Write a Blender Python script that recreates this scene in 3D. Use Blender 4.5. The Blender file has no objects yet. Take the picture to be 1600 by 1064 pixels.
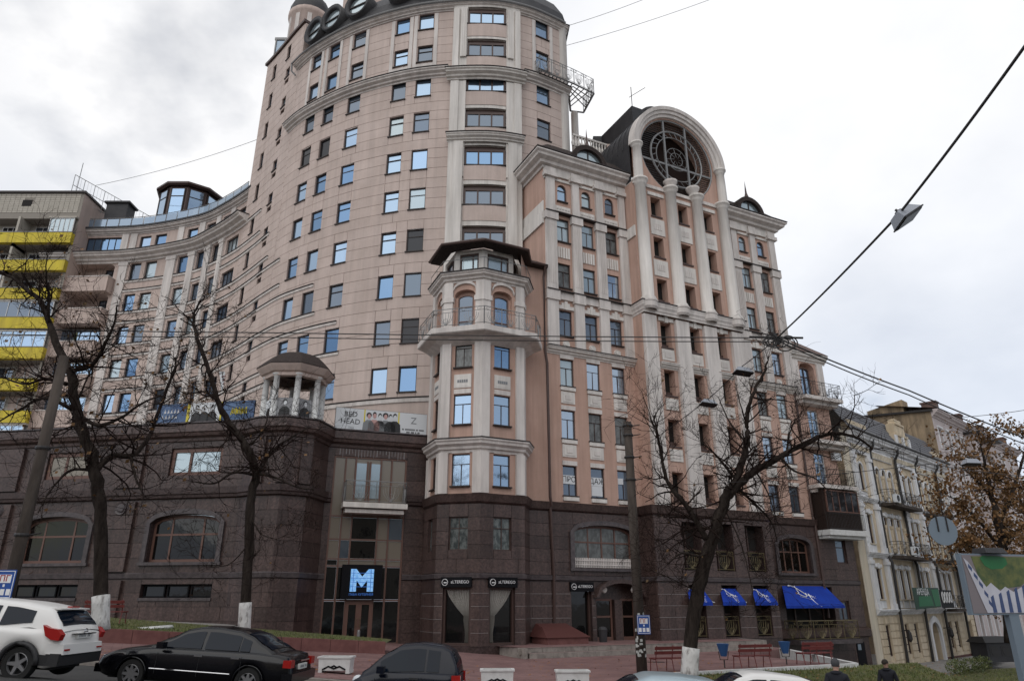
import bpy, bmesh, math, random
from mathutils import Vector, Matrix
R = math.radians
rnd = random.Random(7)
SC = bpy.context.scene
COL = SC.collection

# ------------------------------------------------------------------ camera, sky, sun, exposure
cam = bpy.data.cameras.new("camera"); cam_o = bpy.data.objects.new("camera", cam); COL.objects.link(cam_o)
cam.sensor_width = 36.0; cam.lens = 24.64; cam.clip_start = 0.1; cam.clip_end = 4000
cam_o.location = (0, 0, 0); cam_o.rotation_euler = (R(110.4), 0, 0)
SC.camera = cam_o
SUN_EL, SUN_AZ = 40.0, 205.0            # azimuth measured clockwise from +Y
world = bpy.data.worlds.new("World"); SC.world = world; world.use_nodes = True
nt = world.node_tree; nt.nodes.clear()
def wn(t, **k):
    n = nt.nodes.new(t)
    for a, b in k.items(): setattr(n, a, b)
    return n
sky = wn("ShaderNodeTexSky", sky_type='NISHITA', sun_disc=False, sun_elevation=R(SUN_EL), sun_rotation=R(SUN_AZ))
skymul = wn("ShaderNodeMix", data_type='RGBA', blend_type='MULTIPLY'); skymul.inputs[0].default_value = 1
skymul.inputs[7].default_value = (0.07, 0.07, 0.07, 1)
tc = wn("ShaderNodeTexCoord"); sep = wn("ShaderNodeSeparateXYZ")
zc = wn("ShaderNodeMath", operation='MAXIMUM'); zc.inputs[1].default_value = 0.0
za = wn("ShaderNodeMath", operation='ADD'); za.inputs[1].default_value = 0.32
dx = wn("ShaderNodeMath", operation='DIVIDE'); dy = wn("ShaderNodeMath", operation='DIVIDE')
cmb = wn("ShaderNodeCombineXYZ")
nz = wn("ShaderNodeTexNoise"); nz.inputs["Scale"].default_value = 1.25; nz.inputs["Detail"].default_value = 7; nz.inputs["Roughness"].default_value = .52
nz2 = wn("ShaderNodeTexNoise"); nz2.inputs["Scale"].default_value = 2.3; nz2.inputs["Detail"].default_value = 6; nz2.inputs["Roughness"].default_value = .5
cov = wn("ShaderNodeValToRGB"); cov.color_ramp.elements[0].position = .34; cov.color_ramp.elements[1].position = .5
ccol = wn("ShaderNodeValToRGB"); ccol.color_ramp.elements[0].position = .22; ccol.color_ramp.elements[1].position = .68
ccol.color_ramp.elements[0].color = (.61, .63, .675, 1); ccol.color_ramp.elements[1].color = (.83, .828, .834, 1)
mix = wn("ShaderNodeMix", data_type='RGBA')
bg = wn("ShaderNodeBackground"); bg.inputs[1].default_value = 1.0
wo = wn("ShaderNodeOutputWorld")
ln = nt.links.new
ln(tc.outputs["Generated"], sep.inputs[0]); ln(sep.outputs[2], zc.inputs[0]); ln(zc.outputs[0], za.inputs[0])
ln(sep.outputs[0], dx.inputs[0]); ln(za.outputs[0], dx.inputs[1]); ln(sep.outputs[1], dy.inputs[0]); ln(za.outputs[0], dy.inputs[1])
ln(dx.outputs[0], cmb.inputs[0]); ln(dy.outputs[0], cmb.inputs[1]); cmb.inputs[2].default_value = 3.7
ln(cmb.outputs[0], nz.inputs["Vector"]); ln(cmb.outputs[0], nz2.inputs["Vector"])
ln(nz.outputs[0], cov.inputs[0]); ln(nz2.outputs[0], ccol.inputs[0])
gd = wn("ShaderNodeVectorMath", operation='DOT_PRODUCT'); gd.inputs[1].default_value = (.53, .70, .48); gm = wn("ShaderNodeMapRange"); gm.interpolation_type = 'SMOOTHSTEP'
gm.inputs[1].default_value = .62; gm.inputs[2].default_value = 1.0; gm.inputs[3].default_value = .96; gm.inputs[4].default_value = 1.03
ln(tc.outputs["Generated"], gd.inputs[0]); ln(gd.outputs["Value"], gm.inputs[0])
el = wn("ShaderNodeMapRange"); el.interpolation_type = 'SMOOTHSTEP'; el.inputs[1].default_value = .10; el.inputs[2].default_value = .58; ln(sep.outputs[2], el.inputs[0])
low = wn("ShaderNodeMix", data_type='RGBA'); low.inputs[6].default_value = (.74, .80, .89, 1); low.inputs[7].default_value = (1, 1, 1, 1); ln(el.outputs[0], low.inputs[0])
hz = wn("ShaderNodeMix", data_type='RGBA', blend_type='MULTIPLY'); hz.inputs[0].default_value = 1
cg = wn("ShaderNodeMix", data_type='RGBA', blend_type='MULTIPLY'); cg.inputs[0].default_value = 1; ln(ccol.outputs[0], cg.inputs[6]); ln(gm.outputs[0], cg.inputs[7])
skycap = wn("ShaderNodeMix", data_type='RGBA', blend_type='DARKEN'); skycap.inputs[0].default_value = 1; skycap.inputs[7].default_value = (.62, .72, .88, 1)   # caps clear-sky brightness, cutting the glow near the sun
ln(sky.outputs[0], skymul.inputs[6]); ln(skymul.outputs[2], skycap.inputs[6]); ln(cov.outputs[0], mix.inputs[0]); ln(skycap.outputs[2], mix.inputs[6]); ln(cg.outputs[2], hz.inputs[6]); ln(low.outputs[2], hz.inputs[7]); ln(hz.outputs[2], mix.inputs[7])
ln(mix.outputs[2], bg.inputs[0]); ln(bg.outputs[0], wo.inputs[0])
sun = bpy.data.lights.new("sun", 'SUN'); sun.energy = 0.85; sun.angle = R(80); sun.color = (1, .96, .9)
sun_o = bpy.data.objects.new("sun", sun); COL.objects.link(sun_o)
sd = Vector((math.sin(R(SUN_AZ))*math.cos(R(SUN_EL)), math.cos(R(SUN_AZ))*math.cos(R(SUN_EL)), math.sin(R(SUN_EL))))
sun_o.rotation_euler = sd.to_track_quat('Z', 'Y').to_euler()
vs = SC.view_settings; vs.view_transform = 'Standard'; vs.look = 'None'; vs.exposure = 0.38; vs.gamma = 1; vs.use_curve_mapping = False

# ------------------------------------------------------------------ materials
def mat(name, c, rough=.8, metal=0, c2=None, scale=2.0, bump=0, bscale=30, spec=.5, emit=None, stretch=None, detail=6, lo=.35, hi=.65, var=0, dirt=0, slab=0):
    m = bpy.data.materials.new(name); m.use_nodes = True
    n = m.node_tree.nodes; l = m.node_tree.links; b = n["Principled BSDF"]
    b.inputs["Base Color"].default_value = (*c, 1); b.inputs["Roughness"].default_value = rough
    b.inputs["Metallic"].default_value = metal; b.inputs["Specular IOR Level"].default_value = spec
    if emit: b.inputs["Emission Color"].default_value = (*emit[:3], 1); b.inputs["Emission Strength"].default_value = emit[3]
    if c2 or bump:
        g = n.new("ShaderNodeNewGeometry"); src = g.outputs["Position"]
        if stretch:
            mp = n.new("ShaderNodeMapping"); mp.inputs["Scale"].default_value = stretch; l.new(src, mp.inputs[0]); src = mp.outputs[0]
        if c2:
            t = n.new("ShaderNodeTexNoise"); t.inputs["Scale"].default_value = scale; t.inputs["Detail"].default_value = detail; t.inputs["Roughness"].default_value = .62
            l.new(src, t.inputs["Vector"])
            r = n.new("ShaderNodeValToRGB"); r.color_ramp.elements[0].position = lo; r.color_ramp.elements[1].position = hi
            r.color_ramp.elements[0].color = (*c, 1); r.color_ramp.elements[1].color = (*c2, 1)
            l.new(t.outputs[0], r.inputs[0]); l.new(r.outputs[0], b.inputs["Base Color"])
        if slab:
            mp4 = n.new("ShaderNodeMapping"); mp4.inputs["Rotation"].default_value = (0, 0, R(-26.5)); l.new(g.outputs["Position"], mp4.inputs[0]); bt = n.new("ShaderNodeTexBrick"); l.new(mp4.outputs[0], bt.inputs["Vector"])
            bt.inputs["Color1"].default_value = (1, 1, 1, 1); bt.inputs["Color2"].default_value = (.80, .80, .82, 1); bt.inputs["Mortar"].default_value = (.5, .48, .47, 1); bt.inputs["Scale"].default_value = 1; bt.inputs["Brick Width"].default_value = slab; bt.inputs["Row Height"].default_value = slab*.5; bt.inputs["Mortar Size"].default_value = .012
            mq = n.new("ShaderNodeMix"); mq.data_type = 'RGBA'; mq.blend_type = 'MULTIPLY'; mq.inputs[0].default_value = 1; l.new(r.outputs[0], mq.inputs[6]); l.new(bt.outputs["Color"], mq.inputs[7]); l.new(mq.outputs[2], b.inputs["Base Color"])
        if var or dirt:
            cur = (r.outputs[0] if c2 else None); fac = None
            if var:
                oi = n.new("ShaderNodeObjectInfo"); mr = n.new("ShaderNodeMapRange"); mr.inputs[3].default_value = 1-var; mr.inputs[4].default_value = 1+var; l.new(oi.outputs["Random"], mr.inputs[0]); fac = mr.outputs[0]
            if dirt:
                mp2 = n.new("ShaderNodeMapping"); mp2.inputs["Scale"].default_value = (1.5, 1.5, .09); l.new(g.outputs["Position"], mp2.inputs[0]); t3 = n.new("ShaderNodeTexNoise"); t3.inputs["Scale"].default_value = 1.6; t3.inputs["Detail"].default_value = 7; t3.inputs["Roughness"].default_value = .65; l.new(mp2.outputs[0], t3.inputs["Vector"])
                m3 = n.new("ShaderNodeMapRange"); m3.inputs[1].default_value = .38; m3.inputs[2].default_value = .62; m3.inputs[3].default_value = 1-dirt; m3.inputs[4].default_value = 1.04; l.new(t3.outputs[0], m3.inputs[0])
                if fac is not None: mm_ = n.new("ShaderNodeMath"); mm_.operation = 'MULTIPLY'; l.new(fac, mm_.inputs[0]); l.new(m3.outputs[0], mm_.inputs[1]); fac = mm_.outputs[0]
                else: fac = m3.outputs[0]
            mu = n.new("ShaderNodeMix"); mu.data_type = 'RGBA'; mu.blend_type = 'MULTIPLY'; mu.inputs[0].default_value = 1; l.new(cur, mu.inputs[6]); l.new(fac, mu.inputs[7]); l.new(mu.outputs[2], b.inputs["Base Color"])
        if bump:
            t2 = n.new("ShaderNodeTexNoise"); t2.inputs["Scale"].default_value = bscale; t2.inputs["Detail"].default_value = 4
            l.new(src, t2.inputs["Vector"])
            bp = n.new("ShaderNodeBump"); bp.inputs["Strength"].default_value = bump; bp.inputs["Distance"].default_value = .05
            l.new(t2.outputs[0], bp.inputs["Height"]); l.new(bp.outputs[0], b.inputs["Normal"])
    return m
M = dict(
 pink=mat("pink_facing_stone", (.465,.372,.328), .75, c2=(.53,.43,.385), scale=.55, bump=.15, bscale=8, var=.03, dirt=.10),
 pinkdark=mat("pink_stone_joint", (.31,.235,.21), .9),
 pinkplain=mat("pink_plaster", (.47,.37,.325), .85, c2=(.53,.425,.375), scale=.4, bump=.1, dirt=.13),
 orange=mat("warm_plaster", (.45,.29,.228), .85, c2=(.51,.34,.275), scale=.45, bump=.15, bscale=12, dirt=.15),
 cream=mat("cream_stucco", (.52,.475,.445), .8, c2=(.66,.61,.575), scale=.9, bump=.12, bscale=9, lo=.3, hi=.6, stretch=(1,1,.35), dirt=.2),
 creamw=mat("pale_stucco", (.60,.56,.52), .8, c2=(.70,.66,.62), scale=.8, bump=.1, stretch=(1,1,.35), dirt=.2),
 granite=mat("brown_granite", (.047,.030,.027), .38, spec=.4, c2=(.108,.070,.062), scale=9, detail=8, lo=.36, hi=.68, var=.2, dirt=.28),
 granited=mat("dark_granite", (.034,.022,.021), .4, spec=.35, c2=(.085,.057,.053), dirt=.2, scale=9, detail=8, lo=.36, hi=.68),
 granitel=mat("granite_moulding", (.05,.04,.044), .35, spec=.35, c2=(.11,.092,.092), dirt=.2, scale=5, lo=.3, hi=.7),
 mortar=mat("pale_mortar", (.34,.32,.31), .9),
 jointd=mat("dark_joint", (.03,.022,.02), .9),
 slate=mat("dark_roof_metal", (.026,.026,.029), .55, spec=.3, c2=(.042,.041,.044), scale=1.2, bump=.3, bscale=5),
 slategrey=mat("grey_slate", (.085,.085,.095), .8, c2=(.14,.14,.15), scale=9, bump=.5, bscale=14),
 shingle=mat("dark_shingle", (.026,.021,.020), .85, spec=.15, c2=(.065,.05,.045), scale=14, bump=.6, bscale=18),
 tilered=mat("brown_roof_tile", (.10,.065,.055), .85, c2=(.17,.11,.095), scale=10, bump=.6, bscale=12),
 brownframe=mat("brown_window_frame", (.062,.034,.028), .5),
 brownlight=mat("brown_timber", (.13,.065,.048), .5),
 darkframe=mat("dark_window_frame", (.035,.027,.026), .5, spec=.3),
 white=mat("white_paint", (.62,.62,.61), .6, c2=(.48,.475,.46), scale=4, lo=.45, hi=.75),
 black=mat("black_paint", (.005,.005,.007), .6, spec=.15),
 dark=mat("dark_interior", (.012,.010,.009), .9),  # near-black colour stands in for the unlit depth behind openings
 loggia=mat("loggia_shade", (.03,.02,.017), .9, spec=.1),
 iron=mat("dark_iron", (.03,.028,.028), .5, metal=.3),
 greyiron=mat("grey_iron", (.22,.22,.22), .5, metal=.3),
 gold=mat("gilded_iron", (.20,.16,.08), .5, metal=.4, c2=(.10,.085,.05), scale=12),
 concrete=mat("old_concrete", (.045,.036,.031), .9, spec=.2, c2=(.085,.07,.06), scale=3, bump=.4, bscale=14, stretch=(1,1,.25)),
 asphalt=mat("asphalt", (.045,.044,.045), .9, c2=(.07,.068,.066), scale=1.2, bump=.5, bscale=60),
 redpave=mat("red_paving", (.17,.088,.082), .85, c2=(.26,.15,.14), scale=.9, bump=.3, bscale=25, lo=.3, hi=.7, slab=.6),
 pave=mat("grey_paving", (.19,.18,.17), .9, c2=(.26,.245,.23), scale=2, bump=.3),
 redstone=mat("red_stone_kerb", (.14,.055,.05), .8, c2=(.20,.085,.075), scale=3),
 stone=mat("step_stone", (.30,.27,.24), .85, c2=(.17,.15,.135), scale=3.5, lo=.4, hi=.7),
 lawn=mat("lawn_soil", (.06,.072,.022), .95, c2=(.115,.105,.04), scale=2.2, bump=.6, bscale=30),
 grass=mat("grass_blades", (.075,.105,.024), .7, c2=(.16,.165,.05), scale=1.2),
 leaf=mat("fallen_leaf", (.30,.13,.03), .7, c2=(.20,.075,.02), scale=4),
 autumn=mat("autumn_leaf", (.19,.088,.025), .7, c2=(.11,.064,.023), scale=1.5),
 bark=mat("lime_bark", (.017,.0125,.0105), .95, spec=.12, c2=(.042,.033,.028), scale=7, bump=1, bscale=18, stretch=(1,1,.25)),
 twig=mat("twig_bark", (.018,.011,.009), .9, spec=.1),
 limewash=mat("lime_wash", (.62,.61,.59), .9, c2=(.12,.10,.09), scale=7, lo=.52, hi=.72, bump=.8, bscale=16, stretch=(1,1,.4)),
 blueawn=mat("blue_awning_cloth", (.012,.05,.36), .85, spec=.2, c2=(.010,.034,.26), scale=1.5),
 redwood=mat("red_bench_paint", (.13,.022,.022), .5, c2=(.17,.035,.03), scale=5),
 binblue=mat("blue_bin_paint", (.02,.085,.23), .5),
 signblue=mat("sign_blue", (.012,.07,.30), .5),
 yellow=mat("yellow_balcony_paint", (.66,.53,.035), .7, c2=(.50,.39,.04), scale=1.2, stretch=(1,1,.3), dirt=.16),
 tile=mat("pale_wall_tile", (.38,.35,.30), .8, c2=(.45,.415,.36), scale=2),
 tiled=mat("tile_joint", (.26,.235,.205), .9),
 oldyellow=mat("yellow_stucco", (.54,.44,.305), .85, c2=(.63,.53,.395), scale=1.1, stretch=(1,1,.4), dirt=.2),
 oldcream=mat("cream_old_plaster", (.57,.50,.385), .85, c2=(.65,.58,.465), scale=.8, stretch=(1,1,.4), dirt=.2),
 oldwhite=mat("white_stucco", (.64,.64,.65), .8, c2=(.76,.76,.77), scale=1.2, stretch=(1,1,.4), dirt=.22),
 ochre=mat("ochre_brick_wall", (.40,.30,.19), .9, c2=(.22,.165,.11), scale=1.1, bump=.4, stretch=(1,1,.5), dirt=.4),
 palepink=mat("pale_pink_plaster", (.44,.38,.37), .85, c2=(.50,.44,.43), scale=.7),
 redplinth=mat("red_plinth", (.085,.024,.02), .8),
 greyblue=mat("grey_blue_metal", (.20,.25,.30), .45, metal=.2),
 lampgrey=mat("lamp_grey_paint", (.30,.32,.36), .5),
 lampglass=mat("lamp_glass", (.03,.028,.027), .4, spec=.2),
 cable=mat("black_cable", (.03,.028,.028), .7),
 carwhite=mat("white_car_paint", (.74,.73,.71), .25), carblack=mat("black_car_paint", (.004,.004,.006), .16, spec=.45),
 carblue=mat("dark_blue_car_paint", (.004,.006,.014), .2, spec=.35), carsilver=mat("silver_blue_car_paint", (.34,.42,.46), .3, metal=.4),
 carglass=mat("car_glass", (.004,.009,.018), .06, spec=.22), carplastic=mat("car_plastic", (.018,.018,.02), .6),
 tyre=mat("tyre_rubber", (.012,.012,.012), .9), rim=mat("alloy_rim", (.32,.32,.33), .35, metal=.7),
 tail=mat("red_tail_lamp", (.33,.012,.010), .2), amber=mat("amber_lens", (.6,.16,.01), .3), headl=mat("headlamp_lens", (.6,.62,.65), .1),
 chrome=mat("chrome", (.6,.6,.62), .15, metal=1), plate=mat("plate_white", (.7,.7,.68), .5),
 skin=mat("skin", (.42,.25,.19), .6), coat=mat("dark_coat", (.010,.011,.017), .9), jeans=mat("dark_trousers", (.012,.013,.018), .9), hair=mat("brown_hair", (.02,.013,.009), .8), cap=mat("grey_knit_cap", (.055,.055,.06), .95),
 bannerw=mat("banner_white", (.62,.64,.66), .6), bannerg=mat("banner_grey", (.30,.30,.31), .6, c2=(.20,.20,.21), scale=1), bannerb=mat("banner_blue", (.035,.07,.16), .6, c2=(.10,.17,.30), scale=.7),
 banyellow=mat("banner_yellow", (.62,.52,.05), .6), ink=mat("print_black", (.02,.02,.022), .6), inkg=mat("print_grey", (.20,.21,.22), .6), inkpink=mat("print_pink", (.5,.30,.28), .6),
 green=mat("banner_green", (.02,.15,.06), .6), greend=mat("banner_dark_green", (.015,.05,.03), .6), textw=mat("lettering_white", (.75,.75,.76), .6),
 mblue=mat("lit_sign_blue", (.05,.2,.5), .5, c2=(.4,.6,.8), scale=6, emit=(.16,.40,.75,.5)), mblue2=mat("lit_sign_pale", (.3,.5,.7), .5, emit=(.35,.58,.82,.9)), mdim=mat("lit_sign_dim", (.03,.1,.3), .5, emit=(.02,.08,.28,.8)),
 curtain=mat("grey_curtain", (.36,.345,.32), .9, c2=(.24,.23,.21), scale=3, stretch=(1,1,.05)),
 curtainl=mat("pale_curtain", (.42,.43,.40), .9, c2=(.30,.32,.31), scale=6, stretch=(1,1,.05)),
 paper=mat("pasted_paper", (.55,.56,.53), .8, c2=(.25,.26,.25), scale=9),
 dusty=mat("bleached_streak", (.25,.24,.24), .9),
 pinkflag=mat("pale_red_flag", (.5,.30,.30), .8),
 bwhite=mat("panel_photo_white", (.50,.50,.56), .5, c2=(.60,.60,.66), scale=2), bblue=mat("panel_photo_navy", (.05,.08,.19), .5), bgreen=mat("panel_photo_green", (.02,.16,.05), .5), btree=mat("panel_photo_trees", (.05,.085,.03), .5, c2=(.16,.17,.05), scale=4), bpath=mat("panel_photo_path", (.22,.19,.20), .5),
)
def glass(name, c, metal, rough=.05, c2=None, sc=.8):
    m = mat(name, c, rough, metal=metal, spec=.45, c2=c2, scale=sc, lo=.42, hi=.58, stretch=(1, 1, .6), bump=.12, bscale=1.1); return m
G = dict(
 blue=glass("blue_coated_glass", (.16,.26,.40), .85), sky=glass("sky_coated_glass", (.29,.39,.51), .85),
 skyw=glass("milky_coated_glass", (.37,.44,.52), .8),
 pale=glass("pale_curtained_glass", (.36,.425,.455), .6, .12), dim=glass("dim_coated_glass", (.14,.17,.21), .7),
 dark=glass("dark_glass", (.025,.025,.028), .25, .06), grey=glass("grey_blind_glass", (.085,.085,.082), .25, .2, c2=(.15,.155,.15), sc=4),
 curt=glass("curtain_behind_glass", (.15,.165,.16), .1, .15, c2=(.05,.06,.06), sc=5), shop=glass("shop_glass", (.008,.008,.008), .0, .05),
 bronze=glass("bronze_glass", (.006,.005,.0045), .0, .03), beige=glass("beige_blind_glass", (.22,.19,.155), .2, .15),
 tint=glass("railing_glass", (.25,.32,.40), .5, .1))

# ------------------------------------------------------------------ mesh builder
class MB:
    def __init__(s): s.v = []; s.f = []; s.mi = []; s.cur = 0
    def add(s, pts): i = len(s.v); s.v.extend([tuple(p) for p in pts]); return i
    def face(s, *idx): s.f.append(idx); s.mi.append(s.cur)
    def poly(s, pts): i = s.add(pts); s.face(*range(i, i+len(pts)))
    def hexa(s, b, t):            # b,t: 4 points each, b counter-clockwise seen from outside below -> general 6-face solid
        i = s.add(list(b)+list(t)); 
        for q in ((3,2,1,0),(4,5,6,7),(0,1,5,4),(1,2,6,5),(2,3,7,6),(3,0,4,7)): s.face(*[i+k for k in q])
    def box(s, x0, x1, y0, y1, z0, z1, mx=None):
        p = [(x0,y0),(x1,y0),(x1,y1),(x0,y1)]
        b = [Vector((x,y,z0)) for x, y in p]; t = [Vector((x,y,z1)) for x, y in p]
        if mx is not None: b = [mx @ q for q in b]; t = [mx @ q for q in t]
        s.hexa(b, t)
    def prism(s, pts, y0, y1, mx=None):      # outline pts (x,z) extruded along y
        a = [Vector((x, y0, z)) for x, z in pts]; b = [Vector((x, y1, z)) for x, z in pts]
        if mx is not None: a = [mx @ q for q in a]; b = [mx @ q for q in b]
        n = len(pts); i = s.add(a+b); s.face(*range(i, i+n)); s.face(*range(i+2*n-1, i+n-1, -1))
        for k in range(n): s.face(i+k, i+n+k, i+n+(k+1) % n, i+(k+1) % n)
    def tube(s, pts, r, n=6, cap=True):
        pts = [Vector(p) for p in pts]; k = len(pts)
        rs = r if isinstance(r, (list, tuple)) else [r]*k
        rings = []; up = None
        for j, p in enumerate(pts):
            t = (pts[min(j+1, k-1)]-pts[max(j-1, 0)])
            if t.length < 1e-9: t = Vector((0, 0, 1))
            t.normalize()
            if up is None: up = Vector((0, 0, 1)) if abs(t.z) < .9 else Vector((1, 0, 0))
            a = t.cross(up)
            if a.length < 1e-6: a = t.orthogonal()
            a.normalize(); b = t.cross(a); up = a.cross(t) if False else up
            rings.append(s.add([p+(a*math.cos(2*math.pi*m/n)+b*math.sin(2*math.pi*m/n))*rs[j] for m in range(n)]))
        for A, B in zip(rings, rings[1:]):
            for m in range(n): s.face(A+m, A+(m+1) % n, B+(m+1) % n, B+m)
        if cap:
            s.face(*range(rings[0]+n-1, rings[0]-1, -1)); s.face(*range(rings[-1], rings[-1]+n))
    def lathe(s, prof, n=16, c=(0, 0, 0), a0=0, a1=2*math.pi):
        full = abs(a1-a0-2*math.pi) < 1e-6; m = n if full else n+1
        rings = [s.add([(c[0]+r*math.cos(a0+(a1-a0)*k/n), c[1]+r*math.sin(a0+(a1-a0)*k/n), c[2]+z) for k in range(m)]) for r, z in prof]
        for A, B in zip(rings, rings[1:]):
            for k in range(n if full else n): s.face(A+k, A+(k+1) % m, B+(k+1) % m, B+k)
    def sphere(s, c, r, n=8, m=5, sc=(1, 1, 1)):
        pr = [(max(1e-4, math.cos(-math.pi/2+math.pi*k/m))*r, math.sin(-math.pi/2+math.pi*k/m)*r*sc[2]) for k in range(m+1)]
        i0 = len(s.v); s.lathe(pr, n, (0, 0, 0))
        for k in range(i0, len(s.v)): v = s.v[k]; s.v[k] = (c[0]+v[0]*sc[0], c[1]+v[1]*sc[1], c[2]+v[2])
    def join(s, o):
        i = len(s.v); s.v.extend(o.v); s.f.extend([tuple(k+i for k in f) for f in o.f]); s.mi.extend(o.mi)
    def mesh(s, name, mats, smooth=False):
        me = bpy.data.meshes.new(name); me.from_pydata(s.v, [], s.f)
        for m in (mats if isinstance(mats, (list, tuple)) else [mats]): me.materials.append(m)
        if any(s.mi): me.polygons.foreach_set("material_index", s.mi)
        if smooth: me.polygons.foreach_set("use_smooth", [True]*len(s.f))
        me.update(); return me
def link(name, me, parent=None, mx=None):
    o = bpy.data.objects.new(name, me); COL.objects.link(o)
    if parent is not None:
        o.parent = parent
        if parent.get("_w"): o.matrix_parent_inverse = Matrix.Translation(parent.location).inverted()
    if mx is not None: o.matrix_basis = mx
    return o
def part(name, mb, m, parent, smooth=False, mx=None, label=None, stuff=False):
    o = link(name, mb.mesh(name, m, smooth), parent, mx)
    if label: o["label"] = label
    if stuff: o["kind"] = "stuff"
    return o
def tag(o, label, cat, group=None):
    o["label"] = label; o["category"] = cat
    if group: o["group"] = group
    return o
def thing(name, label, cat, loc, rz=0, group=None, worldparts=False):
    o = bpy.data.objects.new(name, None); COL.objects.link(o); o.location = loc; o.rotation_euler = (0, 0, rz)
    o.empty_display_size = .2
    if worldparts: o["_w"] = 1
    return tag(o, label, cat, group)
def struct(name, mb, m, smooth=False, kind="structure"):
    o = link(name, mb.mesh(name, m, smooth)); o["kind"] = kind; return o
def dup(o, loc=None, rz=None, label=None, parent=None):
    kids = [c for c in COL.objects if c.parent == o]
    c = o.copy(); COL.objects.link(c)
    if parent is not None: c.parent = parent
    if loc is not None: c.location = loc
    if rz is not None: c.rotation_euler = (0, 0, rz)
    if label: c["label"] = label
    for k in kids: dup(k, parent=c)
    return c
_tx = {}
def text_mb(txt, size, depth=.004):
    """lettering as flat solid geometry in the local x-z plane, centred at the origin"""
    cu = bpy.data.curves.new("lettering", 'FONT'); cu.body = txt; cu.size = size; cu.extrude = depth; cu.align_x = 'CENTER'; cu.align_y = 'CENTER'; cu.resolution_u = 2
    o = bpy.data.objects.new("lettering", cu); COL.objects.link(o)
    me = bpy.data.meshes.new_from_object(o.evaluated_get(bpy.context.evaluated_depsgraph_get()))
    mb = MB(); mb.v = [(v.co.x, -v.co.z, v.co.y) for v in me.vertices]; mb.f = [tuple(p.vertices) for p in me.polygons]; mb.mi = [0]*len(mb.f)
    bpy.data.objects.remove(o); bpy.data.curves.remove(cu); bpy.data.meshes.remove(me)
    return mb

# ------------------------------------------------------------------ walls that follow a plan line
F_, P_ = 1095.0, R(20.4)
def pt(x, y, Y):
    """a point of the photograph taken at forward distance Y metres"""
    v = 532-y; t = Y/(F_*math.cos(P_)-v*math.sin(P_)); return Vector(((x-800)*t, Y, (F_*math.sin(P_)+v*math.cos(P_))*t))
def cr(pts, n=8):
    out = []
    for i in range(len(pts)-1):
        p0, p1, p2, p3 = pts[max(i-1, 0)], pts[i], pts[i+1], pts[min(i+2, len(pts)-1)]
        for k in range(n):
            t = k/n
            out.append(tuple(.5*(2*p1[j]+(p2[j]-p0[j])*t+(2*p0[j]-5*p1[j]+4*p2[j]-p3[j])*t*t+(3*p1[j]-p0[j]-3*p2[j]+p3[j])*t**3) for j in range(len(p1))))
    out.append(tuple(pts[-1])); return out
class Surf:
    def __init__(s, pts):
        s.p = [Vector(q) for q in pts]; s.u = [0.0]; s.n = []; s.t = []
        for a, b in zip(s.p, s.p[1:]):
            d = b-a; s.u.append(s.u[-1]+d.length); d.normalize(); s.t.append(d); s.n.append(Vector((d.y, -d.x)))
        s.L = s.u[-1]
    def seg(s, u):
        for i in range(len(s.p)-1):
            if u < s.u[i+1]-1e-6: return i
        return len(s.p)-2
    def at(s, u, d=0):
        i = s.seg(u)
        for k in range(1, len(s.p)-1):
            if abs(u-s.u[k]) < 1e-5:
                n = s.n[k-1]+s.n[k]; n.normalize(); return s.p[k]+n*(d/max(.3, n.dot(s.n[k])))
        return s.p[i]+s.t[i]*(u-s.u[i])+s.n[i]*d
    def P(s, u, z, d=0): q = s.at(u, d); return Vector((q.x, q.y, z))
    def cuts(s, u0, u1): return [u0]+[x for x in s.u if u0+1e-4 < x < u1-1e-4]+[u1]
    def mx(s, u, z, d=0):
        i = s.seg(u); t = s.t[i]; q = s.at(u, d); return Matrix.Translation((q.x, q.y, z)) @ Matrix.Rotation(math.atan2(t.y, t.x), 4, 'Z')
def sbox(mb, S, u0, u1, z0, z1, d0, d1, back=False):
    cs = S.cuts(u0, u1); A = [[mb.add([S.P(u, z, d) for z, d in ((z0, d0), (z0, d1), (z1, d1), (z1, d0))])] for u in cs]
    for a, b in zip(A, A[1:]):
        a, b = a[0], b[0]
        mb.face(a+1, b+1, b+2, a+2); mb.face(a+3, a+2, b+2, b+3); mb.face(a+0, b+0, b+1, a+1)
        if back: mb.face(a+0, a+3, b+3, b+0)
    a = A[0][0]; b = A[-1][0]; mb.face(a, a+1, a+2, a+3); mb.face(b+3, b+2, b+1, b)
def sweep(mb, S, u0, u1, prof):           # prof: (d, z) from bottom to top
    cs = S.cuts(u0, u1); n = len(prof); A = [mb.add([S.P(u, z, d) for d, z in prof]) for u in cs]
    for a, b in zip(A, A[1:]):
        for k in range(n-1): mb.face(a+k, b+k, b+k+1, a+k+1)
    mb.face(*range(A[0], A[0]+n)); mb.face(*range(A[-1]+n-1, A[-1]-1, -1))
def cornice(z, h, proj, d=0):
    return [(d, z), (d+.12*proj, z), (d+.16*proj, z+.18*h), (d+.4*proj, z+.26*h), (d+.46*proj, z+.45*h), (d+.8*proj, z+.62*h), (d+.84*proj, z+.78*h), (d+proj, z+.9*h), (d+proj, z+h), (d-.05, z+h+.04)]
def archz(t, zs, rise): return zs+rise*math.sqrt(max(0, 1-t*t))
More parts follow.
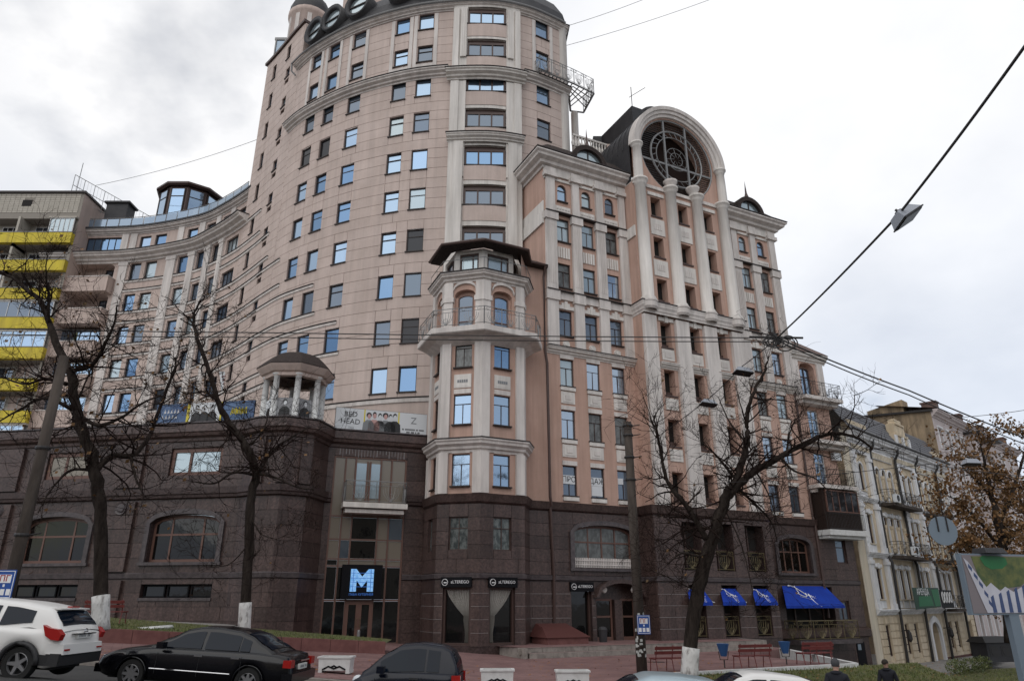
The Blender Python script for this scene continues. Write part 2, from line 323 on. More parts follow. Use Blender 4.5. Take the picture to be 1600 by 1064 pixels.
def wall(mb, S, u0, u1, z0, z1, holes, d=0, rv=.2, ds=None):
    us = sorted(set([round(x, 4) for x in S.cuts(u0, u1)]+[round(h[k], 4) for h in holes for k in (0, 1) if u0 < h[k] < u1]))
    us = [u for i, u in enumerate(us) if i == 0 or u-us[i-1] > 1e-3]
    for a, b in zip(us, us[1:]):
        m = (a+b)/2; hs = sorted([(h[2], h[3]) for h in holes if h[0] < m < h[1]]); z = z0
        for lo, hi in hs:
            if lo > z+1e-4: mb.poly([S.P(a, z, d), S.P(b, z, d), S.P(b, lo, d), S.P(a, lo, d)])
            z = max(z, hi)
        if z < z1-1e-4: mb.poly([S.P(a, z, d), S.P(b, z, d), S.P(b, z1, d), S.P(a, z1, d)])
    for h in holes:
        a, b, lo, hi = h[:4]; rise = h[4] if len(h) > 4 else 0; r = h[5] if len(h) > 5 else rv; zs = hi-rise; e = d-r
        if b <= u0 or a >= u1: continue
        mb.poly([S.P(a, lo, d), S.P(a, lo, e), S.P(a, zs, e), S.P(a, zs, d)]); mb.poly([S.P(b, lo, e), S.P(b, lo, d), S.P(b, zs, d), S.P(b, zs, e)])
        mb.poly([S.P(a, lo, d), S.P(b, lo, d), S.P(b, lo, e), S.P(a, lo, e)])
        n = 10 if rise else 1; c = (a+b)/2; w = (b-a)/2
        pr = [(c+w*(-1+2*k/n), archz(-1+2*k/n, zs, rise) if rise else hi) for k in range(n+1)]
        for (ua, za), (ub, zb) in zip(pr, pr[1:]):
            mb.poly([S.P(ua, za, e), S.P(ub, zb, e), S.P(ub, zb, d), S.P(ua, za, d)])
            if rise: mb.poly([S.P(ua, za, d), S.P(ub, zb, d), S.P(ub, hi+.0, d), S.P(ua, hi+.0, d)])
POOL = {}
def pool(name, parent, m, mb, size): POOL.setdefault((name, parent.name, m.name), []).append((size, mb, m, parent))
def flush_pool(limit=300):
    byname = {}
    for (name, pn, mn), L in POOL.items(): byname.setdefault((name, pn), []).extend(L)
    for (name, pn), L in byname.items():
        L.sort(key=lambda q: -q[0]); rest = {}
        for k, (sz, mb, m, par) in enumerate(L):
            if k < limit-2: part(name, mb, m, par)
            else: rest.setdefault(m.name, (m, par, MB()))[2].join(mb)
        for m, par, mb in rest.values(): part(name+"_run", mb, m, par, stuff=True)
    POOL.clear()
def panels(name, parent, m, S, u0, u1, z0, z1, course, holes, length, gap=.03, d0=0, d1=.035, zs=None):
    zs = zs or [z0+k*(z1-z0)/max(1, round((z1-z0)/course)) for k in range(max(1, round((z1-z0)/course))+1)]
    for ci, (za, zb) in enumerate(zip(zs, zs[1:])):
        cs = sorted(set([u0, u1]+[h[k] for h in holes for k in (0, 1) if u0 < h[k] < u1 and h[2] < zb-.02 and h[3] > za+.02])); cc = [cs[0]]
        for a, b in zip(cs, cs[1:]):
            n = max(1, round((b-a)/length)); off = (.5 if ci % 2 and n > 1 else 0)
            cc += [a+(b-a)*(k-off)/n for k in range(1, n+1) if 0 < k-off < n]+[b]
        for a, b in zip(cc, cc[1:]):
            if b-a < .08: continue
            c = (a+b)/2; segs = [(za, zb)]
            for h in holes:
                if h[0] < c < h[1]:
                    ns = []
                    for s0, s1 in segs:
                        if h[2] > s0: ns.append((s0, min(s1, h[2])))
                        if h[3] < s1: ns.append((max(s0, h[3]), s1))
                    segs = [q for q in ns if q[1]-q[0] > .08]
            for s0, s1 in segs:
                mb = MB(); sbox(mb, S, a+gap/2, b-gap/2, s0+gap/2, s1-gap/2, d0, d1); q = S.at(c)
                pool(name, parent, m, mb, (b-a)*(s1-s0)/(q.y*q.y))
_wc = {}
def window(parent, S, u, z, w, h, pane, vs=(), hs=(), frame="brownframe", d=-.16, rise=0, sill=True, name="window", bar=.055, sillm="darkframe"):
    """frame mesh + child pane + child sill, all shared between alike windows"""
    key = (round(w, 2), round(h, 2), vs, hs, frame, rise, bar)
    if key not in _wc:
        f = MB(); n = 10 if rise else 1; zs = h-rise; b = bar*1.3
        top = [(w/2*(-1+2*k/n), archz(-1+2*k/n, zs, rise) if rise else h) for k in range(n+1)]
        f.box(-w/2, -w/2+b, -.04, .06, 0, zs); f.box(w/2-b, w/2, -.04, .06, 0, zs); f.box(-w/2+b, w/2-b, -.04, .06, 0, b)
        for (xa, ya), (xb, yb) in zip(top, top[1:]):
            f.hexa([(xa, -.041, ya-b*1.2), (xb, -.041, yb-b*1.2), (xb, .061, yb-b*1.2), (xa, .061, ya-b*1.2)], [(xa, -.041, ya), (xb, -.041, yb), (xb, .061, yb), (xa, .061, ya)])
        H0 = hs[0] if hs else 1
        for q in hs: f.box(-w/2+b, w/2-b, -.03, .05, h*q-bar/2, h*q+bar/2)
        for q in vs:
            top_ = h*H0 if (q < 0) else (archz(2*q-1, zs, rise) if rise else h)-b
            f.box(w*abs(q)-w/2-bar/2, w*abs(q)-w/2+bar/2, -.028, .048, b, top_-.01)
        p = MB(); p.poly([(-w/2+.02, .02, .02), (w/2-.02, .02, .02)]+[(x*.97, .02, y-.02) for x, y in reversed(top)])
        sl = MB(); sl.box(-w/2-.06, w/2+.06, -.26, .05, -.075, -.004)
        _wc[key] = (f.mesh("window_frame", M[frame]), p, {}, sl.mesh("sill", M[sillm]))
    fm, p, pm, sm = _wc[key]
    if pane not in pm: pm[pane] = p.mesh("pane", G[pane] if pane in G else M[pane])
    o = link(name, fm, parent, S.mx(u, z, d)); c = link("pane", pm[pane]); c.parent = o
    c.matrix_basis = Matrix.Rotation(rnd.uniform(-.012, .012), 4, 'Z') @ Matrix.Rotation(rnd.uniform(-.02, .02), 4, 'X')
    if sill: s = link("sill", sm); s.parent = o
    return o
def pick(seq): return rnd.choices([a for a, b in seq], [b for a, b in seq])[0]
def rail(mb, pts, h, step=.14, r=.012, ornate=0, n=4, top=.022):
    pts = [Vector(p) for p in pts]; up = Vector((0, 0, h))
    mb.tube([p+up for p in pts], top, 5); mb.tube([p+Vector((0, 0, .08)) for p in pts], r*1.3, n)
    for a, b in zip(pts, pts[1:]):
        L = (b-a).length; k = max(1, int(L/step)); t = (b-a)/L
        if not ornate:
            for i in range(k+1): q = a+(b-a)*i/k; mb.tube([q+Vector((0, 0, .08)), q+up], r, n)
        else:
            mb.tube([a+Vector((0, 0, h*.8)), b+Vector((0, 0, h*.8))], r, n)
            m = max(1, round(L/ornate)); w = L/m
            for i in range(m+1): q = a+t*(w*i); mb.tube([q, q+up], r*1.7, n)
            for i in range(m):
                c = a+t*(w*(i+.5))
                for ang in (-70, -48, -26, 0, 26, 48, 70):
                    A = R(ang); pth = []
                    for s_ in (0, .35, .7, 1): 
                        rr = h*.72*s_; bx = math.sin(A*(1-.45*s_*s_)*1.15)*rr*.8*min(1, w/h*.9); pth.append(c+t*max(-w*.48, min(w*.48, bx))+Vector((0, 0, .08+math.cos(A*(1-.45*s_))*rr)))
                    mb.tube(pth, r, 3, cap=False)
                ring = [c+t*(math.cos(x)*h*.13)+Vector((0, 0, h*.32+math.sin(x)*h*.13)) for x in [k_*math.pi/4 for k_ in range(9)]]
                mb.tube(ring, r, 3, cap=False)
                for sg in (-1, 1):
                    ring = [c+t*(sg*w*.3+math.cos(x)*w*.11*(1-.08*k_))+Vector((0, 0, h*.89+math.sin(x)*h*.075)) for k_, x in enumerate([k_*math.pi/4 for k_ in range(9)])]
                    mb.tube(ring, r*.9, 3, cap=False)
def column(mb, c, z0, z1, r, n=14, base=True, capital=True):
    pr = []
    if base: pr += [(r*1.35, z0), (r*1.35, z0+r*.35), (r*1.15, z0+r*.45), (r*1.2, z0+r*.7), (r, z0+r*.85)]
    else: pr += [(r, z0)]
    pr += [(r*.98, (z0+z1)/2)]
    if capital: pr += [(r*.9, z1-r*1.1), (r*1.05, z1-r*1.0), (r*1.0, z1-r*.8), (r*1.35, z1-r*.35), (r*1.4, z1-r*.3), (r*1.4, z1)]
    else: pr += [(r*.9, z1)]
    pr += [(.001, z1)]
    mb.lathe(pr, n, (c[0], c[1], 0))
# ------------------------------------------------------------------ ground, road, pavements
def base(X): return -2.5-.07*max(-26, min(26, X))
def grid(mb, xs, ys, zf):
    rows = [[mb.add([(x, y, zf(x, y))]) for x in xs] for y in ys]
    for a, b in zip(rows, rows[1:]):
        for k in range(len(xs)-1): mb.face(a[k], a[k+1], b[k+1], b[k])
g = MB(); grid(g, [-2500, -400, -80, -26, -15, -5, 5, 15, 26, 80, 400, 2500], [-2500, -300, -40, 0, 25, 50, 80, 300, 2500], lambda x, y: base(x)-.4)
struct("ground", g, M["pave"])
RT = [(-26, -.75), (-10.75, -1.46), (-7.5, -1.76), (-2.4, -2.43), (2.5, -2.76), (5.3, -2.95), (8, -3.14), (26, -4.3)]
def roadz(x, y=18):
    z = RT[0][1]
    for (a, p), (b, q) in zip(RT, RT[1:]):
        if a <= x: z = p+(q-p)*min(1, (x-a)/(b-a))
    z -= .34*max(0, min(1, (y-16.6)/1.6))*max(0, min(1, (-3-x)/3)); s = max(0, min(1, (y-19.9)/2.4)); return z*(1-s)+(base(x)-.1)*s
rd = MB(); grid(rd, [-80]+[-26+2*k for k in range(27)]+[80], [2.5, 10, 15, 16.6, 17, 17.6, 18.2, 19, 19.9, 21, 22.3], roadz); struct("road", rd, M["asphalt"])
nearp = MB(); grid(nearp, [-80, -26, 0, 26, 80], [-8, 2.5], lambda x, y: roadz(x)+.1); struct("near_pavement", nearp, M["pave"])
mk = MB()
for k in range(-9, 10): x = k*4.2; grid(mk, [x-1.0, x, x+1.0], [9.9, 10.02], lambda x, y: roadz(x)+.006)
struct("lane_marking", mk, M["white"])
for k in range(-22, 23):
    kb = MB(); x0, x1 = k*1.5+.012, k*1.5+1.488
    kb.hexa([(x0, 22.3, base(x0)-.12), (x1, 22.3, base(x1)-.12), (x1, 22.55, base(x1)-.12), (x0, 22.55, base(x0)-.12)], [(x0, 22.3, base(x0)+.02), (x1, 22.3, base(x1)+.02), (x1, 22.55, base(x1)+.02), (x0, 22.55, base(x0)+.02)])
    o = struct("kerb_stone", kb, M["stone"])
WD = Vector((.895, .446)); WN = Vector((.446, -.895)); W0 = Vector((2.1, 40.3))
def wl(u, d): return W0+WD*u+WN*d
def wuv(x, y): q = Vector((x, y))-W0; return q.dot(WD), q.dot(WN)
# left pavement follows the slope; the plaza is level
pv = MB(); grid(pv, [-60, -26, -20, -15, -10, -7, -4, -2, -1, 0], [22.55, 26, 30, 36, 40.5], lambda x, y: base(x)+.03); struct("pavement", pv, M["redpave"])
pz = MB(); pa = [(0, 22.55), (2.5, 22.55), tuple(wl(-3.1, 12.9)), tuple(wl(6.77, 13.0)), tuple(wl(7.4, 5.4)), tuple(wl(13.2, 3.6)), tuple(wl(14, -1)), (0, 40.5)]
PZ = -2.47
pz.poly([(x, y, PZ) for x, y in pa]); 
for (xa, ya), (xb, yb) in zip(pa[1:6], pa[2:7]): pz.poly([(xa, ya, -4), (xb, yb, -4), (xb, yb, PZ), (xa, ya, PZ)])
struct("plaza", pz, M["redpave"])
# white kerbs of the plaza, block by block
def curb(a, b, z0, z1, w, m, name, L=1.1):
    a = Vector(a); b = Vector(b); n = max(1, round((b-a).length/L)); t = (b-a).normalized(); q = Vector((t.y, -t.x))*w
    for k in range(n):
        p0 = a+(b-a)*k/n+t*.008; p1 = a+(b-a)*(k+1)/n-t*.008; mb = MB(); za = z0 if not callable(z0) else None
        f0, f1 = (z0, z0) if za is not None else (z0(p0.x), z0(p1.x)); h0, h1 = (z1, z1) if not callable(z1) else (z1(p0.x), z1(p1.x))
        mb.hexa([(p0.x+q.x, p0.y+q.y, f0), (p1.x+q.x, p1.y+q.y, f1), (p1.x, p1.y, f1), (p0.x, p0.y, f0)], [(p0.x+q.x, p0.y+q.y, h0), (p1.x+q.x, p1.y+q.y, h1), (p1.x, p1.y, h1), (p0.x, p0.y, h0)])
        struct(name, mb, m)
curb(wl(-3.3, 12.95), wl(6.9, 13.05), -3.4, PZ+.1, .22, M["white"], "plaza_kerb")
curb(wl(6.9, 13.0), wl(11.9, 4.2), -3.6, PZ+.1, .22, M["white"], "plaza_kerb")
# raised terrace and steps before the entrances
tz = MB(); ta = [wl(-3.6, 3.6), wl(11.6, 3.3), wl(11.6, -.5), wl(-4.2, -.5)]
tz.poly([(*q, -2.03) for q in ta]); struct("terrace", tz, M["redpave"])
for d, z0, z1, ua, ub in ((3.95, PZ-.3, -2.25, -3.4, 12.0), (3.58, -2.3, -2.028, -3.8, 11.65)):
    curb(wl(ua, d), wl(ub, d-.3), z0, z1, -.13, M["stone"], "stone_step", 1.3)
tr = MB(); tr.poly([(*q, -2.252) for q in (wl(-3.35, 3.85), wl(11.95, 3.55), wl(11.95, 0), wl(-3.35, 0))]); struct("step_tread", tr, M["redpave"])
curb(wl(-3.62, .6), wl(-3.5, 3.95), -2.6, -2.03, .13, M["stone"], "stone_step", 1.3)
curb(wl(11.65, 3.3), wl(11.7, .6), -2.6, -2.02, .3, M["stone"], "stone_step", 1.3)
# lawn bank left of the doors, held by a low red wall
LW = [(-40, 26.4), (-16.5, 27.4), (-9.6, 30.4), (-5.4, 32.6)]
def lawnz(x): return base(x)+.46
lw = MB(); n = 24
for i in range(len(LW)-1):
    (xa, ya), (xb, yb) = LW[i], LW[i+1]
    for k in range(n):
        s0, s1 = k/n, (k+1)/n; A = (xa+(xb-xa)*s0, ya+(yb-ya)*s0); B = (xa+(xb-xa)*s1, ya+(yb-ya)*s1)
        back = lambda p: 38.6 if p[0] < -10 else max(p[1]+.3, 38.8-1.0*max(0, p[0]+10))
        lw.poly([(A[0], A[1]+.1, lawnz(A[0])), (B[0], B[1]+.1, lawnz(B[0])), (B[0], min(back(B), 34.5), lawnz(B[0])+.06), (A[0], min(back(A), 34.5), lawnz(A[0])+.06)])
struct("lawn_bank", lw, M["lawn"])
for a, b in zip(LW, LW[1:]): curb(a, b, lambda x: base(x)-.1, lambda x: lawnz(x)+.05, -.22, M["redstone"], "bank_wall_stone", 1.2)
wk = MB(); wk.poly([(-40, 34.45, lawnz(-40)+.07), (-13, 34.45, lawnz(-13)+.07), (-13, 37.5, lawnz(-13)+.1), (-40, 41, lawnz(-40)+.1)]); struct("wall_path", wk, M["pave"])
fb = MB(); fb.tube([(-14.5+.68*math.cos(a), 30.6+.5*math.sin(a), lawnz(-13.2)+.1+.05*math.cos(a)) for a in [x*.3 for x in range(0, 22)]], .09, 6)
struct("white_flowerbed_edge", fb, M["white"])
# grass bank between plaza and street
def bankz(x, y):
    u, d = wuv(x, y); s = max(0, min(1, (d-13.0)/4.5)); return (PZ+.02)*(1-s)+(base(x)+.02)*s
bk = MB(); U = [-2.6+.7*k for k in range(20)]; D = [13.1, 14, 15, 16, 17, 18]
rows = [[bk.add([(*wl(u, d), bankz(*wl(u, d)))]) for u in U] for d in D]
for a, b in zip(rows, rows[1:]):
    for k in range(len(U)-1): bk.face(a[k], a[k+1], b[k+1], b[k])
struct("street_lawn", bk, M["lawn"])
bk2 = MB(); A = [wl(6.9, 13.1), wl(15, 14), wl(24, 8), wl(30, 9), wl(40, 3), wl(24.5, 3), wl(13, 3), wl(11.9, 4.4)]
bk2.poly([(*q, base(q.x)+.03) for q in A]); struct("side_lawn", bk2, M["lawn"])
ph = MB(); A = [wl(22, 3.2), wl(24, 5.2), wl(44, -3), wl(58, -16), wl(54, -20), wl(24.5, .2), wl(23.5, .2)]
ph.poly([(*q, base(q.x)+.06) for q in A]); struct("side_path", ph, M["pave"])
def blades(name, pts, m, h=.09, w=.02):
    mb = MB()
    for x, y, z in pts:
        a = rnd.uniform(0, 6.28); c, s = math.cos(a)*w, math.sin(a)*w; hh = h*rnd.uniform(.5, 1.5); lx, ly = rnd.uniform(-.06, .06), rnd.uniform(-.06, .06)
        mb.poly([(x-c, y-s, z), (x+c, y+s, z), (x+lx, y+ly, z+hh)])
    struct(name, mb, m, kind="stuff")
P = []
for k in range(9000):
    x = rnd.uniform(-30, -5.6); y = rnd.uniform(27.4, 34.3)
    lo = 27.4 if x < -16.5 else (27.4+(x+16.5)*.4348 if x < -9.6 else 30.4+(x+9.6)*.524)
    if y > lo+.15: P.append((x, y, lawnz(x)+.02))
for k in range(9000):
    q = wl(rnd.uniform(-2.5, 10.6), rnd.uniform(13.2, 17.8)); P.append((q.x, q.y, bankz(*q)))
for k in range(6000):
    q = wl(rnd.uniform(12, 36), rnd.uniform(3.4, 9))
    P.append((q.x, q.y, base(q.x)+.03))
blades("grass", P, M["grass"])
lf = MB()
for k in range(1100):
    if k > 700: x = rnd.uniform(0.5, 11); y = rnd.uniform(24, 35); p = Vector((x, y, PZ+.02)); p = p if wuv(x, y)[1] < 12.6 and wuv(x, y)[1] > 4.2 and wuv(x, y)[0] < 6 else Vector((rnd.uniform(-6, -.5), rnd.uniform(23, 30), 0)); p.z = max(PZ+.02, base(p.x)+.05)
    elif k % 2: q = wl(rnd.uniform(-2.5, 12), rnd.uniform(13.2, 17)); p = Vector((q.x, q.y, bankz(*q)+.06))
    else: x = rnd.uniform(-18, -6); p = Vector((x, rnd.uniform(23, 26.5), base(x)+.04))
    a = rnd.uniform(0, 6); r = rnd.uniform(.03, .06); lf.poly([p+Vector((math.cos(a+k_*1.57)*r, math.sin(a+k_*1.57)*r*.7, rnd.uniform(0, .03))) for k_ in range(4)])
struct("fallen_leaves", lf, M["leaf"], kind="stuff")

# ------------------------------------------------------------------ the corner building
BLD = thing("apartment_building", "large pink stone apartment building with a curved tower and dark granite base", "building", (0, 42, -2), worldparts=True)
TP = [(-46, 62), (-40, 61.8), (-35.8, 61.2), (-30.2, 59.4), (-27.1, 57.4), (-24.2, 55.0), (-21.8, 52.6), (-19.2, 49.8), (-16.6, 47.4), (-12.5, 44.9), (-8.2, 43.3), (-4.8, 42.7), (-1.5, 42.6), (1, 43.2), (2.8, 44.1), (4.4, 45.1)]
T = Surf(cr(TP)); TE = T.L
ZS = [12.5, 15.8, 19.15, 22.5, 25.8, 29.05, 32.3, 35.5]
def PB(name, mb, m, smooth=False, label=None, stuff=False): return part(name, mb, M[m] if isinstance(m, str) else m, BLD, smooth, label=label, stuff=stuff)
mixT = [("blue", 5), ("sky", 6), ("dim", 2), ("pale", 3), ("dark", .6)]
# --- left wing
wcols = [(9.45, 1.2), (11.2, 1.3), (14.97, 1.2), (17.3, 1.2), (19.75, 1.25)]
holesW = []; winsW = []
for z in [8.9, 12.5]+[15.9, 19.2, 22.5, 25.8, 29.1]:
    for u, w in wcols: holesW.append((u-w/2, u+w/2, z, z+1.75)); winsW.append((u, z, w, 1.75))
    holesW.append((21.45, 23.55, z, z+1.5)); winsW.append((22.5, z, 2.1, 1.5))
    if z > 12: holesW.append((3.0, 7.2, z+.0, z+2.02, .45, 1.3))
wm = MB(); wall(wm, T, 0, 24.3, 8.5, 31.3, holesW, rv=.22); PB("wing_wall", wm, "pinkplain")
for u, z, w, h in winsW: window(BLD, T, u, z, w, h, pick(mixT), frame="darkframe", d=-.2, vs=(.33, .66) if w > 2 else (), bar=.05)
for z in (15.9, 19.2, 22.5, 25.8, 29.1):
    bw = MB(); sbox(bw, T, 2.9, 7.3, z-.1, z+2.2, -1.45, -1.35, back=True); PB("loggia_back", bw, "pinkplain")
    enc = z < 23
    window(BLD, T, 5.1 if enc else 6.1, z+(.15 if enc else .3), 4.1 if enc else 1.3, 1.45 if enc else 1.5, "sky", vs=(.25, .5, .75) if enc else (.5,), hs=() if enc else (.7,), frame="white" if z < 20 else "darkframe", d=-.1 if enc else -1.3, sill=False, name="loggia_window")
    bp = MB(); sbox(bp, T, 2.6, 7.5, z-1.45, z+.05, .0, 1.0); PB("balcony_parapet", bp, "pinkplain")
    b2 = MB(); sbox(b2, T, 2.55, 7.55, z+.052, z+.13, -.02, 1.05); PB("parapet_cap", b2, "cream")
for u0, u1 in ((13.1, 14.15), (15.75, 16.55), (18.0, 18.95), (20.45, 21.1), (7.75, 8.6), (1.6, 2.6)):
    p = MB(); sbox(p, T, u0, u1, 8.5, 30.98, 0, .18); sbox(p, T, u0-.08, u1+.08, 30.6, 30.97, .0, .24); PB("wing_pilaster", p, "cream", label="tall pale wing pilaster")
# floor belts flowing from the wing into the tower
for z, ue in ((8.9, 24.4), (12.5, 24.4), (15.8, 40.1), (19.15, 37.6), (22.5, 33.2), (25.8, 30.6), (29.05, 28.2)):
    for zz, e in ((z-.32, ue), (z+1.95, ue-.4 if ue > 25 else ue)):
        b = MB(); spans = [(8.6, 13.1), (14.15, 15.75), (16.55, 18.0), (18.95, 20.45), (21.1, e)]
        for a, c in spans:
            if c > a: sweep(b, T, a, c, [(0, zz), (.10, zz+.05), (.12, zz+.2), (.0, zz+.26)])
        PB("belt_moulding", b, "cream")
        l = MB()
        for a, c in spans:
            if c > a: sbox(l, T, a, c, zz+.262, zz+.30, 0, .15)
        PB("belt_flashing", l, "darkframe")
for zz, ua, ub in ((11.75, 24.4, 46.9), (14.35, 24.4, 38.3)):
    b = MB(); sweep(b, T, ua, ub, [(0, zz), (.12, zz+.05), (.14, zz+.28), (.0, zz+.34)]); PB("belt_moulding", b, "cream")
    l = MB(); sbox(l, T, ua, ub, zz+.342, zz+.385, 0, .17); PB("belt_flashing", l, "darkframe")
wc = MB(); sweep(wc, T, 0, 25.2, cornice(30.95, .82, 1.1)); PB("wing_cornice", wc, "cream")
wf = MB(); sbox(wf, T, 0, 25.25, 31.8, 31.87, -.6, 1.18); PB("wing_cornice_flashing", wf, "darkframe")
# attic storey of the wing
at_h = [(u-w/2, u+w/2, 32.75, 34.1) for u, w in wcols]+[(3.3, 6.9, 32.5, 34.2), (21.6, 23.4, 32.7, 33.9)]
aw = MB(); wall(aw, T, 1.5, 24.6, 31.7, 34.6, at_h, d=-.55, rv=.2); PB("attic_wall", aw, "pinkplain")
for h in at_h: window(BLD, T, (h[0]+h[1])/2, h[2], h[1]-h[0], h[3]-h[2], pick(mixT), frame="darkframe", d=-.72, vs=(.2, .4, .6, .8) if h[1]-h[0] > 3 else ())
for u in (1.9, 2.9, 7.3, 8.2, 13.6, 16.2, 18.5, 20.9):
    p = MB(); sbox(p, T, u-.35, u+.35, 31.9, 34.5, -.55, -.42); PB("attic_pilaster", p, "cream")
ac = MB(); sweep(ac, T, .8, 24.6, cornice(34.4, .5, .6, -.55)); PB("attic_cornice", ac, "cream")
rf = MB(); sbox(rf, T, .5, 24.6, 34.93, 35.12, -9, .12); PB("wing_roof", rf, "slate")
rl = MB(); rg = MB()
for k in range(18):
    u = 1.2+k*1.3; rl.tube([T.P(u, 35.1, -.3), T.P(u, 36.25, -.3)], .03, 5)
    if u < 23.3: sbox(rg, T, u+.06, u+1.24, 35.25, 36.15, -.31, -.29, back=True)
rl.tube([T.P(1.2+.65*k, 36.25, -.3) for k in range(35)], .035, 5)
PB("roof_railing", rl, "greyiron"); PB("railing_glass", rg, G["tint"])
rd_ = MB(); rd_.lathe([(2.9, 35.6), (2.9, 39.7), (2.5, 39.72)], 10, (-33.9, 64.3, 0)); d = PB("roof_drum", rd_, "brownframe")
rr = MB(); rr.lathe([(3.15, 39.6), (3.4, 39.75), (3.4, 39.95), (.01, 40.9)], 10, (-33.9, 64.3, 0)); o = link("drum_roof", rr.mesh("drum_roof", M["brownframe"]), d)
for k in range(10):
    a = math.pi*2*(k+.5)/10; m = Matrix.Translation((-33.9+2.8*math.cos(a), 64.3+2.8*math.sin(a), 36.2)) @ Matrix.Rotation(a+math.pi/2, 4, 'Z')
    w = MB(); w.box(-.62, .62, -.06, .06, 0, 3.1, m); link("pane", w.mesh("pane", G["sky"]), d)
    w = MB(); w.box(-.72, -.62, -.09, .09, 0, 3.2, m); w.box(.62, .72, -.09, .09, 0, 3.2, m); w.box(-.62, .62, -.09, .09, 2.2, 2.3, m); link("drum_mullion", w.mesh("drum_mullion", M["darkframe"]), d)
ch = MB(); ch.box(-41.6, -39.4, 62.6, 64, 35.6, 38.3); ch.box(-41.8, -39.2, 62.4, 64.2, 38.3, 38.5); PB("roof_plant_box", ch, "slate")
# --- tower
tcols = [(34.55, 1.15), (36.7, 1.15), (39.35, 1.2), (43.32, 1.15), (45.3, 1.2)]
holes = []; wins = []
for z in ZS:
    for u, w in tcols:
        if z > 12.6 or u > 37: holes.append((u-w/2, u+w/2, z, z+1.72)); wins.append((u, z, w, 1.72))
for z in (38.75, 41.9):
    for u, w in tcols: holes.append((u-w/2, u+w/2, z, z+1.55)); wins.append((u, z, w, 1.55))
slits = [13.2+3.28*k for k in range(11)]
for z in slits: holes.append((25.75, 26.45, z, z+1.6)); wins.append((26.1, z, .7, 1.6))
for k in range(11):
    z = 11.4+3.28*k; holes.append((28.95, 29.75, z, z+1.0)); wins.append((29.35, z, .8, 1.0)); holes.append((28.95, 29.75, z-.75, z-.3))
holes.append((28.6, 29.35, 46.5, 48.0)); wins.append((28.98, 46.5, .74, 1.5))
for z in ZS+[38.75, 41.9]: holes.append((54.07, 55.23, z, z+1.72)); wins.append((54.65, z, 1.16, 1.72))
tw = MB(); wall(tw, T, 24.3, 31.7, 8.5, 48.9, holes, d=0, rv=.3); wall(tw, T, 31.7, TE, 8.5, 43.95, holes, d=0, rv=.3)
PB("tower_wall", tw, "pinkdark", smooth=False)
zlow = [8.5, 10.2, 11.75]
zmain = [12.15]+[12.5+.83*k for k in range(1, 31)]
main_h = [h for h in holes]
zmain = [z for z in zmain if z < 37.1]+[37.1]
panels("facing_panel", BLD, M["pink"], T, 31.7, 47.5, 0, 0, .83, holes, 9, zs=zmain, gap=.028)
panels("facing_panel", BLD, M["pink"], T, 24.3, 31.7, 0, 0, .83, holes, 3.7, zs=[12.15+.83*k for k in range(45)], gap=.028)
panels("facing_panel", BLD, M["pink"], T, 24.3, 47.5, 0, 0, 1.6, holes, 8, zs=zlow+[12.15], gap=.004)
panels("facing_panel", BLD, M["pink"], T, 31.7, 47.5, 37.8, 43.4, .8, holes, 5, gap=.028)
panels("facing_panel", BLD, M["pink"], T, 52.6, TE-.5, 20, 37.1, .83, holes, 5, gap=.028)
panels("facing_panel", BLD, M["pink"], T, 52.6, TE-.5, 37.8, 43.4, .8, holes, 2.5, gap=.028)
bc = 0
for u, z, w, h in wins:
    if u < 26.5: pn = pick([("dark", 3), ("dim", 3), ("sky", 1)])
    elif u > 53: pn = pick([("dim", 2), ("sky", 2), ("dark", 1)])
    else: pn = pick([("blue", 4 if u < 41 else 1), ("sky", 4.5), ("pale", 2 if u > 42 else .5), ("dim", 3), ("dark", .7)])
    window(BLD, T, u, z, w, h, pn, frame="darkframe", d=-.13, hs=(.68,) if w > 1 and rnd.random() < .6 else (), bar=.05)
lv = MB()
for k in range(11):
    z = 11.4+3.28*k; sbox(lv, T, 28.95, 29.75, z-.75, z-.3, -.3, -.24)
    for j in range(4): sbox(lv, T, 28.95, 29.75, z-.74+j*.11, z-.70+j*.11, -.25, -.1)
PB("ventilation_louvre", lv, "darkframe", stuff=True)
# frames round the two top rows of windows
for u, w in tcols+[(54.65, 1.16)]:
    f = MB(); a, b = u-w/2, u+w/2
    sbox(f, T, a-.36, a-.08, 37.8, 43.35, 0, .1); sbox(f, T, b+.08, b+.36, 37.8, 43.35, 0, .1)
    PB("window_strip_frame", f, "cream")
for u, w in tcols[3:]:
    f = MB(); sbox(f, T, u-w/2-.078, u+w/2+.078, 38.2, 38.5, 0, .12); PB("window_strip_base", f, "cream")
tcn = MB(); sweep(tcn, T, 31.2, 47.3, cornice(37.05, .6, .62)); sweep(tcn, T, 52.85, TE, cornice(37.05, .6, .62)); PB("tower_cornice", tcn, "cream")
tfl = MB(); sbox(tfl, T, 31.15, 47.3, 37.7, 37.76, -.1, .65); sbox(tfl, T, 52.85, TE, 37.7, 37.76, -.1, .65); PB("tower_cornice_flashing", tfl, "darkframe")
tc2 = MB(); sweep(tc2, T, 31.4, TE, cornice(43.5, .42, .5)); PB("tower_top_cornice", tc2, "cream")
gt = MB(); gt.tube([T.P(31.35+.6*k, 43.98, .6) for k in range(43)], .09, 6); gt.tube([T.P(31.4, 43.98, .6), T.P(31.3, 43.3, .5), T.P(31.5, 42.9, .2)], .08, 6); PB("tower_gutter", gt, "greyiron")
# upper wall of the left flank with its own window
uw = MB(); sbox(uw, T, 31.2, 31.9, 43.9, 48.6, -.6, .02); PB("flank_wall", uw, "pink")
fr = MB(); sbox(fr, T, 24.1, 31.9, 48.72, 49.0, -6, .22); PB("flank_eave", fr, "brownframe")

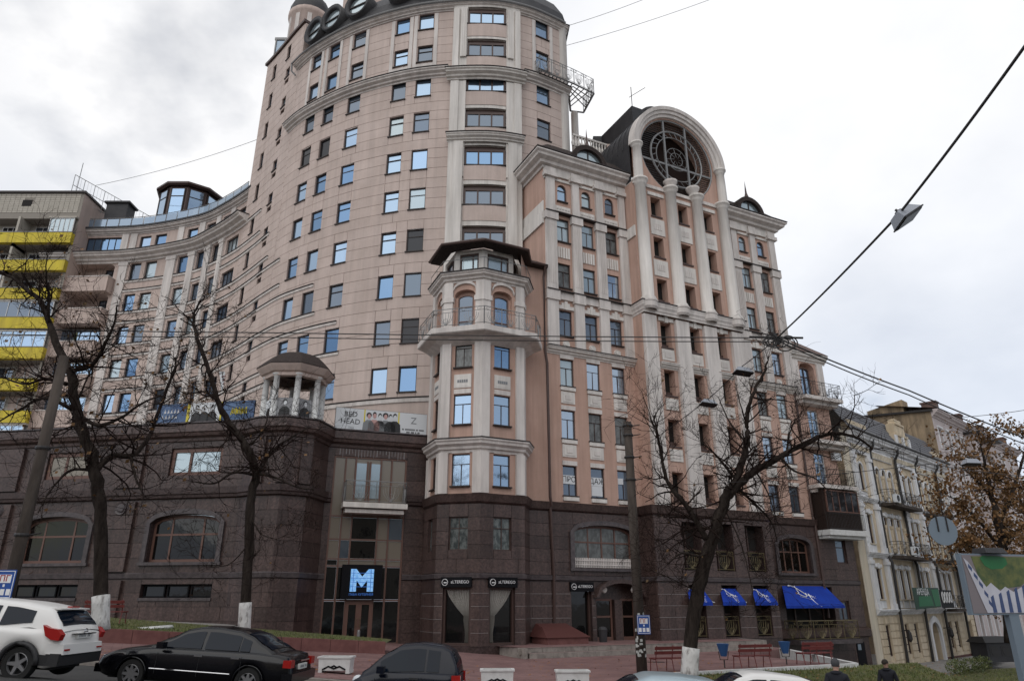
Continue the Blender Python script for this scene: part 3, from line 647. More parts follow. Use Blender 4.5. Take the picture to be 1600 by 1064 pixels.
# mansard with round windows
ms = MB(); cs = T.cuts(31.7, TE); 
A = [ms.add([T.P(u, 43.9, .1), T.P(u, 45.9, -.35), T.P(u, 48.0, -1.5), T.P(u, 49.3, -3.6), T.P(u, 50.0, -9)]) for u in cs]
for a, b in zip(A, A[1:]):
    for k in range(4): ms.face(a+k, b+k, b+k+1, a+k+1)
ms.poly([T.P(TE, 44.45, .1), T.P(TE, 45.9, -.35), T.P(TE, 48, -1.5), T.P(TE, 49.3, -3.6), T.P(TE, 50, -9), T.P(TE, 44.4, -9)])
PB("mansard_roof", ms, "slate")
for u in (33.45, 35.8, 38.7, 42.8, 45.1):
    m = T.mx(u, 46.75, 0); f = MB(); N = 20
    for ra, rb, ya, yb in ((.92, 1.28, -.12, 1.5),):
        pa_ = [(math.cos(2*math.pi*k/N), math.sin(2*math.pi*k/N)) for k in range(N)]
        i = f.add([m @ Vector((x*ra, ya+.1, z*ra)) for x, z in pa_]+[m @ Vector((x*rb, ya, z*rb)) for x, z in pa_]+[m @ Vector((x*rb, yb, z*rb)) for x, z in pa_]+[m @ Vector((x*ra, .35, z*ra)) for x, z in pa_])
        for k in range(N):
            j = (k+1) % N; f.face(i+k, i+j, i+N+j, i+N+k); f.face(i+N+k, i+N+j, i+2*N+j, i+2*N+k); f.face(i+k, i+3*N+k, i+3*N+j, i+j)
    o = PB("round_window", f, "slate", smooth=True)
    p = MB(); p.poly([m @ Vector((x*.95, .2, z*.95)) for x, z in pa_]); link("pane", p.mesh("pane", G["pale"]), o)
    p = MB(); p.box(-.93, .93, .1, .19, -.05, .05, m); link("glazing_bar", p.mesh("glazing_bar", M["darkframe"]), o)
# turret and lift glass
tu = MB(); tu.lathe([(1.95, 44), (1.95, 56.6), (2.15, 56.8), (2.2, 57.3), (2.05, 57.4)], 20, (-21.3, 57.5, 0)); t_o = PB("turret", tu, "pinkplain", smooth=True)
for k in range(10): a = math.pi*2*k/10; q = MB(); q.box(-.22, .22, -.08, .05, 50, 56.5, Matrix.Translation((-21.3+1.95*math.cos(a), 57.5+1.95*math.sin(a), 0)) @ Matrix.Rotation(a-math.pi/2, 4, 'Z')); link("turret_rib", q.mesh("turret_rib", M["cream"]), t_o)
q = MB(); q.lathe([(2.12, 57.35), (2.1, 58), (1.75, 59.1), (1.0, 60), (.01, 60.4)], 20, (-21.3, 57.5, 0)); link("turret_cap", q.mesh("turret_cap", M["slate"], True), t_o)
lg = MB(); lg.box(-24.3, -22.4, 57, 59, 46, 54.2); PB("lift_glass_box", lg, G["tint"]); lg = MB(); lg.box(-24.45, -22.3, 56.9, 59.1, 54.2, 54.5)
for x in (-24.3, -23.35, -22.4): lg.box(x-.06, x+.06, 56.9, 57, 46, 54.2)
PB("lift_box_frame", lg, "greyiron")
rb_ = MB(); rb_.box(-15.5, -3, 49.5, 62, 48, 53.3); PB("roof_penthouse", rb_, "pinkplain")
# engaged corner column, side wall of the tower
ec = MB(); ec.lathe([(.46, 20), (.46, 43.6), (.56, 43.7), (.6, 44.1)], 18, (3.98, 45.1, 0)); PB("corner_shaft", ec, "creamw", smooth=True)
sw = MB(); sw.poly([(4.4, 45.1, 8), (3.0, 62, 8), (3.0, 62, 44.4), (4.4, 45.1, 44.4)]); PB("tower_side_wall", sw, "pinkplain")
rk = MB(); rk.poly([(4.75, 44.75, 44.15), (3.3, 62, 44.15), (-5, 58, 50.2), (-5, 50, 50.2)]); rk.poly([(4.75, 44.75, 44.15), (-5, 50, 50.2), (.6, 43.1, 44.2)]); PB("corner_roof", rk, "slate")
# central stack of triple windows
SA, SB = 47.55, 52.6
sp_ = MB(); wall(sp_, T, SA, SB, 18, 44.0, [(48.62, 51.55, z, z+1.62) for z in ZS[1:]+[38.75, 41.9]], d=.3, rv=.3)
for s in (SA, SB): sp_.poly([T.P(s, 18, 0), T.P(s, 18, .3), T.P(s, 44, .3), T.P(s, 44, 0)])
PB("stack_wall", sp_, "creamw")
for z in ZS[1:]+[38.75, 41.9]:
    window(BLD, T, 50.08, z, 2.93, 1.38, pick([("sky", 3), ("dim", 2), ("blue", 1)]), vs=(.345, .655), frame="brownframe", d=.06, bar=.12)
    if z < 43: q = MB(); sbox(q, T, 48.62, 51.55, z-1.3, z-.12, .3, .34); PB("spandrel_panel", q, "pink")
    q = MB(); sbox(q, T, 48.6, 51.57, z+1.38, z+1.62, .0, .06); PB("lintel_shade_strip", q, "brownframe")  # dark brown strip stands for the shade under the lintel
for ua, ub, z0, z1, d1 in ((47.5, 48.1, 20, 36.3, .5), (48.1, 48.62, 28, 36.3, .42), (51.55, 52.1, 28, 36.3, .42), (52.1, 52.65, 20, 36.3, .5), (47.9, 48.55, 20, 30.85, .62), (51.65, 52.25, 20, 30.85, .62), (47.55, 48.0, 37.2, 43.35, .45), (52.2, 52.6, 37.2, 43.35, .45)):
    q = MB(); sbox(q, T, ua, ub, z0, z1, .3, d1); PB("stack_pilaster", q, "creamw")
for c in (48.35, 51.85):
    for k in (-1, 0, 1):
        q = MB(); sbox(q, T, c-.07+k*.15, c+.07+k*.15, 38.6, 43.35, .3, .45); PB("stack_reed", q, "creamw")
q = MB(); sweep(q, T, 47.2, 52.95, cornice(36.45, .62, .7, .35)); PB("stack_cornice", q, "creamw")
q = MB(); sbox(q, T, 47.15, 53.0, 37.12, 37.18, .1, 1.08); PB("stack_cornice_flashing", q, "darkframe")
q = MB(); sweep(q, T, 47.4, 52.75, cornice(30.85, .5, .5, .45)); PB("stack_cornice", q, "creamw")
q = MB(); sbox(q, T, 47.35, 52.8, 31.4, 31.46, .1, .98); PB("stack_cornice_flashing", q, "darkframe")
# tower side balcony with ornate railing, on a free column
bal = [T.P(53.9, 0, .05), T.P(53.9, 0, .95), T.P(56.9, 0, 1.0), Vector((6.5, 45.3, 0)), Vector((5.9, 47.6, 0)), Vector((4.8, 47.4, 0)), Vector((4.5, 45.3, 0))]
q = MB(); bz = Vector((0, 0, 37.72)); bb = [Vector((p.x, p.y, 0)) for p in bal]; n = len(bb)
for k in range(n): q.tube([bb[k]+bz, bb[(k+1) % n]+bz], .085, 4)
for t in (.25, .5, .75): q.tube([bb[3].lerp(bb[4], t)+bz, bb[2].lerp(bb[6], t)+bz], .05, 4); q.tube([bb[2].lerp(bb[3], t)+bz, bb[6].lerp(bb[5], t)+bz], .05, 4)
for k in range(9): q.tube([bb[0].lerp(bb[6], (k+.5)/9)+bz, bb[1].lerp(bb[2], (k+.5)/9)+bz], .05, 4)
PB("side_balcony_frame", q, "greyiron")
q = MB(); rail(q, [Vector((p.x, p.y, 37.8)) for p in bal[:5]], 1.35, ornate=1.1, r=.018); PB("side_balcony_railing", q, "greyiron")
q = MB(); q.lathe([(.32, 26), (.29, 37.5)], 14, (5.12, 47.4, 0)); PB("free_column", q, "creamw", smooth=True)
# terrace balustrade between tower and right wing
q = MB(); a = Vector((4.7, 45.4, 32.9)); b = Vector((7.6, 46.8, 32.9))
for k in range(13): c = a+(b-a)*k/12; q.lathe([(.09, 0), (.13, .3), (.05, .6), (.09, .9)], 6, tuple(c))
q.hexa([a+Vector((0, -.12, .9)), b+Vector((0, -.12, .9)), b+Vector((0, .12, .9)), a+Vector((0, .12, .9))], [a+Vector((0, -.12, 1.05)), b+Vector((0, -.12, 1.05)), b+Vector((0, .12, 1.05)), a+Vector((0, .12, 1.05))]); PB("roof_balustrade", q, "creamw")
q = MB(); q.box(7.5, 8.4, 46.6, 47.6, 30.5, 33.9); PB("roof_pier", q, "pinkplain"); q = MB(); q.box(6.7, 7.9, 48.4, 49.6, 32, 36.0); PB("chimney_box", q, "slate")
# --- octagonal bay
B = Surf([(-4.7, 39.6), (-3.8, 37.5), (-1.65, 36.95), (.55, 38.1), (.85, 39.72), (2.1, 40.3)])
bu = B.u
WZ = [5.7, 9.0, 12.25]
f0, f1, f2, f3 = bu[1]/2, (bu[1]+bu[2])/2, (bu[2]+bu[3])/2, (bu[3]+bu[4])/2
ww = 1.0
bh = []
for c in (f0, f1, f2):
    w = .8 if c == f0 else ww
    for z in WZ: bh.append((c-w/2, c+w/2, z, z+1.68))
    bh.append((c-.62, c+.62, 14.4, 17.0, .3, .36))
q = MB(); wall(q, B, 0, bu[5], 5.2, 17.6, bh); wall(q, B, bu[3], bu[5], 17.6, 19.9, []); PB("bay_wall", q, "orange")
for c in (f0, f1, f2):
    for z in WZ: window(BLD, B, c, z, .8 if c == f0 else ww, 1.68, pick([("sky", 4), ("blue", 2), ("pale", 2), ("grey", 3)]) if c != f0 else "dark", vs=(-.5,), hs=(.68,), frame="brownframe", d=-.1, bar=.022)
    window(BLD, B, c, 14.45, .95, 2.3, pick([("blue", 2), ("sky", 1), ("dim", 1)]), hs=(.27, .66), rise=.25, frame="brownlight", d=-.22, sill=False, name="balcony_door")
    q = MB(); sbox(q, B, c-.62, c-.475, 14.42, 16.6, -.24, -.19); sbox(q, B, c+.475, c+.62, 14.42, 16.6, -.24, -.19); sbox(q, B, c-.62, c+.62, 14.4, 17.0, -.38, -.355); PB("door_surround", q, "orange")
    for z in WZ[:2]:
        q = MB(); sbox(q, B, c-.5, c+.5, z+1.72, z+1.98, 0, .05); PB("lintel_block", q, "cream")
    z = 11.05; q = MB(); sbox(q, B, c-.5, c+.5, z, z+.78, 0, .05); sbox(q, B, c-.42, c+.42, z+.08, z+.7, .05, .06); o = PB("relief_panel", q, "creamw")
    q = MB()
    for k in range(5): sbox(q, B, c-.3+k*.125, c-.2+k*.125, z+.3, z+.46, .06, .075)
    l = link("relief_ornament", q.mesh("relief_ornament", M["inkg"]), o)
for i, (a, b_) in enumerate(((0, .45), (bu[1]-.42, bu[1]+.42), (bu[2]-.42, bu[2]+.42), (bu[3]-.42, bu[3]+.42))):
    q = MB()
    for z0, z1 in ((5.3, 7.45), (8.1, 13.9), (14.4, 17.45)): sbox(q, B, a, b_, z0, z1, 0, .16)
    sbox(q, B, max(0, a-.06), b_+.06, 16.2, 16.5, 0, .22)
    PB("bay_pilaster", q, "cream", label="wide bay corner pilaster")
q = MB(); sweep(q, B, 0, bu[4]-.3, cornice(7.45, .68, .45)); PB("bay_cornice", q, "cream")
q = MB(); sbox(q, B, 0, bu[4]-.25, 8.14, 8.2, -.05, .48); PB("bay_cornice_flashing", q, "darkframe")
q = MB(); sweep(q, B, 0, bu[4]-.2, [(0, 13.55), (.5, 13.85), (.95, 14.0), (1.0, 14.05), (1.0, 14.35), (0, 14.4)]); PB("bay_balcony_slab", q, "cream")
q = MB(); rail(q, [B.P(u, 14.4, .92) for u in (0.05, bu[1], bu[2], bu[3], bu[4]-.25)], 1.05, ornate=1.25, r=.015); PB("bay_balcony_railing", q, "greyiron")
# arches over the doors, cornice, glazed lantern storey, roof
for c in (f0, f1, f2):
    q = MB(); N = 12; hw = .72
    for k in range(N):
        t0, t1 = -1+2*k/N, -1+2*(k+1)/N
        a, b_ = c+hw*t0, c+hw*t1; za, zb = archz(t0, 16.85, .5), archz(t1, 16.85, .5)
        i = q.add([B.P(a, za, 0), B.P(b_, zb, 0), B.P(b_, zb+.16, 0), B.P(a, za+.16, 0), B.P(a, za, .12), B.P(b_, zb, .12), B.P(b_, zb+.16, .12), B.P(a, za+.16, .12)])
        for ff in ((4, 5, 6, 7), (7, 6, 2, 3), (0, 1, 5, 4)): q.face(*[i+x for x in ff])
    PB("door_arch_moulding", q, "cream")
q = MB(); sweep(q, B, 0, bu[4]-.3, cornice(17.45, .5, .5)); PB("bay_upper_cornice", q, "cream")
q = MB(); sbox(q, B, 0, bu[4]-.25, 17.97, 18.03, -.6, .55); PB("bay_cornice_flashing", q, "darkframe")
q = MB(); rail(q, [B.P(u, 17.95, .35) for u in (.05, bu[1], bu[2], bu[3], bu[4]-.3)], .85, step=1.2, r=.012); PB("lantern_railing", q, "greyiron")
LB = Surf([tuple(B.at(0, -.55)), tuple(B.at(bu[1], -.55)), tuple(B.at(bu[2], -.55)), tuple(B.at(bu[3], -.55)), tuple(B.at(bu[4], -.55))]); lu = LB.u
for a, b_ in zip(lu, lu[1:]):
    if b_-a > 1:
        q = MB(); sbox(q, LB, a, a+.28, 18, 19.85, -.2, 0); sbox(q, LB, b_-.28, b_, 18, 19.85, -.2, 0); sbox(q, LB, a+.28, b_-.28, 19.6, 19.85, -.2, -.02); PB("lantern_frame", q, "creamw")
        window(BLD, LB, (a+b_)/2, 18.02, b_-a-.56, 1.58, pick([("sky", 2), ("pale", 2), ("dim", 1)]), vs=(.68,), frame="brownframe", d=-.1, sill=False, bar=.08)
def hiproof(S, us, z0, d0, steps, m, name):
    q = MB(); A = [q.add([S.P(u, z, d) for z, d in steps]) for u in us]; n = len(steps)
    for a, b_ in zip(A, A[1:]):
        for k in range(n-1): q.face(a+k, b_+k, b_+k+1, a+k+1)
    PB(name, q, m)
hiproof(B, [0, bu[1], bu[2], bu[3], bu[4], bu[5]], 0, 0, [(19.75, -.3), (19.75, .42), (19.95, .46), (20.05, .3), (20.9, -1.1), (21.3, -2.2)], "shingle", "bay_roof")
q = MB(); q.tube([B.P(u, 19.86, .5) for u in (0, bu[1], bu[2], bu[3], bu[4]+.1, bu[5]-.25)], .09, 6); q.tube([B.P(bu[5]-.22, 19.8, .5), B.P(bu[5]-.2, 19.2, .2), B.P(bu[5]-.2, 14.3, .2), B.P(bu[5]-.15, 13.4, .35), B.P(bu[5]-.12, 5.5, .35), B.P(bu[5]+0, 5.0, .3)], .085, 7)
q.tube([wl(-.05, .2).to_3d()+Vector((0, 0, 5.1)), wl(.1, .2).to_3d()+Vector((0, 0, 1.4)), wl(.1, .15).to_3d()+Vector((0, 0, -1))], .085, 7); PB("drain_pipe", q, "brownframe", label="brown drain pipe between bay and right wing")

# --- straight right wing: W (left bays), C (pavilion), Rg (right bays), slim end
Wf = Surf([tuple(wl(-1.2, 0)), tuple(wl(40, 0))])     # u runs from -1.2
def U(u): return u+1.2
WS = [5.7, 9.02, 12.25, 15.5, 18.8, 22.1]
def bays(cols, ua, ub, wide=.95, top=28.0):
    hs = []
    for c in cols:
        for z in WS: hs.append((U(c-wide/2), U(c+wide/2), z, z+1.72))
        hs.append((U(c-.36), U(c+.36), 25.15, 26.45, .36))
    q = MB(); wall(q, Wf, U(ua), U(ub), 5.2, top, hs); PB("wing_block_wall", q, "orange")
    for c in cols:
        for k, z in enumerate(WS):
            window(BLD, Wf, U(c), z, wide, 1.72, ("dim" if k == 0 else pick([("skyw", 5), ("pale", 4), ("grey", 2), ("dim", 1)])), vs=(-.5,), hs=(.68,), frame="brownframe", d=-.13, bar=.024)
            if k < 3:
                q = MB(); sbox(q, Wf, U(c-.52), U(c+.52), z-.3, z-.085, 0, .12); PB("window_apron", q, "creamw")
                q = MB(); sbox(q, Wf, U(c-.5), U(c+.5), z+1.74, z+2.0, 0, .05); PB("lintel_block", q, "cream")
                if k:
                    q = MB(); sbox(q, Wf, U(c-.48), U(c+.48), z-1.1, z-.36, 0, .05); sbox(q, Wf, U(c-.36), U(c+.36), z-1.0, z-.46, .05, .075); o = PB("relief_panel", q, "creamw")
                    q = MB(); sbox(q, Wf, U(c-.2), U(c+.2), z-.86, z-.6, .075, .1); link("relief_ornament", q.mesh("relief_ornament", M["cream"]), o)
            if k == 3:
                q = MB(); sbox(q, Wf, U(c-.62), U(c+.62), z+1.78, z+2.02, 0, .1); sbox(q, Wf, U(c-.3), U(c+.3), z+2.02, z+2.2, 0, .1); sbox(q, Wf, U(c-.1), U(c+.1), z+1.74, z+2.3, 0, .16); PB("keystone_hood", q, "creamw")
                q = MB(); q.lathe([(.001, .12), (.12, .12), (.14, .06), (.22, .1), (.26, .0)], 12); o = PB("round_medallion", q, "creamw"); o.matrix_basis = Wf.mx(U(c), z-.55, 0) @ Matrix.Rotation(R(90), 4, 'X'); o.matrix_parent_inverse = Matrix.Translation(BLD.location).inverted()
            if k == 5:
                for j in range(5): q = MB(); sbox(q, Wf, U(c-.45+j*.19), U(c-.32+j*.19), z-1.2, z-.42, 0, .07); PB("ribbed_apron", q, "creamw")
        window(BLD, Wf, U(c), 25.15, .72, 1.3, pick([("pale", 3), ("sky", 2), ("dim", 1)]), rise=.36, hs=(.68,), frame="brownframe", d=-.13, bar=.04)
        q = MB(); sbox(q, Wf, U(c-.6), U(c+.6), 24.35, 24.75, 0, .06); o = PB("frieze_panel", q, "creamw")
        q = MB()
        for j in range(5): q.sphere(tuple(Wf.P(U(c-.42+j*.21), 24.55, .07)), .09, 6, 4, (1, .5, 1))
        link("frieze_scroll", q.mesh("frieze_scroll", M["cream"]), o)
def pilasters(us, flut=True):
    for a, b_ in us:
        a, b_ = U(a), U(b_); q = MB()
        sbox(q, Wf, a, b_, 14.65, 17.75, 0, .2); sbox(q, Wf, a-.08, b_+.08, 17.75, 18.42, 0, .3)
        sbox(q, Wf, a, b_, 18.45, 23.5, 0, .2); sbox(q, Wf, a-.09, b_+.09, 23.5, 24.05, 0, .3)
        sbox(q, Wf, a+.08, b_-.08, 24.12, 26.75, 0, .2); sbox(q, Wf, a-.12, b_+.12, 26.75, 27.05, 0, .36); sbox(q, Wf, a, b_, 27.05, 27.45, 0, .26)
        w = (b_-a)/5
        for k in (1, 2, 3, 4): sbox(q, Wf, a+w*k-.03, a+w*k+.03, 18.9, 23.2, .2, .225)
        PB("wing_pilaster", q, "cream")
def bands(ua, ub):
    q = MB(); sweep(q, Wf, U(ua), U(ub), cornice(14.2, .42, .38)); PB("floor_cornice", q, "creamw")
    q = MB(); sbox(q, Wf, U(ua), U(ub), 14.63, 14.68, 0, .42); PB("cornice_flashing", q, "darkframe")
    q = MB(); sbox(q, Wf, U(ua), U(ub), 17.9, 18.4, 0, .16); PB("floor_band", q, "cream"); q = MB(); sbox(q, Wf, U(ua), U(ub), 18.4, 18.46, 0, .36); PB("cornice_flashing", q, "darkframe")
    q = MB(); sbox(q, Wf, U(ua), U(ub), 24.06, 24.12, 0, .36); PB("cornice_flashing", q, "darkframe")
    q = MB(); sbox(q, Wf, U(ua), U(ub), 26.62, 26.8, 0, .1); sbox(q, Wf, U(ua), U(ub), 26.95, 27.4, 0, .14); PB("frieze_band", q, "creamw")
bays([1.42, 3.33, 5.23], 0, 6.6); pilasters([(.05, .85), (2.05, 2.75), (3.95, 4.65), (5.85, 6.5)]); bands(0, 6.55)
bays([15.6, 17.5, 19.4], 14.9, 20.86); pilasters([(14.95, 15.0), (16.2, 16.9), (18.1, 18.8), (20.1, 20.86)]); bands(14.95, 20.9)
def topcorn(pl, name):
    S = Surf(pl); q = MB(); sweep(q, S, 0, S.L, cornice(27.4, .9, .9)); PB(name, q, "cream"); q = MB(); sbox(q, S, 0, S.L, 28.36, 28.42, -.3, .93); PB("top_cornice_flashing", q, "darkframe"); return S
SW_ = topcorn([tuple(wl(0, -4.6)), tuple(wl(0, 0)), tuple(wl(6.55, 0))], "top_cornice")
SR_ = topcorn([tuple(wl(15, 0)), tuple(wl(20.86, 0)), tuple(wl(20.86, -7))], "top_cornice")
# return walls
q = MB(); S = Surf([tuple(wl(0, -5)), tuple(wl(0, 0))]); wall(q, S, 0, S.L, 5.2, 28, []); sb = MB()
PB("return_wall", q, "orange")
q = MB(); sbox(q, S, 0, S.L, 23.2, 24.1, 0, .12); sbox(q, S, 0, S.L, 24.1, 24.9, 0, .06); PB("return_band", q, "creamw")
q = MB(); S = Surf([tuple(wl(20.86, 0)), tuple(wl(20.86, -9))]); wall(q, S, 0, S.L, 5.2, 28, []); PB("return_wall", q, "orange")
# mansards with eyebrow dormers
def mans(S, c, name):
    hiproof(S, [0]+[x for x in S.u[1:-1]]+[S.L], 0, 0, [(28.4, .88), (28.8, .4), (30.2, -.9), (31.2, -2.6)], "shingle", name)
mans(SW_, 0, "mansard_roof"); mans(SR_, 0, "mansard_roof")
for u in (3.4, 18.3):
    m = Wf.mx(U(u), 28.6, .6); N = 14
    q = MB(); pa_ = [(math.cos(math.pi*k/N), math.sin(math.pi*k/N)) for k in range(N+1)]
    i = q.add([m @ Vector((x*1.05, 0, z*.95)) for x, z in pa_]+[m @ Vector((x*1.4, 0, z*1.3)) for x, z in pa_]+[m @ Vector((x*1.4, 2.2, z*1.3)) for x, z in pa_]+[m @ Vector((x*1.05, .3, z*.95)) for x, z in pa_]); K = N+1
    for k in range(N): q.face(i+k, i+k+1, i+K+k+1, i+K+k); q.face(i+K+k, i+K+k+1, i+2*K+k+1, i+2*K+k); q.face(i+k+1, i+k, i+3*K+k, i+3*K+k+1)
    o = PB("eyebrow_dormer", q, "shingle")
    p = MB(); p.poly([m @ Vector((x*1.05, .25, z*.95)) for x, z in pa_]); link("pane", p.mesh("pane", G["pale"]), o)
    p = MB(); p.box(-.04, .04, .2, .26, 0, .95, m); link("glazing_bar", p.mesh("glazing_bar", M["darkframe"]), o)
    p = MB(); p.lathe([(.28, 1.2), (.16, 1.5), (.08, 1.8), (.005, 2.9)], 8); link("finial", p.mesh("finial", M["brownframe"]), o).matrix_basis = m @ Matrix.Translation((0, .3, 0))
# --- central pavilion, standing 1.15 m forward
CD = 1.15
C0, C1 = 6.5, 15.0
ccol = [8.4, 10.82, 13.12]
ch_ = []
for c in ccol:
    for z, h in ((5.7, 1.7), (9.0, 1.7), (12.25, 1.7), (15.5, 1.75), (18.75, 1.65), (22.05, 1.55), (25.25, 1.5)): ch_.append((U(c-.43), U(c+.43), z, z+h, 0, .6))
q = MB(); wall(q, Wf, U(C0), U(C1), 5.2, 27.6, ch_, d=CD)
sd_ = Surf([tuple(wl(C0, 0)), tuple(wl(C0, CD))]); wall(q, sd_, 0, CD, 5.2, 27.6, []); sd2 = Surf([tuple(wl(C1, CD)), tuple(wl(C1, 0))]); wall(q, sd2, 0, CD, 5.2, 27.6, [])
PB("pavilion_wall", q, "orange")
for h in ch_:
    q = MB(); sbox(q, Wf, h[0]-.01, h[1]+.01, h[2]-.01, h[3]+.01, CD-.7, CD-.6); o = PB("loggia_recess", q, "dark")  # black plate paints the darkness inside the opening
    q = MB(); sbox(q, Wf, h[0]+.08, h[0]+.12, h[2], h[3], CD-.59, CD-.5); sbox(q, Wf, h[0], h[1], h[2]+.02, h[2]+.35, CD-.45, CD-.4); link("opening_lining", q.mesh("opening_lining", M["brownframe"]), o)
    q = MB(); sbox(q, Wf, h[0]-.05, h[1]+.05, h[2]-.1, h[2]-.003, CD, CD+.08); link("sill", q.mesh("sill", M["brownframe"]), o)
for i, c in enumerate(ccol):
    a, b_ = U(c-.6), U(c+.6)
    for z, hh in ((20.6, 1.2), (23.75, 1.25)):
        q = MB(); sbox(q, Wf, a, b_, z, z+hh, CD, CD+.06); o = PB("apron_block", q, "creamw")
        q = MB()
        for k in range(4): sbox(q, Wf, U(c-.32+k*.17), U(c-.2+k*.17), z+.4, z+.85, CD+.06, CD+.085)
        link("relief_ornament", q.mesh("relief_ornament", M["cream"]), o)
    for z in (14.6, 11.3, 8.05):
        q = MB(); sbox(q, Wf, U(c-.5), U(c+.5), z, z+.75, CD, CD+.06); o = PB("relief_panel", q, "creamw"); q = MB(); sbox(q, Wf, U(c-.28), U(c+.28), z+.18, z+.56, CD+.06, CD+.09); link("relief_ornament", q.mesh("relief_ornament", M["cream"]), o)
    q = MB(); sbox(q, Wf, U(c-.62), U(c+.62), 17.3, 17.55, CD, CD+.1); sbox(q, Wf, U(c-.12), U(c+.12), 17.2, 17.75, CD, CD+.16); PB("keystone_hood", q, "creamw")
    q = MB(); sbox(q, Wf, U(c-.7), U(c+.7), 26.85, 27.1, CD, CD+.1); PB("keystone_hood", q, "creamw")
    q = MB(); sweep(q, Wf, U(c-.7), U(c+.7), cornice(14.0, .4, .3, CD)); PB("floor_cornice", q, "creamw")
for a, b_ in ((6.5, 7.5), (9.1, 10.2), (11.5, 12.6), (13.95, 15.0)):
    q = MB(); sbox(q, Wf, U(a), U(b_), 5.3, 17.5, CD, CD+.25); PB("giant_pilaster", q, "cream")
    c = wl((a+b_)/2, CD+.18); q = MB(); column(q, c, 18.4, 27.75, .42, 18); PB("giant_column", q, "creamw", smooth=True)
    q = MB(); q.lathe([(.5, 17.8), (.6, 17.95), (.6, 18.3), (.64, 18.32), (.64, 18.42), (.001, 18.42)], 18, (c.x, c.y, 0)); PB("column_plinth", q, "cream", smooth=False)
PS = Surf([tuple(wl(C0, 0)), tuple(wl(C0, CD+.3)), tuple(wl(C1, CD+.3)), tuple(wl(C1, 0))])
q = MB(); sweep(q, PS, 0, PS.L, cornice(17.6, .75, .2)); PB("pavilion_cornice", q, "cream"); q = MB(); sbox(q, PS, 0, PS.L, 18.36, 18.42, -.4, .24); PB("cornice_flashing", q, "darkframe")
sdb = MB(); sbox(sdb, sd_, 0, CD, 23.3, 24.1, 0, .1); PB("return_band", sdb, "creamw")
# attic wall with the round grille under a barrel arch
AC_, AZ, AR = 10.75, 30.7, 3.35
q = MB(); N = 40
ring = [(AC_+AR*math.cos(2*math.pi*k/N), AZ+AR*math.sin(2*math.pi*k/N)) for k in range(N+1)]
def outer(u, z):
    a = math.atan2(z-AZ, u-AC_)
    if z >= AZ: return (AC_+4.15*math.cos(a), AZ+4.15*math.sin(a))
    s = min((4.15/abs(math.cos(a))) if abs(math.cos(a)) > 1e-6 else 1e9, 3.15/max(1e-6, abs(math.sin(a)))); return (AC_+s*math.cos(a), AZ+s*math.sin(a))
for (ua, za), (ub, zb) in zip(ring, ring[1:]):
    oa, ob = outer(ua, za), outer(ub, zb)
    q.poly([Wf.P(U(ua), za, CD+.05), Wf.P(U(ub), zb, CD+.05), Wf.P(U(ob[0]), ob[1], CD+.05), Wf.P(U(oa[0]), oa[1], CD+.05)])
    q.poly([Wf.P(U(ua), za, CD+.05), Wf.P(U(ua), za, CD-1.6), Wf.P(U(ub), zb, CD-1.6), Wf.P(U(ub), zb, CD+.05)])
PB("attic_drum_wall", q, "orange")
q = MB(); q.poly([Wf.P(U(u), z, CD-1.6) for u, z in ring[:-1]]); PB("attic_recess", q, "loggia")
q = MB(); sbox(q, Wf, U(C0), U(C1), 27.4, 27.65, CD-1.5, CD+.12); PB("attic_ledge", q, "cream")
def ringbar(r, rad, n=40, d=CD-.05, a0=0, a1=360): return [Wf.P(U(AC_+r*math.cos(R(a0+(a1-a0)*k/n))), AZ+r*math.sin(R(a0+(a1-a0)*k/n)), d) for k in range(n+1)]
q = MB(); q.tube(ringbar(3.3, 0), .07, 5); q.tube(ringbar(2.35, 0), .075, 5); q.tube(ringbar(1.85, 0), .04, 4)
for x in (-1.02, 1.02):
    sbox(q, Wf, U(AC_+x-.07), U(AC_+x+.07), 27.7, AZ+3.15, CD-.12, CD+.0)
sbox(q, Wf, U(AC_-3.3), U(AC_+3.3), AZ-.75, AZ-.6, CD-.2, CD-.06)
for k in range(26):
    a = 2*math.pi*k/26; q.tube([Wf.P(U(AC_+1.87*math.cos(a)), AZ+1.87*math.sin(a), CD-.05), Wf.P(U(AC_+2.33*math.cos(a+.12)), AZ+2.33*math.sin(a+.12), CD-.05)], .02, 3)
for r in (.95, .55): q.tube(ringbar(r, 0, 24), .025, 4)
for k in range(8):
    a = 2*math.pi*k/8; q.tube([Wf.P(U(AC_+.2*math.cos(a)), AZ+.2*math.sin(a), CD-.05), Wf.P(U(AC_+.95*math.cos(a+.2)), AZ+.95*math.sin(a+.2), CD-.05)], .015, 3)
PB("round_grille", q, "greyiron")
q = MB()
for k in range(34):
    z = AZ-3.1+k*.19; w = math.sqrt(max(0, 3.3**2-(z-AZ)**2)); wi = math.sqrt(max(0, 2.35**2-(z-AZ)**2)) if abs(z-AZ) < 2.35 else 0
    for a, b_ in ((-w, -wi), (wi, w)) if wi else ((-w, w),): sbox(q, Wf, U(AC_+a), U(AC_+b_), z, z+.05, CD-.3, CD-.26)
PB("grille_slats", q, "iron", stuff=True)
q = MB(); prof = [(3.44, .05), (3.46, .2), (3.66, .24), (3.69, .36), (3.9, .4), (3.93, .5), (4.2, .54), (4.22, -.2)]; N = 36; A = []
for k in range(N+1):
    a = math.pi*k/N; A.append(q.add([Wf.P(U(AC_+r*math.cos(a)), AZ+r*math.sin(a), CD+d) for r, d in prof]))
for a, b_ in zip(A, A[1:]):
    for k in range(len(prof)-1): q.face(a+k, a+k+1, b_+k+1, b_+k)
q.face(*range(A[0], A[0]+len(prof))); q.face(*range(A[-1], A[-1]+len(prof)))
PB("attic_arch", q, "cream")
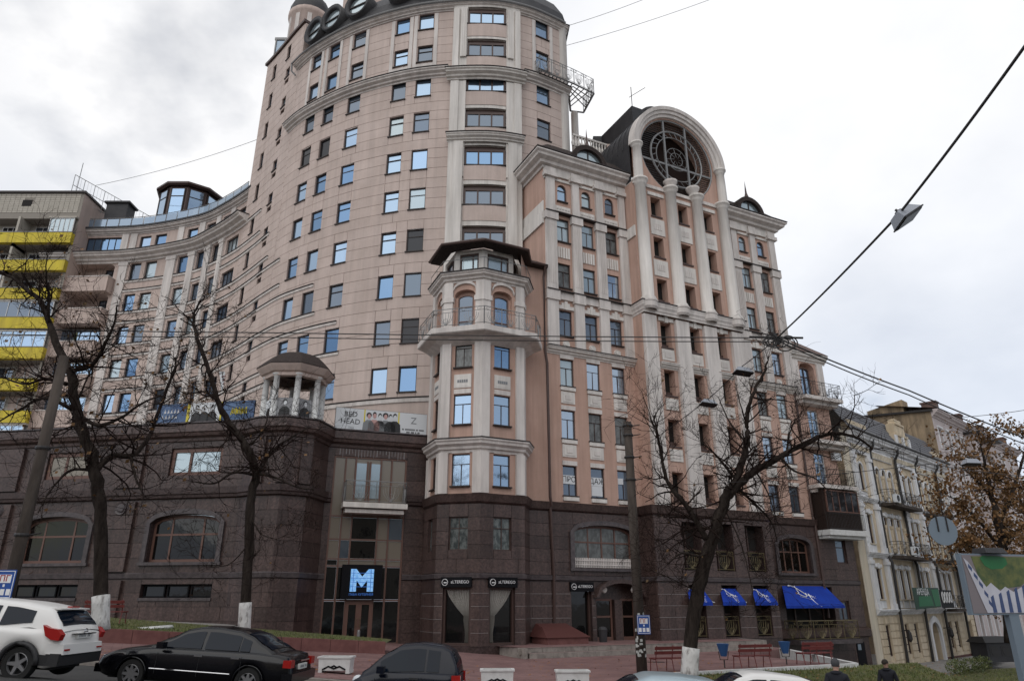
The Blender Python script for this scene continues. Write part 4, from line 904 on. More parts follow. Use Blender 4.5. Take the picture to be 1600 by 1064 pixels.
for s in (-1, 1):
    c = wl(AC_+s*3.85, CD+.25); q = MB(); column(q, c, 27.75, AZ, .34, 14, base=False); PB("attic_column", q, "creamw", smooth=True)
for x in (-1.02, 1.02):
    c = wl(AC_+x, CD+.2); q = MB(); q.lathe([(.26, 27.75), (.3, 27.9), (.48, 28.2), (.52, 28.35), (.001, 28.36)], 12, (c.x, c.y, 0)); PB("column_bowl", q, "cream", smooth=True)
q = MB(); A = []
for k in range(N+1):
    a = math.pi*k/N; A.append(q.add([Wf.P(U(AC_+4.2*math.cos(a)), AZ+4.2*math.sin(a), CD-.15), Wf.P(U(AC_+4.2*math.cos(a)), AZ+4.2*math.sin(a), CD-6.8)]))
for a, b_ in zip(A, A[1:]): q.face(a, b_, b_+1, a+1)
for s in (-4.2, 4.2): q.poly([Wf.P(U(AC_+s), AZ, CD-.15), Wf.P(U(AC_+s), AZ, CD-6.8), Wf.P(U(AC_+s), 26, CD-6.8), Wf.P(U(AC_+s), 26, CD-.15)])
PB("barrel_roof", q, "slate", smooth=False)
q = MB()
for k in range(1, 10):
    d = CD-.2-.7*k; q.tube([Wf.P(U(AC_+4.22*math.cos(math.pi*j/16)), AZ+4.22*math.sin(math.pi*j/16), d) for j in range(17)], .035, 4)
PB("roof_seam", q, "slate", stuff=True)
q = MB(); sbox(q, Wf, U(AC_-2.4), U(AC_+.6), 33.0, 36.0, CD-6.8, CD-1.8); PB("roof_ridge_box", q, "slate")
q = MB(); c = wl(AC_-.4, CD-2.2); q.lathe([(.55, 35), (.55, 36.1), (.7, 36.15), (.7, 36.4), (.01, 36.6)], 12, (c.x, c.y, 0)); PB("roof_vent_drum", q, "slate")
q = MB(); c = Wf.P(U(AC_-2.2), 35.8, CD-2); q.tube([c, c+Vector((0, 0, 2.2))], .03, 4); q.tube([c+Vector((-.2, 0, 1.2)), c+Vector((1.2, .3, 2.4))], .025, 4); PB("roof_aerial", q, "iron")
q = MB(); 
for k in range(9): c = wl(15.4+k*.2, -1.6); q.lathe([(.07, 31.2), (.1, 31.5), (.04, 31.8), (.07, 32.1)], 6, (c.x, c.y, 0))
sbox(q, Wf, U(15.3), U(17.2), 32.1, 32.25, -1.7, -1.5); sbox(q, Wf, U(15.3), U(17.2), 31.05, 31.2, -1.7, -1.5); PB("roof_balustrade", q, "creamw")
q = MB(); sbox(q, Wf, U(17.2), U(17.8), 30, 32.6, -1.9, -1.3); PB("roof_pier", q, "creamw")
# --- slim end bay with balconies
q = MB(); SL0, SL1 = 20.9, 24.35
slh = [(U(21.85), U(23.4), 14.15, 16.95, .4, .6)]+[(U(22.0), U(23.1), z, z+2.3) for z in (10.95, 7.75)]
wall(q, Wf, U(SL0), U(SL1), 5.2, 17.4, slh, d=-.12); PB("end_bay_wall", q, "orange")
q = MB(); S = Surf([tuple(wl(SL1, -.12)), tuple(wl(SL1, -9))]); wall(q, S, 0, S.L, -5, 17.4, []); PB("end_return_wall", q, "orange")
q = MB(); sweep(q, Wf, U(SL0-.1), U(SL1+.25), cornice(17.0, .6, .5, -.12)); PB("end_bay_cornice", q, "creamw")
q = MB(); e = [Wf.P(U(SL0), 17.65, .4), Wf.P(U(SL1+.3), 17.65, .4), Wf.P(U(SL1+.1), 18.4, -5), Wf.P(U(SL0), 21.4, -5)]; q.poly([e[0], e[1], Wf.P(U(SL0), 20.8, -3)]); q.poly([e[1], e[2], e[3], Wf.P(U(SL0), 20.8, -3)]); PB("end_bay_roof", q, "tilered")
for a in (SL0+.1, SL1-.75): q = MB(); sbox(q, Wf, U(a), U(a+.6), 14.2, 17.0, -.12, .04); PB("end_bay_pilaster", q, "cream")
window(BLD, Wf, U(22.62), 14.2, 1.0, 2.45, "sky", vs=(.5,), hs=(.7,), rise=.2, frame="brownframe", d=-.45, sill=False, name="balcony_door")
q = MB(); sbox(q, Wf, U(21.85), U(23.4), 14.15, 16.95, -.74, -.715); PB("door_recess", q, "orange")
for z in (10.95, 7.75): window(BLD, Wf, U(22.55), z, 1.1, 2.3, "sky", vs=(.5,), hs=(.7,), frame="white", d=-.28, sill=False, name="balcony_door")
for z, pr in ((14.0, 1.05), (10.8, 1.0), (7.6, 1.1)):
    q = MB(); sbox(q, Wf, U(20.7), U(24.6), z-.25, z, -.12, pr); sbox(q, Wf, U(20.85), U(24.5), z-.5, z-.25, -.12, pr*.6); PB("end_balcony_slab", q, "cream")
    q = MB(); rail(q, [Wf.P(U(20.75), z, 0), Wf.P(U(20.75), z, pr-.06), Wf.P(U(24.55), z, pr-.06), Wf.P(U(24.55), z, 0)], 1.1, ornate=.9 if z > 12 else 0, step=.16, r=.013); PB("end_balcony_railing", q, "iron")
q = MB(); sbox(q, Wf, U(20.9), U(24.7), 4.2, 4.55, -.12, 1.25); sbox(q, Wf, U(21.0), U(24.6), 4.0, 4.2, -.12, 1.0); PB("loggia_slab", q, "white")
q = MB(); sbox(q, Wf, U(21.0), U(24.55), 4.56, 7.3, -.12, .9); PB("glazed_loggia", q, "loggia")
window(BLD, Wf, U(22.85), 5.75, 3.2, 1.5, "dark", vs=(.2, .4, .6, .8), frame="brownlight", d=.97, sill=False, name="loggia_window")
q = MB(); rail(q, [Wf.P(U(21.05), 4.56, .2), Wf.P(U(21.05), 4.56, 1.12), Wf.P(U(24.6), 4.56, 1.12)], 1.1, step=.14, r=.015); PB("end_balcony_railing", q, "iron")
q = MB(); q.box(-.35, .35, 0, .3, 0, .55, Wf.mx(U(24.0), 9.6, .3)); PB("air_conditioner", q, "bannerw")
q = MB(); q.tube([Wf.P(U(20.75), 16.8, .1), Wf.P(U(20.75), 5.5, .1), Wf.P(U(20.75), 5.0, .2), Wf.P(U(20.75), -1, .2)], .08, 6); PB("drain_pipe", q, "brownframe", label="brown drain pipe beside the end balconies")
# ------------------------------------------------------------------ granite base: podium, bay foot, wing foot
PD = Surf([(-40, 41.1), (-13.9, 36.4), (-12.9, 35.7), (-11.6, 35.5), (-10.5, 36.2), (-10.1, 38.3), (-4.35, 40.35)]); pu = PD.u
EN = pu[5]
ph_ = []
for c in (8.7, 16.2, 23.7):
    ph_ += [(c-1.95, c+1.95, 1.85, 4.2, .42, .35), (c-1.5, c+1.5, 6.2, 7.65), (c-1.95, c+1.95, .17, .8, 0, .3)]
ph_.append((EN+.35, EN+4.4, -2.1, 7.55, 0, .15))
def courses(name, S, u0, u1, zlist, holes, d=0, L=1.9, m="granite", thick=.035, gap=.02, joint="jointd"):
    panels(name, BLD, M[m], S, u0, u1, 0, 0, 1, holes, L, gap=gap, d0=d-.01, d1=d+thick, zs=zlist)
def zl(a, b, h): n = max(1, round((b-a)/h)); return [a+(b-a)*k/n for k in range(n+1)]
q = MB(); wall(q, PD, 0, PD.L, -3, 8.0, ph_); PB("podium_wall", q, "granited")
courses("granite_panel", PD, 0, PD.L, zl(-2.2, 1.05, .66), ph_, L=2.2)
courses("granite_panel", PD, 0, PD.L, zl(1.35, 5.0, .72), ph_, L=2.2)
courses("granite_panel", PD, 0, PD.L, zl(5.55, 8.0, .82), ph_, L=2.2)
def gmould(S, a, b, prof, name="granite_moulding", m="granitel"): q = MB(); sweep(q, S, a, b, prof); PB(name, q, m)
gl = EN+.35
gmould(PD, 0, gl-.01, [(0, 1.05), (.1, 1.09), (.12, 1.3), (.04, 1.36)]); gmould(PD, gl+4.06, PD.L, [(0, 1.05), (.1, 1.09), (.12, 1.3), (.04, 1.36)])
for a, b in ((0, gl-.01), (gl+4.06, PD.L)): gmould(PD, a, b, [(0, 4.95), (.22, 5.02), (.24, 5.15), (.3, 5.2), (.32, 5.5), (0, 5.56)], m="granited")
for c in (4.95, 12.45, 19.95):                                 # shallow pier strips between the windows
    for z0, z1 in ((-2.2, 1.0), (1.4, 4.9), (5.6, 7.95)):
        for za, zb in zip(zl(z0, z1, .72), zl(z0, z1, .72)[1:]):
            q = MB(); sbox(q, PD, c-.75, c+.75, za+.012, zb-.012, .02, .2); pool("granite_panel", BLD, M["granite"], q, .0006)
    q = MB(); q.lathe([(.001, .1), (.2, .1), (.24, .05), (.33, .08), (.38, 0)], 14); o = PB("granite_medallion", q, "granitel"); o.matrix_basis = PD.mx(c, 4.55, .2) @ Matrix.Rotation(R(90), 4, 'X')
for a in (pu[2]-.3, pu[3]-.3, pu[4]-.5):
    q = MB(); sbox(q, PD, a, a+.6, 5.6, 7.95, .03, .2); PB("granite_pilaster", q, "granite")
gmould(PD, 0, PD.L, [(0, 7.95), (.12, 8.0), (.14, 8.15), (.32, 8.25), (.36, 8.4), (.42, 8.45), (.42, 8.85), (-.3, 8.9)], "podium_cornice", "granite")
q = MB(); sbox(q, PD, 0, PD.L, 8.9, 8.97, -.35, .46); PB("podium_coping", q, "granitel")
q = MB(); q.poly([(*PD.at(u, -.2), 8.5) for u in (0, pu[1], pu[2], pu[3], pu[4], pu[5], PD.L)]+[(-3, 46, 8.5), (-20, 58, 8.5), (-44, 62, 8.5)]); PB("podium_terrace", q, "pave")
for c in (8.7, 16.2, 23.7):
    window(BLD, PD, c, 1.87, 3.86, 2.31, "bronze", vs=(.27, .73), hs=(.58,), rise=.4, frame="brownlight", d=-.25, bar=.1, sill=False, name="arched_window")
    q = MB(); w0, N = 1.95, 14
    for z0, z1, a, b in ((1.85, 3.78, c-w0-.26, c-w0-.01), (1.85, 3.78, c+w0+.01, c+w0+.26)): sbox(q, PD, a, b, z0, z1, .03, .16)
    for k in range(N):
        t0, t1 = -1+2*k/N, -1+2*(k+1)/N; A = [(c+(w0+.26)*t, archz(t, 3.78, r)) for t, r in ((t0, .68), (t1, .68))]; I = [(c+w0*t, archz(t, 3.78, .43)) for t in (t0, t1)]
        i = q.add([PD.P(*I[0], .03), PD.P(*I[1], .03), PD.P(*A[1], .03), PD.P(*A[0], .03), PD.P(*I[0], .16), PD.P(*I[1], .16), PD.P(*A[1], .16), PD.P(*A[0], .16)])
        for f in ((4, 5, 6, 7), (7, 6, 2, 3), (0, 1, 5, 4)): q.face(*[i+x for x in f])
    sbox(q, PD, c-2.3, c+2.3, 1.7, 1.85, .03, .2); PB("arched_window_surround", q, "granitel")
    window(BLD, PD, c, 6.22, 2.96, 1.42, "beige" if c < 20 else "pale", vs=(.36, .96) if 0 else (.37,), frame="brownlight", d=-.12, bar=.13, sill=False)
    for k in range(3): window(BLD, PD, c-1.3+1.3*k, .18, 1.18, .6, "shop", frame="black", d=-.2, sill=False, name="basement_window")
    q = MB(); sbox(q, PD, c-1.96, c+1.96, .15, .82, -.36, -.3); PB("basement_recess", q, "granited"); q = MB(); sbox(q, PD, c-2.0, c+2.0, .03, .165, .02, .1); PB("basement_sill", q, "granitel")
# entrance glass wall with balcony
def GP(u, z, d): return PD.P(EN+u, z, d)
q = MB(); ver = [.4, 1.0, 1.55, 2.95, 3.55, 4.35]; hor = [-2.05, .05, 1.75, 2.1, 3.1, 4.3, 7.5]
for u in ver: sbox(q, PD, EN+u-.045, EN+u+.045, -2.05, 7.52, -.1, -.02)
for z in hor: sbox(q, PD, EN+.4, EN+4.35, z-.045, z+.045, -.095, -.015)
ew = PB("entrance_glazing_frame", q, "brownlight")
for a, b in zip(ver, ver[1:]):
    for z0, z1 in zip(hor, hor[1:]):
        if a == 1.55 and z1 <= .06: continue
        pn = "shop" if z1 < 2.0 else ("bronze" if 1.5 < a < 2.5 else rnd.choice(["dim", "beige"])) if z1 < 4.5 else "beige"
        if 1.75 <= z0 < 2.0: pn = "beige" if a > .9 else "shop"
        m = MB(); sbox(m, PD, EN+a+.05, EN+b-.05, z0+.05, z1-.05, -.085, -.07); link("glass_pane", m.mesh("glass_pane", G[pn]), ew)
for a, b in ((1.6, 2.22), (2.28, 2.9)):
    q = MB(); 
    for x0, x1, z0, z1 in ((a-.03, a+.12, -2.1, .02), (b-.12, b+.03, -2.1, .02), (a+.12, b-.12, -.16, .02), (a+.12, b-.12, -2.0, -1.85)): sbox(q, PD, EN+x0, EN+x1, z0, z1, -.1, -.0)
    o = PB("entrance_door", q, "brownlight")
    m = MB(); sbox(m, PD, EN+a+.12, EN+b-.12, -1.85, -.16, -.06, -.05); link("glass_pane", m.mesh("glass_pane", G["shop"]), o)
    m = MB(); xx = a+.56 if a < 2 else a+.06; m.tube([GP(xx, -1.25, .0), GP(xx, -1.2, .07), GP(xx, -.85, .07), GP(xx, -.8, .0)], .018, 5); link("handle", m.mesh("handle", M["gold"]), o)
for a, b in ((1.6, 2.15), (2.4, 2.9)):
    q = MB(); sbox(q, PD, EN+a, EN+b, 5.3, 7.2, -.05, -.03); o = PB("terrace_door", q, G["pale"]); m = MB()
    for x0, x1 in ((a-.09, a), (b, b+.09)): sbox(m, PD, EN+x0, EN+x1, 4.9, 7.3, -.06, .02)
    link("door_frame", m.mesh("door_frame", M["brownlight"]), o)
q = MB(); sbox(q, PD, EN+.9, EN+4.35, 4.68, 4.95, .02, 1.0); sbox(q, PD, EN+1.05, EN+4.2, 4.42, 4.62, .02, .8); PB("entrance_balcony_slab", q, "creamw")
q = MB(); rail(q, [GP(1.0, 4.95, .05), GP(1.0, 4.95, .92), GP(4.25, 4.95, .92), GP(4.25, 4.95, .05)], 1.15, ornate=1.5, r=.012); PB("entrance_balcony_railing", q, "greyiron")
for k in range(22):
    a = .6+k*.17; q = MB(); L = rnd.uniform(.15, .5); w = rnd.uniform(.02, .05); sbox(q, PD, EN+a, EN+a+w, 7.95-L, 7.94, .03, .041); pool("lime_streak", BLD, M["dusty"], q, .00001)
# illuminated M sign
sg = thing("light_box_sign", "black square light box with a glowing pale blue letter M over the glass entrance", "sign", tuple(GP(2.28, .1, .02)))
sg.rotation_euler = (0, 0, math.atan2(PD.t[5].y, PD.t[5].x))
q = MB(); q.box(-1.05, 1.05, -.22, 0, 0, 1.72); part("sign_box", q, M["black"], sg)
Mm = [(-.6, .38), (-.28, .38), (-.28, .95), (0, .58), (.28, .95), (.28, .38), (.6, .38), (.6, 1.5), (.32, 1.5), (0, 1.12), (-.32, 1.5), (-.6, 1.5)]
q = MB()
for pl in ([0, 1, 2, 11], [2, 10, 11], [2, 3, 9, 10], [3, 4, 8, 9], [4, 5, 6, 7], [4, 7, 8]): 
    q.prism([Mm[k] for k in pl], -.25, -.221)
part("letter", q, M["mblue"], sg, label="glowing blue and white letter M")
q = MB()
for z in (.62, .85, 1.05, 1.3):
    q.box(-.59, .59, -.2525, -.2505, z-.012, z+.012)
q.box(-.47, -.44, -.2525, -.2505, .4, 1.48); q.box(.44, .47, -.2525, -.2505, .4, 1.48); 
part("letter_joint", q, M["mdim"], sg)
t = text_mb("ПАБА КУТЕРНЕЯ", .155, .004); part("sign_lettering", t, M["mdim"], sg, mx=Matrix.Translation((0, -.226, .24)))

# --- bay foot
BD = .1
bfh = []
for c in (f1, f2): bfh += [(c-.52, c+.52, 2.45, 4.1), (c-.72, c+.72, -2.0, 1.0, 0, .3)]
bfh.append((f0-.4, f0+.4, 2.45, 4.1))
q = MB(); wall(q, B, 0, bu[5], -3, 5.2, bfh, d=BD); PB("bay_base_wall", q, "granited")
courses("granite_panel", B, 0, bu[5]-.02, zl(-2.05, 1.0, .62), bfh, BD, 1.4)
courses("granite_panel", B, 0, bu[5]-.02, zl(1.34, 4.75, .68), bfh, BD, 3)
q = MB()
for z in zl(-2.05, 1.0, .62)[1:-1]:
    cs = [0]
    for c in (f1, f2): cs += [c-.75, c+.75]
    cs.append(bu[5]-.02)
    for a, b in zip(cs[::2], cs[1::2]): sbox(q, B, a, b, z-.022, z+.022, BD, BD+.025)
PB("pale_joint", q, "mortar", stuff=True)
gmould(B, 0, bu[5]-.02, [(BD, 1.05), (BD+.1, 1.09), (BD+.12, 1.28), (BD, 1.34)]); gmould(B, 0, bu[5]-.02, [(BD, 4.75), (BD+.14, 4.85), (BD+.2, 5.1), (BD+.24, 5.25), (-.1, 5.3)], m="granite")
window(BLD, B, f0, 2.455, .8, 1.645, "curt", vs=(.5,), frame="brownframe", d=BD-.12, bar=.035, sill=False)
for c in (f1, f2):
    window(BLD, B, c, 2.455, 1.04, 1.645, "curt", vs=(.5,), hs=(.66,), frame="brownframe", d=BD-.12, bar=.035, sill=False)
    q = MB(); sbox(q, B, c-.72, c-.62, -2, 1, BD-.3, BD-.1); sbox(q, B, c+.62, c+.72, -2, 1, BD-.3, BD-.1); sbox(q, B, c-.62, c+.62, .55, 1.02, BD-.3, BD-.1); sbox(q, B, c-.72, c+.72, -2.02, -1.9, BD-.3, BD-.08); o = PB("shop_window", q, "brownframe")
    m = MB(); sbox(m, B, c-.62, c+.62, -1.9, .55, BD-.26, BD-.25); link("pane", m.mesh("pane", G["shop"]), o)
    m = MB(); s = 1 if c == f1 else -1; n = 26; rows = []
    for j in range(15):
        t = j/14; z = .54-2.42*t; e = (-.6+1.2*min(1, (t/.52))**1.5 if t < .52 else .58-.03*math.sin((t-.52)*6)); x0 = e; x1 = .6
        if t > .52: x0 = .36+.05*math.sin(t*9)
        else: x0 = -.6+.97*(t/.52)**1.4
        rows.append([m.add([B.P(c+s*(x0+(x1-x0)*k/n), z, BD-.19+.035*math.sin(k*2.1))]) for k in range(n+1)])
    for a, b in zip(rows, rows[1:]):
        for k in range(n): m.face(a[k], a[k+1], b[k+1], b[k])
    link("gathered_curtain", m.mesh("gathered_curtain", M["curtain"]), o)
def shopsign(S, c, d, z, label, w=1.62):
    s = thing("shop_sign", label, "sign", tuple(S.P(c, z, d))); s["group"] = "black shop signs over the windows"; i = S.seg(c); s.rotation_euler = (0, 0, math.atan2(S.t[i].y, S.t[i].x))
    q = MB(); q.box(-w/2, w/2, -.16, 0, 0, .48); part("sign_panel", q, M["black"], s)
    part("sign_lettering", text_mb("aLTEREGO", .205), M["textw"], s, mx=Matrix.Translation((.2, -.166, .25)))
    q = MB(); x0 = -w/2+.22; q.tube([(x0+.15*math.cos(a), -.17, .24+.15*math.sin(a)) for a in [k*.35 for k in range(19)]], .016, 4); q.box(x0-.06, x0+.1, -.18, -.16, .2, .25); part("ring_emblem", q, M["textw"], s)
shopsign(B, f1, BD, .66, "black aLTEREGO sign over the left bay shop window"); shopsign(B, f2, BD, .66, "black aLTEREGO sign over the right bay shop window")
# --- right wing foot, left part
WDp = .1
wfh = [(U(1.45), U(5.5), 1.75, 4.1, .4, .35), (U(1.2), U(2.5), -2.05, .9, 0, .3), (U(2.8), U(5.9), -2.05, .95, .75, .6)]
q = MB(); wall(q, Wf, U(0), U(6.6), -3, 5.2, wfh, d=WDp); PB("wing_base_wall", q, "granited")
courses("granite_panel", Wf, U(0), U(6.45), zl(-2.05, 1.0, .62), wfh, WDp, 1.3); courses("granite_panel", Wf, U(0), U(6.45), zl(1.34, 4.75, .68), wfh, WDp, 2.2)
q = MB()
for z in zl(-2.05, 1.0, .62)[1:-1]:
    for a, b in ((0, 1.15), (2.55, 2.75), (5.95, 6.45)): sbox(q, Wf, U(a), U(b), z-.022, z+.022, WDp, WDp+.027)
PB("pale_joint", q, "mortar", stuff=True)
gmould(Wf, U(0), U(6.45), [(WDp, 1.05), (WDp+.1, 1.09), (WDp+.12, 1.28), (WDp, 1.34)]); gmould(Wf, U(0), U(6.45), [(WDp, 4.75), (WDp+.14, 4.85), (WDp+.2, 5.1), (WDp+.24, 5.25), (-.1, 5.3)], m="granite")
def arched(ua, ub, d, z0=1.76, h=2.33, pane="curt"):
    c, w = (ua+ub)/2, ub-ua
    window(BLD, Wf, U(c), z0, w-.04, h, pane, vs=(.27, .5, .73), hs=(.6,), rise=.38, frame="brownlight", d=d-.25, bar=.08, sill=False, name="arched_window")
    q = MB(); N = 14; w0 = w/2; zs = z0+h-.4
    sbox(q, Wf, U(c-w0-.26), U(c-w0), z0-.02, zs, d+.02, d+.16); sbox(q, Wf, U(c+w0), U(c+w0+.26), z0-.02, zs, d+.02, d+.16)
    for k in range(N):
        t0, t1 = -1+2*k/N, -1+2*(k+1)/N; A = [(U(c+(w0+.26)*t), archz(t, zs, r)) for t, r in ((t0, .66), (t1, .66))]; I = [(U(c+w0*t), archz(t, zs, .41)) for t in (t0, t1)]
        i = q.add([Wf.P(*I[0], d+.02), Wf.P(*I[1], d+.02), Wf.P(*A[1], d+.02), Wf.P(*A[0], d+.02), Wf.P(*I[0], d+.16), Wf.P(*I[1], d+.16), Wf.P(*A[1], d+.16), Wf.P(*A[0], d+.16)])
        for f in ((4, 5, 6, 7), (7, 6, 2, 3), (0, 1, 5, 4)): q.face(*[i+x for x in f])
    sbox(q, Wf, U(c-w0-.3), U(c+w0+.3), z0-.17, z0-.02, d+.02, d+.2); PB("arched_window_surround", q, "granitel")
arched(1.45, 5.5, WDp, pane="grey")
q = MB()
for k in range(34): a = 1.55+k*.115; sbox(q, Wf, U(a), U(a+.07), 1.78, 2.3, WDp-.05, WDp-.02)
sbox(q, Wf, U(1.5), U(5.45), 1.9, 1.96, WDp-.02, WDp); sbox(q, Wf, U(1.5), U(5.45), 2.14, 2.2, WDp-.02, WDp); PB("window_picket_fence", q, "cream")
shopsign(Wf, U(1.85), WDp, .52, "black aLTEREGO sign over the narrow doorway right of the bay", 1.5)
q = MB(); sbox(q, Wf, U(1.2), U(1.3), -2.05, .5, -.2, -.05); sbox(q, Wf, U(2.4), U(2.5), -2.05, .5, -.2, -.05); o = PB("shop_doorway", q, "brownframe"); m = MB(); sbox(m, Wf, U(1.2), U(2.5), -2.05, .9, -.24, -.22); link("pane", m.mesh("pane", G["shop"]), o)
q = MB(); sbox(q, Wf, U(2.8), U(5.9), -2.05, .95, -.56, -.5); sbox(q, Wf, U(4.25), U(4.75), -2.05, .1, -.5, -.2); PB("porch_back_wall", q, "granite")
for a, b in ((3.0, 4.2), (4.8, 5.75)):
    q = MB()
    for x0, x1, z0, z1 in ((a, a+.12, -2.03, .15), (b-.12, b, -2.03, .15), (a+.12, b-.12, .03, .15), (a+.12, b-.12, -2.03, -1.85), (a+.12, b-.12, -.85, -.75)): sbox(q, Wf, U(x0), U(x1), z0, z1, -.5, -.42)
    o = PB("porch_door", q, "brownlight"); m = MB(); sbox(m, Wf, U(a+.12), U(b-.12), -1.85, .03, -.49, -.47); link("pane", m.mesh("pane", G["bronze"]), o)
    m = MB(); m.tube([Wf.P(U(a+.08), -1.0, -.38), Wf.P(U(a+.08), -.7, -.38)], .02, 5); link("handle", m.mesh("handle", M["gold"]), o)
for c in (3.35, 5.35): q = MB(); q.lathe([(.001, .06), (.16, .06), (.19, 0)], 12); o = PB("porch_medallion", q, "creamw"); o.matrix_basis = Wf.mx(U(c), .62, WDp+.04) @ Matrix.Rotation(R(90), 4, 'X')  # plain round medallions above the porch doors, not light fittings
q = MB(); N = 14
for k in range(N):
    t0, t1 = -1+2*k/N, -1+2*(k+1)/N; c, w0 = 4.35, 1.55; A = [(U(c+(w0+.2)*t), archz(t, .2, .98)) for t in (t0, t1)]; I = [(U(c+w0*t), archz(t, .2, .76)) for t in (t0, t1)]
    i = q.add([Wf.P(*I[0], .12), Wf.P(*I[1], .12), Wf.P(*A[1], .12), Wf.P(*A[0], .12), Wf.P(*I[0], .5), Wf.P(*I[1], .5), Wf.P(*A[1], .5), Wf.P(*A[0], .5)])
    for f in ((4, 5, 6, 7), (7, 6, 2, 3), (0, 1, 5, 4)): q.face(*[i+x for x in f])
PB("porch_hood", q, "granite")
q = MB(); sbox(q, Wf, U(-.25), U(.12), -3, 5.2, -.2, WDp-.006); PB("base_corner_fill", q, "granited")
# cellar hatch before the wing
ht = thing("cellar_hatch", "low red stone cellar hatch with dark sloped metal lid by the wall", "hatch", tuple(Wf.P(U(-.1), -2.03, 1.0))); ht.rotation_euler = (0, 0, math.atan2(.446, .895))
q = MB(); q.box(-1.2, 1.2, -.9, .8, 0, .32); part("hatch_base", q, M["redstone"], ht)
q = MB(); q.hexa([(-1.3, -1.0, .32), (1.3, -1.0, .32), (1.3, .9, .32), (-1.3, .9, .32)], [(-.9, .2, .78), (.9, .2, .78), (.9, .9, .95), (-.9, .9, .95)]); part("hatch_lid", q, M["redplinth"], ht)
# --- pavilion foot
CB = CD+.12
cfh = []
for a, b in ((8.25, 9.65), (10.7, 12.15), (13.2, 14.7)): cfh += [(U(a), U(b), 1.7, 4.45, 0, .7), (U(a+.15), U(b-.1), -1.95, .9, 0, .7)]
q = MB(); wall(q, Wf, U(6.2), U(15.3), -3.5, 5.2, cfh, d=CB)
for uu in (6.2, 15.3): q.poly([Wf.P(U(uu), -3.5, 0), Wf.P(U(uu), -3.5, CB), Wf.P(U(uu), 5.2, CB), Wf.P(U(uu), 5.2, 0)])
PB("pavilion_base_wall", q, "granited")
courses("granite_panel", Wf, U(6.2), U(15.3), zl(-2.05, 1.0, .62), cfh, CB, 1.3); courses("granite_panel", Wf, U(6.2), U(15.3), zl(1.34, 4.75, .68), cfh, CB, 1.4)
SS = Surf([tuple(wl(6.2, 0)), tuple(wl(6.2, CB))]); courses("granite_panel", SS, 0, CB, zl(-2.05, 1.0, .62)+zl(1.34, 4.75, .68), [], 0, 2)
q = MB()
for z in zl(-2.05, 1.0, .62)[1:-1]:
    for a, b in ((6.2, 8.35), (9.6, 10.8), (12.1, 13.3), (14.65, 15.3)): sbox(q, Wf, U(a), U(b), z-.022, z+.022, CB, CB+.027)
PB("pale_joint", q, "mortar", stuff=True)
CS = Surf([tuple(wl(6.2, 0)), tuple(wl(6.2, CB)), tuple(wl(15.3, CB)), tuple(wl(15.3, 0))])
gmould(CS, 0, CS.L, [(0, 1.05), (.1, 1.09), (.12, 1.28), (0, 1.34)]); gmould(CS, 0, CS.L, [(0, 4.75), (.14, 4.85), (.2, 5.1), (.26, 5.3), (-.2, 5.36)], m="granite")
for h in cfh:
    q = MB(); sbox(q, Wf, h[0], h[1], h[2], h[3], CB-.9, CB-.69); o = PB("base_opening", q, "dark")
    m = MB(); mid = (h[0]+h[1])/2; sbox(m, Wf, mid-.05, mid+.05, h[2], h[3], CB-.68, CB-.6); sbox(m, Wf, h[0], h[1], h[2]+1.2, h[2]+1.28, CB-.68, CB-.6); link("opening_frame", m.mesh("opening_frame", M["brownframe"]), o)
    m = MB(); rail(m, [Wf.P(h[0]+.02, h[2]+.02, CB-.1), Wf.P(h[1]-.02, h[2]+.02, CB-.1)], 1.1, ornate=(h[1]-h[0]-.04), r=.016); link("grille", m.mesh("grille", M["gold"]), o)
# --- right wing foot, right part
rfh = [(U(17.0), U(19.95), 1.75, 3.95, .38, .35), (U(22.5), U(23.5), 2.45, 4.05), (U(17.1), U(21.5), -2.2, .9, 0, .8), (U(21.9), U(22.95), -1.2, .05)]
q = MB(); wall(q, Wf, U(15.3), U(24.35), -5, 5.2, rfh, d=WDp); q.poly([Wf.P(U(24.35), -5, WDp), Wf.P(U(24.35), -5, -9), Wf.P(U(24.35), 5.2, -9), Wf.P(U(24.35), 5.2, WDp)]); PB("wing_base_wall", q, "granited")
courses("granite_panel", Wf, U(15.35), U(24.33), zl(-1.6, 1.0, .62), rfh, WDp, 1.8); courses("granite_panel", Wf, U(15.35), U(24.33), zl(1.34, 4.75, .68), rfh, WDp, 2.2); courses("granite_panel", Wf, U(15.35), U(24.33), zl(-4.6, -2.2, .8), [], WDp, 2.6)
gmould(Wf, U(15.35), U(24.33), [(WDp, 1.05), (WDp+.1, 1.09), (WDp+.12, 1.28), (WDp, 1.34)]); gmould(Wf, U(15.35), U(20.9), [(WDp, 4.75), (WDp+.14, 4.85), (WDp+.2, 5.1), (WDp+.24, 5.25), (-.1, 5.3)], m="granite")
gmould(Wf, U(15.35), U(24.4), [(WDp, -2.25), (WDp+.28, -2.15), (WDp+.3, -1.75), (WDp, -1.6)], m="granite")
arched(17.0, 19.95, WDp, 1.76, 2.18, "bronze")
window(BLD, Wf, U(23.0), 2.46, .98, 1.56, "dim", hs=(.66,), frame="brownframe", d=-.02, sill=False); window(BLD, Wf, U(22.42), -1.19, 1.0, 1.2, "dim", vs=(.5,), frame="brownframe", d=-.02, sill=False)
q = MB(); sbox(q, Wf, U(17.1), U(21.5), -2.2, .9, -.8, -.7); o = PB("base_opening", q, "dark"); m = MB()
for a in (17.3, 18.6, 19.9, 21.2): sbox(m, Wf, U(a), U(a+.12), -2.2, .9, -.68, -.6)
link("opening_frame", m.mesh("opening_frame", M["brownframe"]), o)
q = MB(); sbox(q, Wf, U(16.7), U(22.2), -2.5, -2.26, WDp, 1.35); PB("cafe_balcony_slab", q, "granitel")
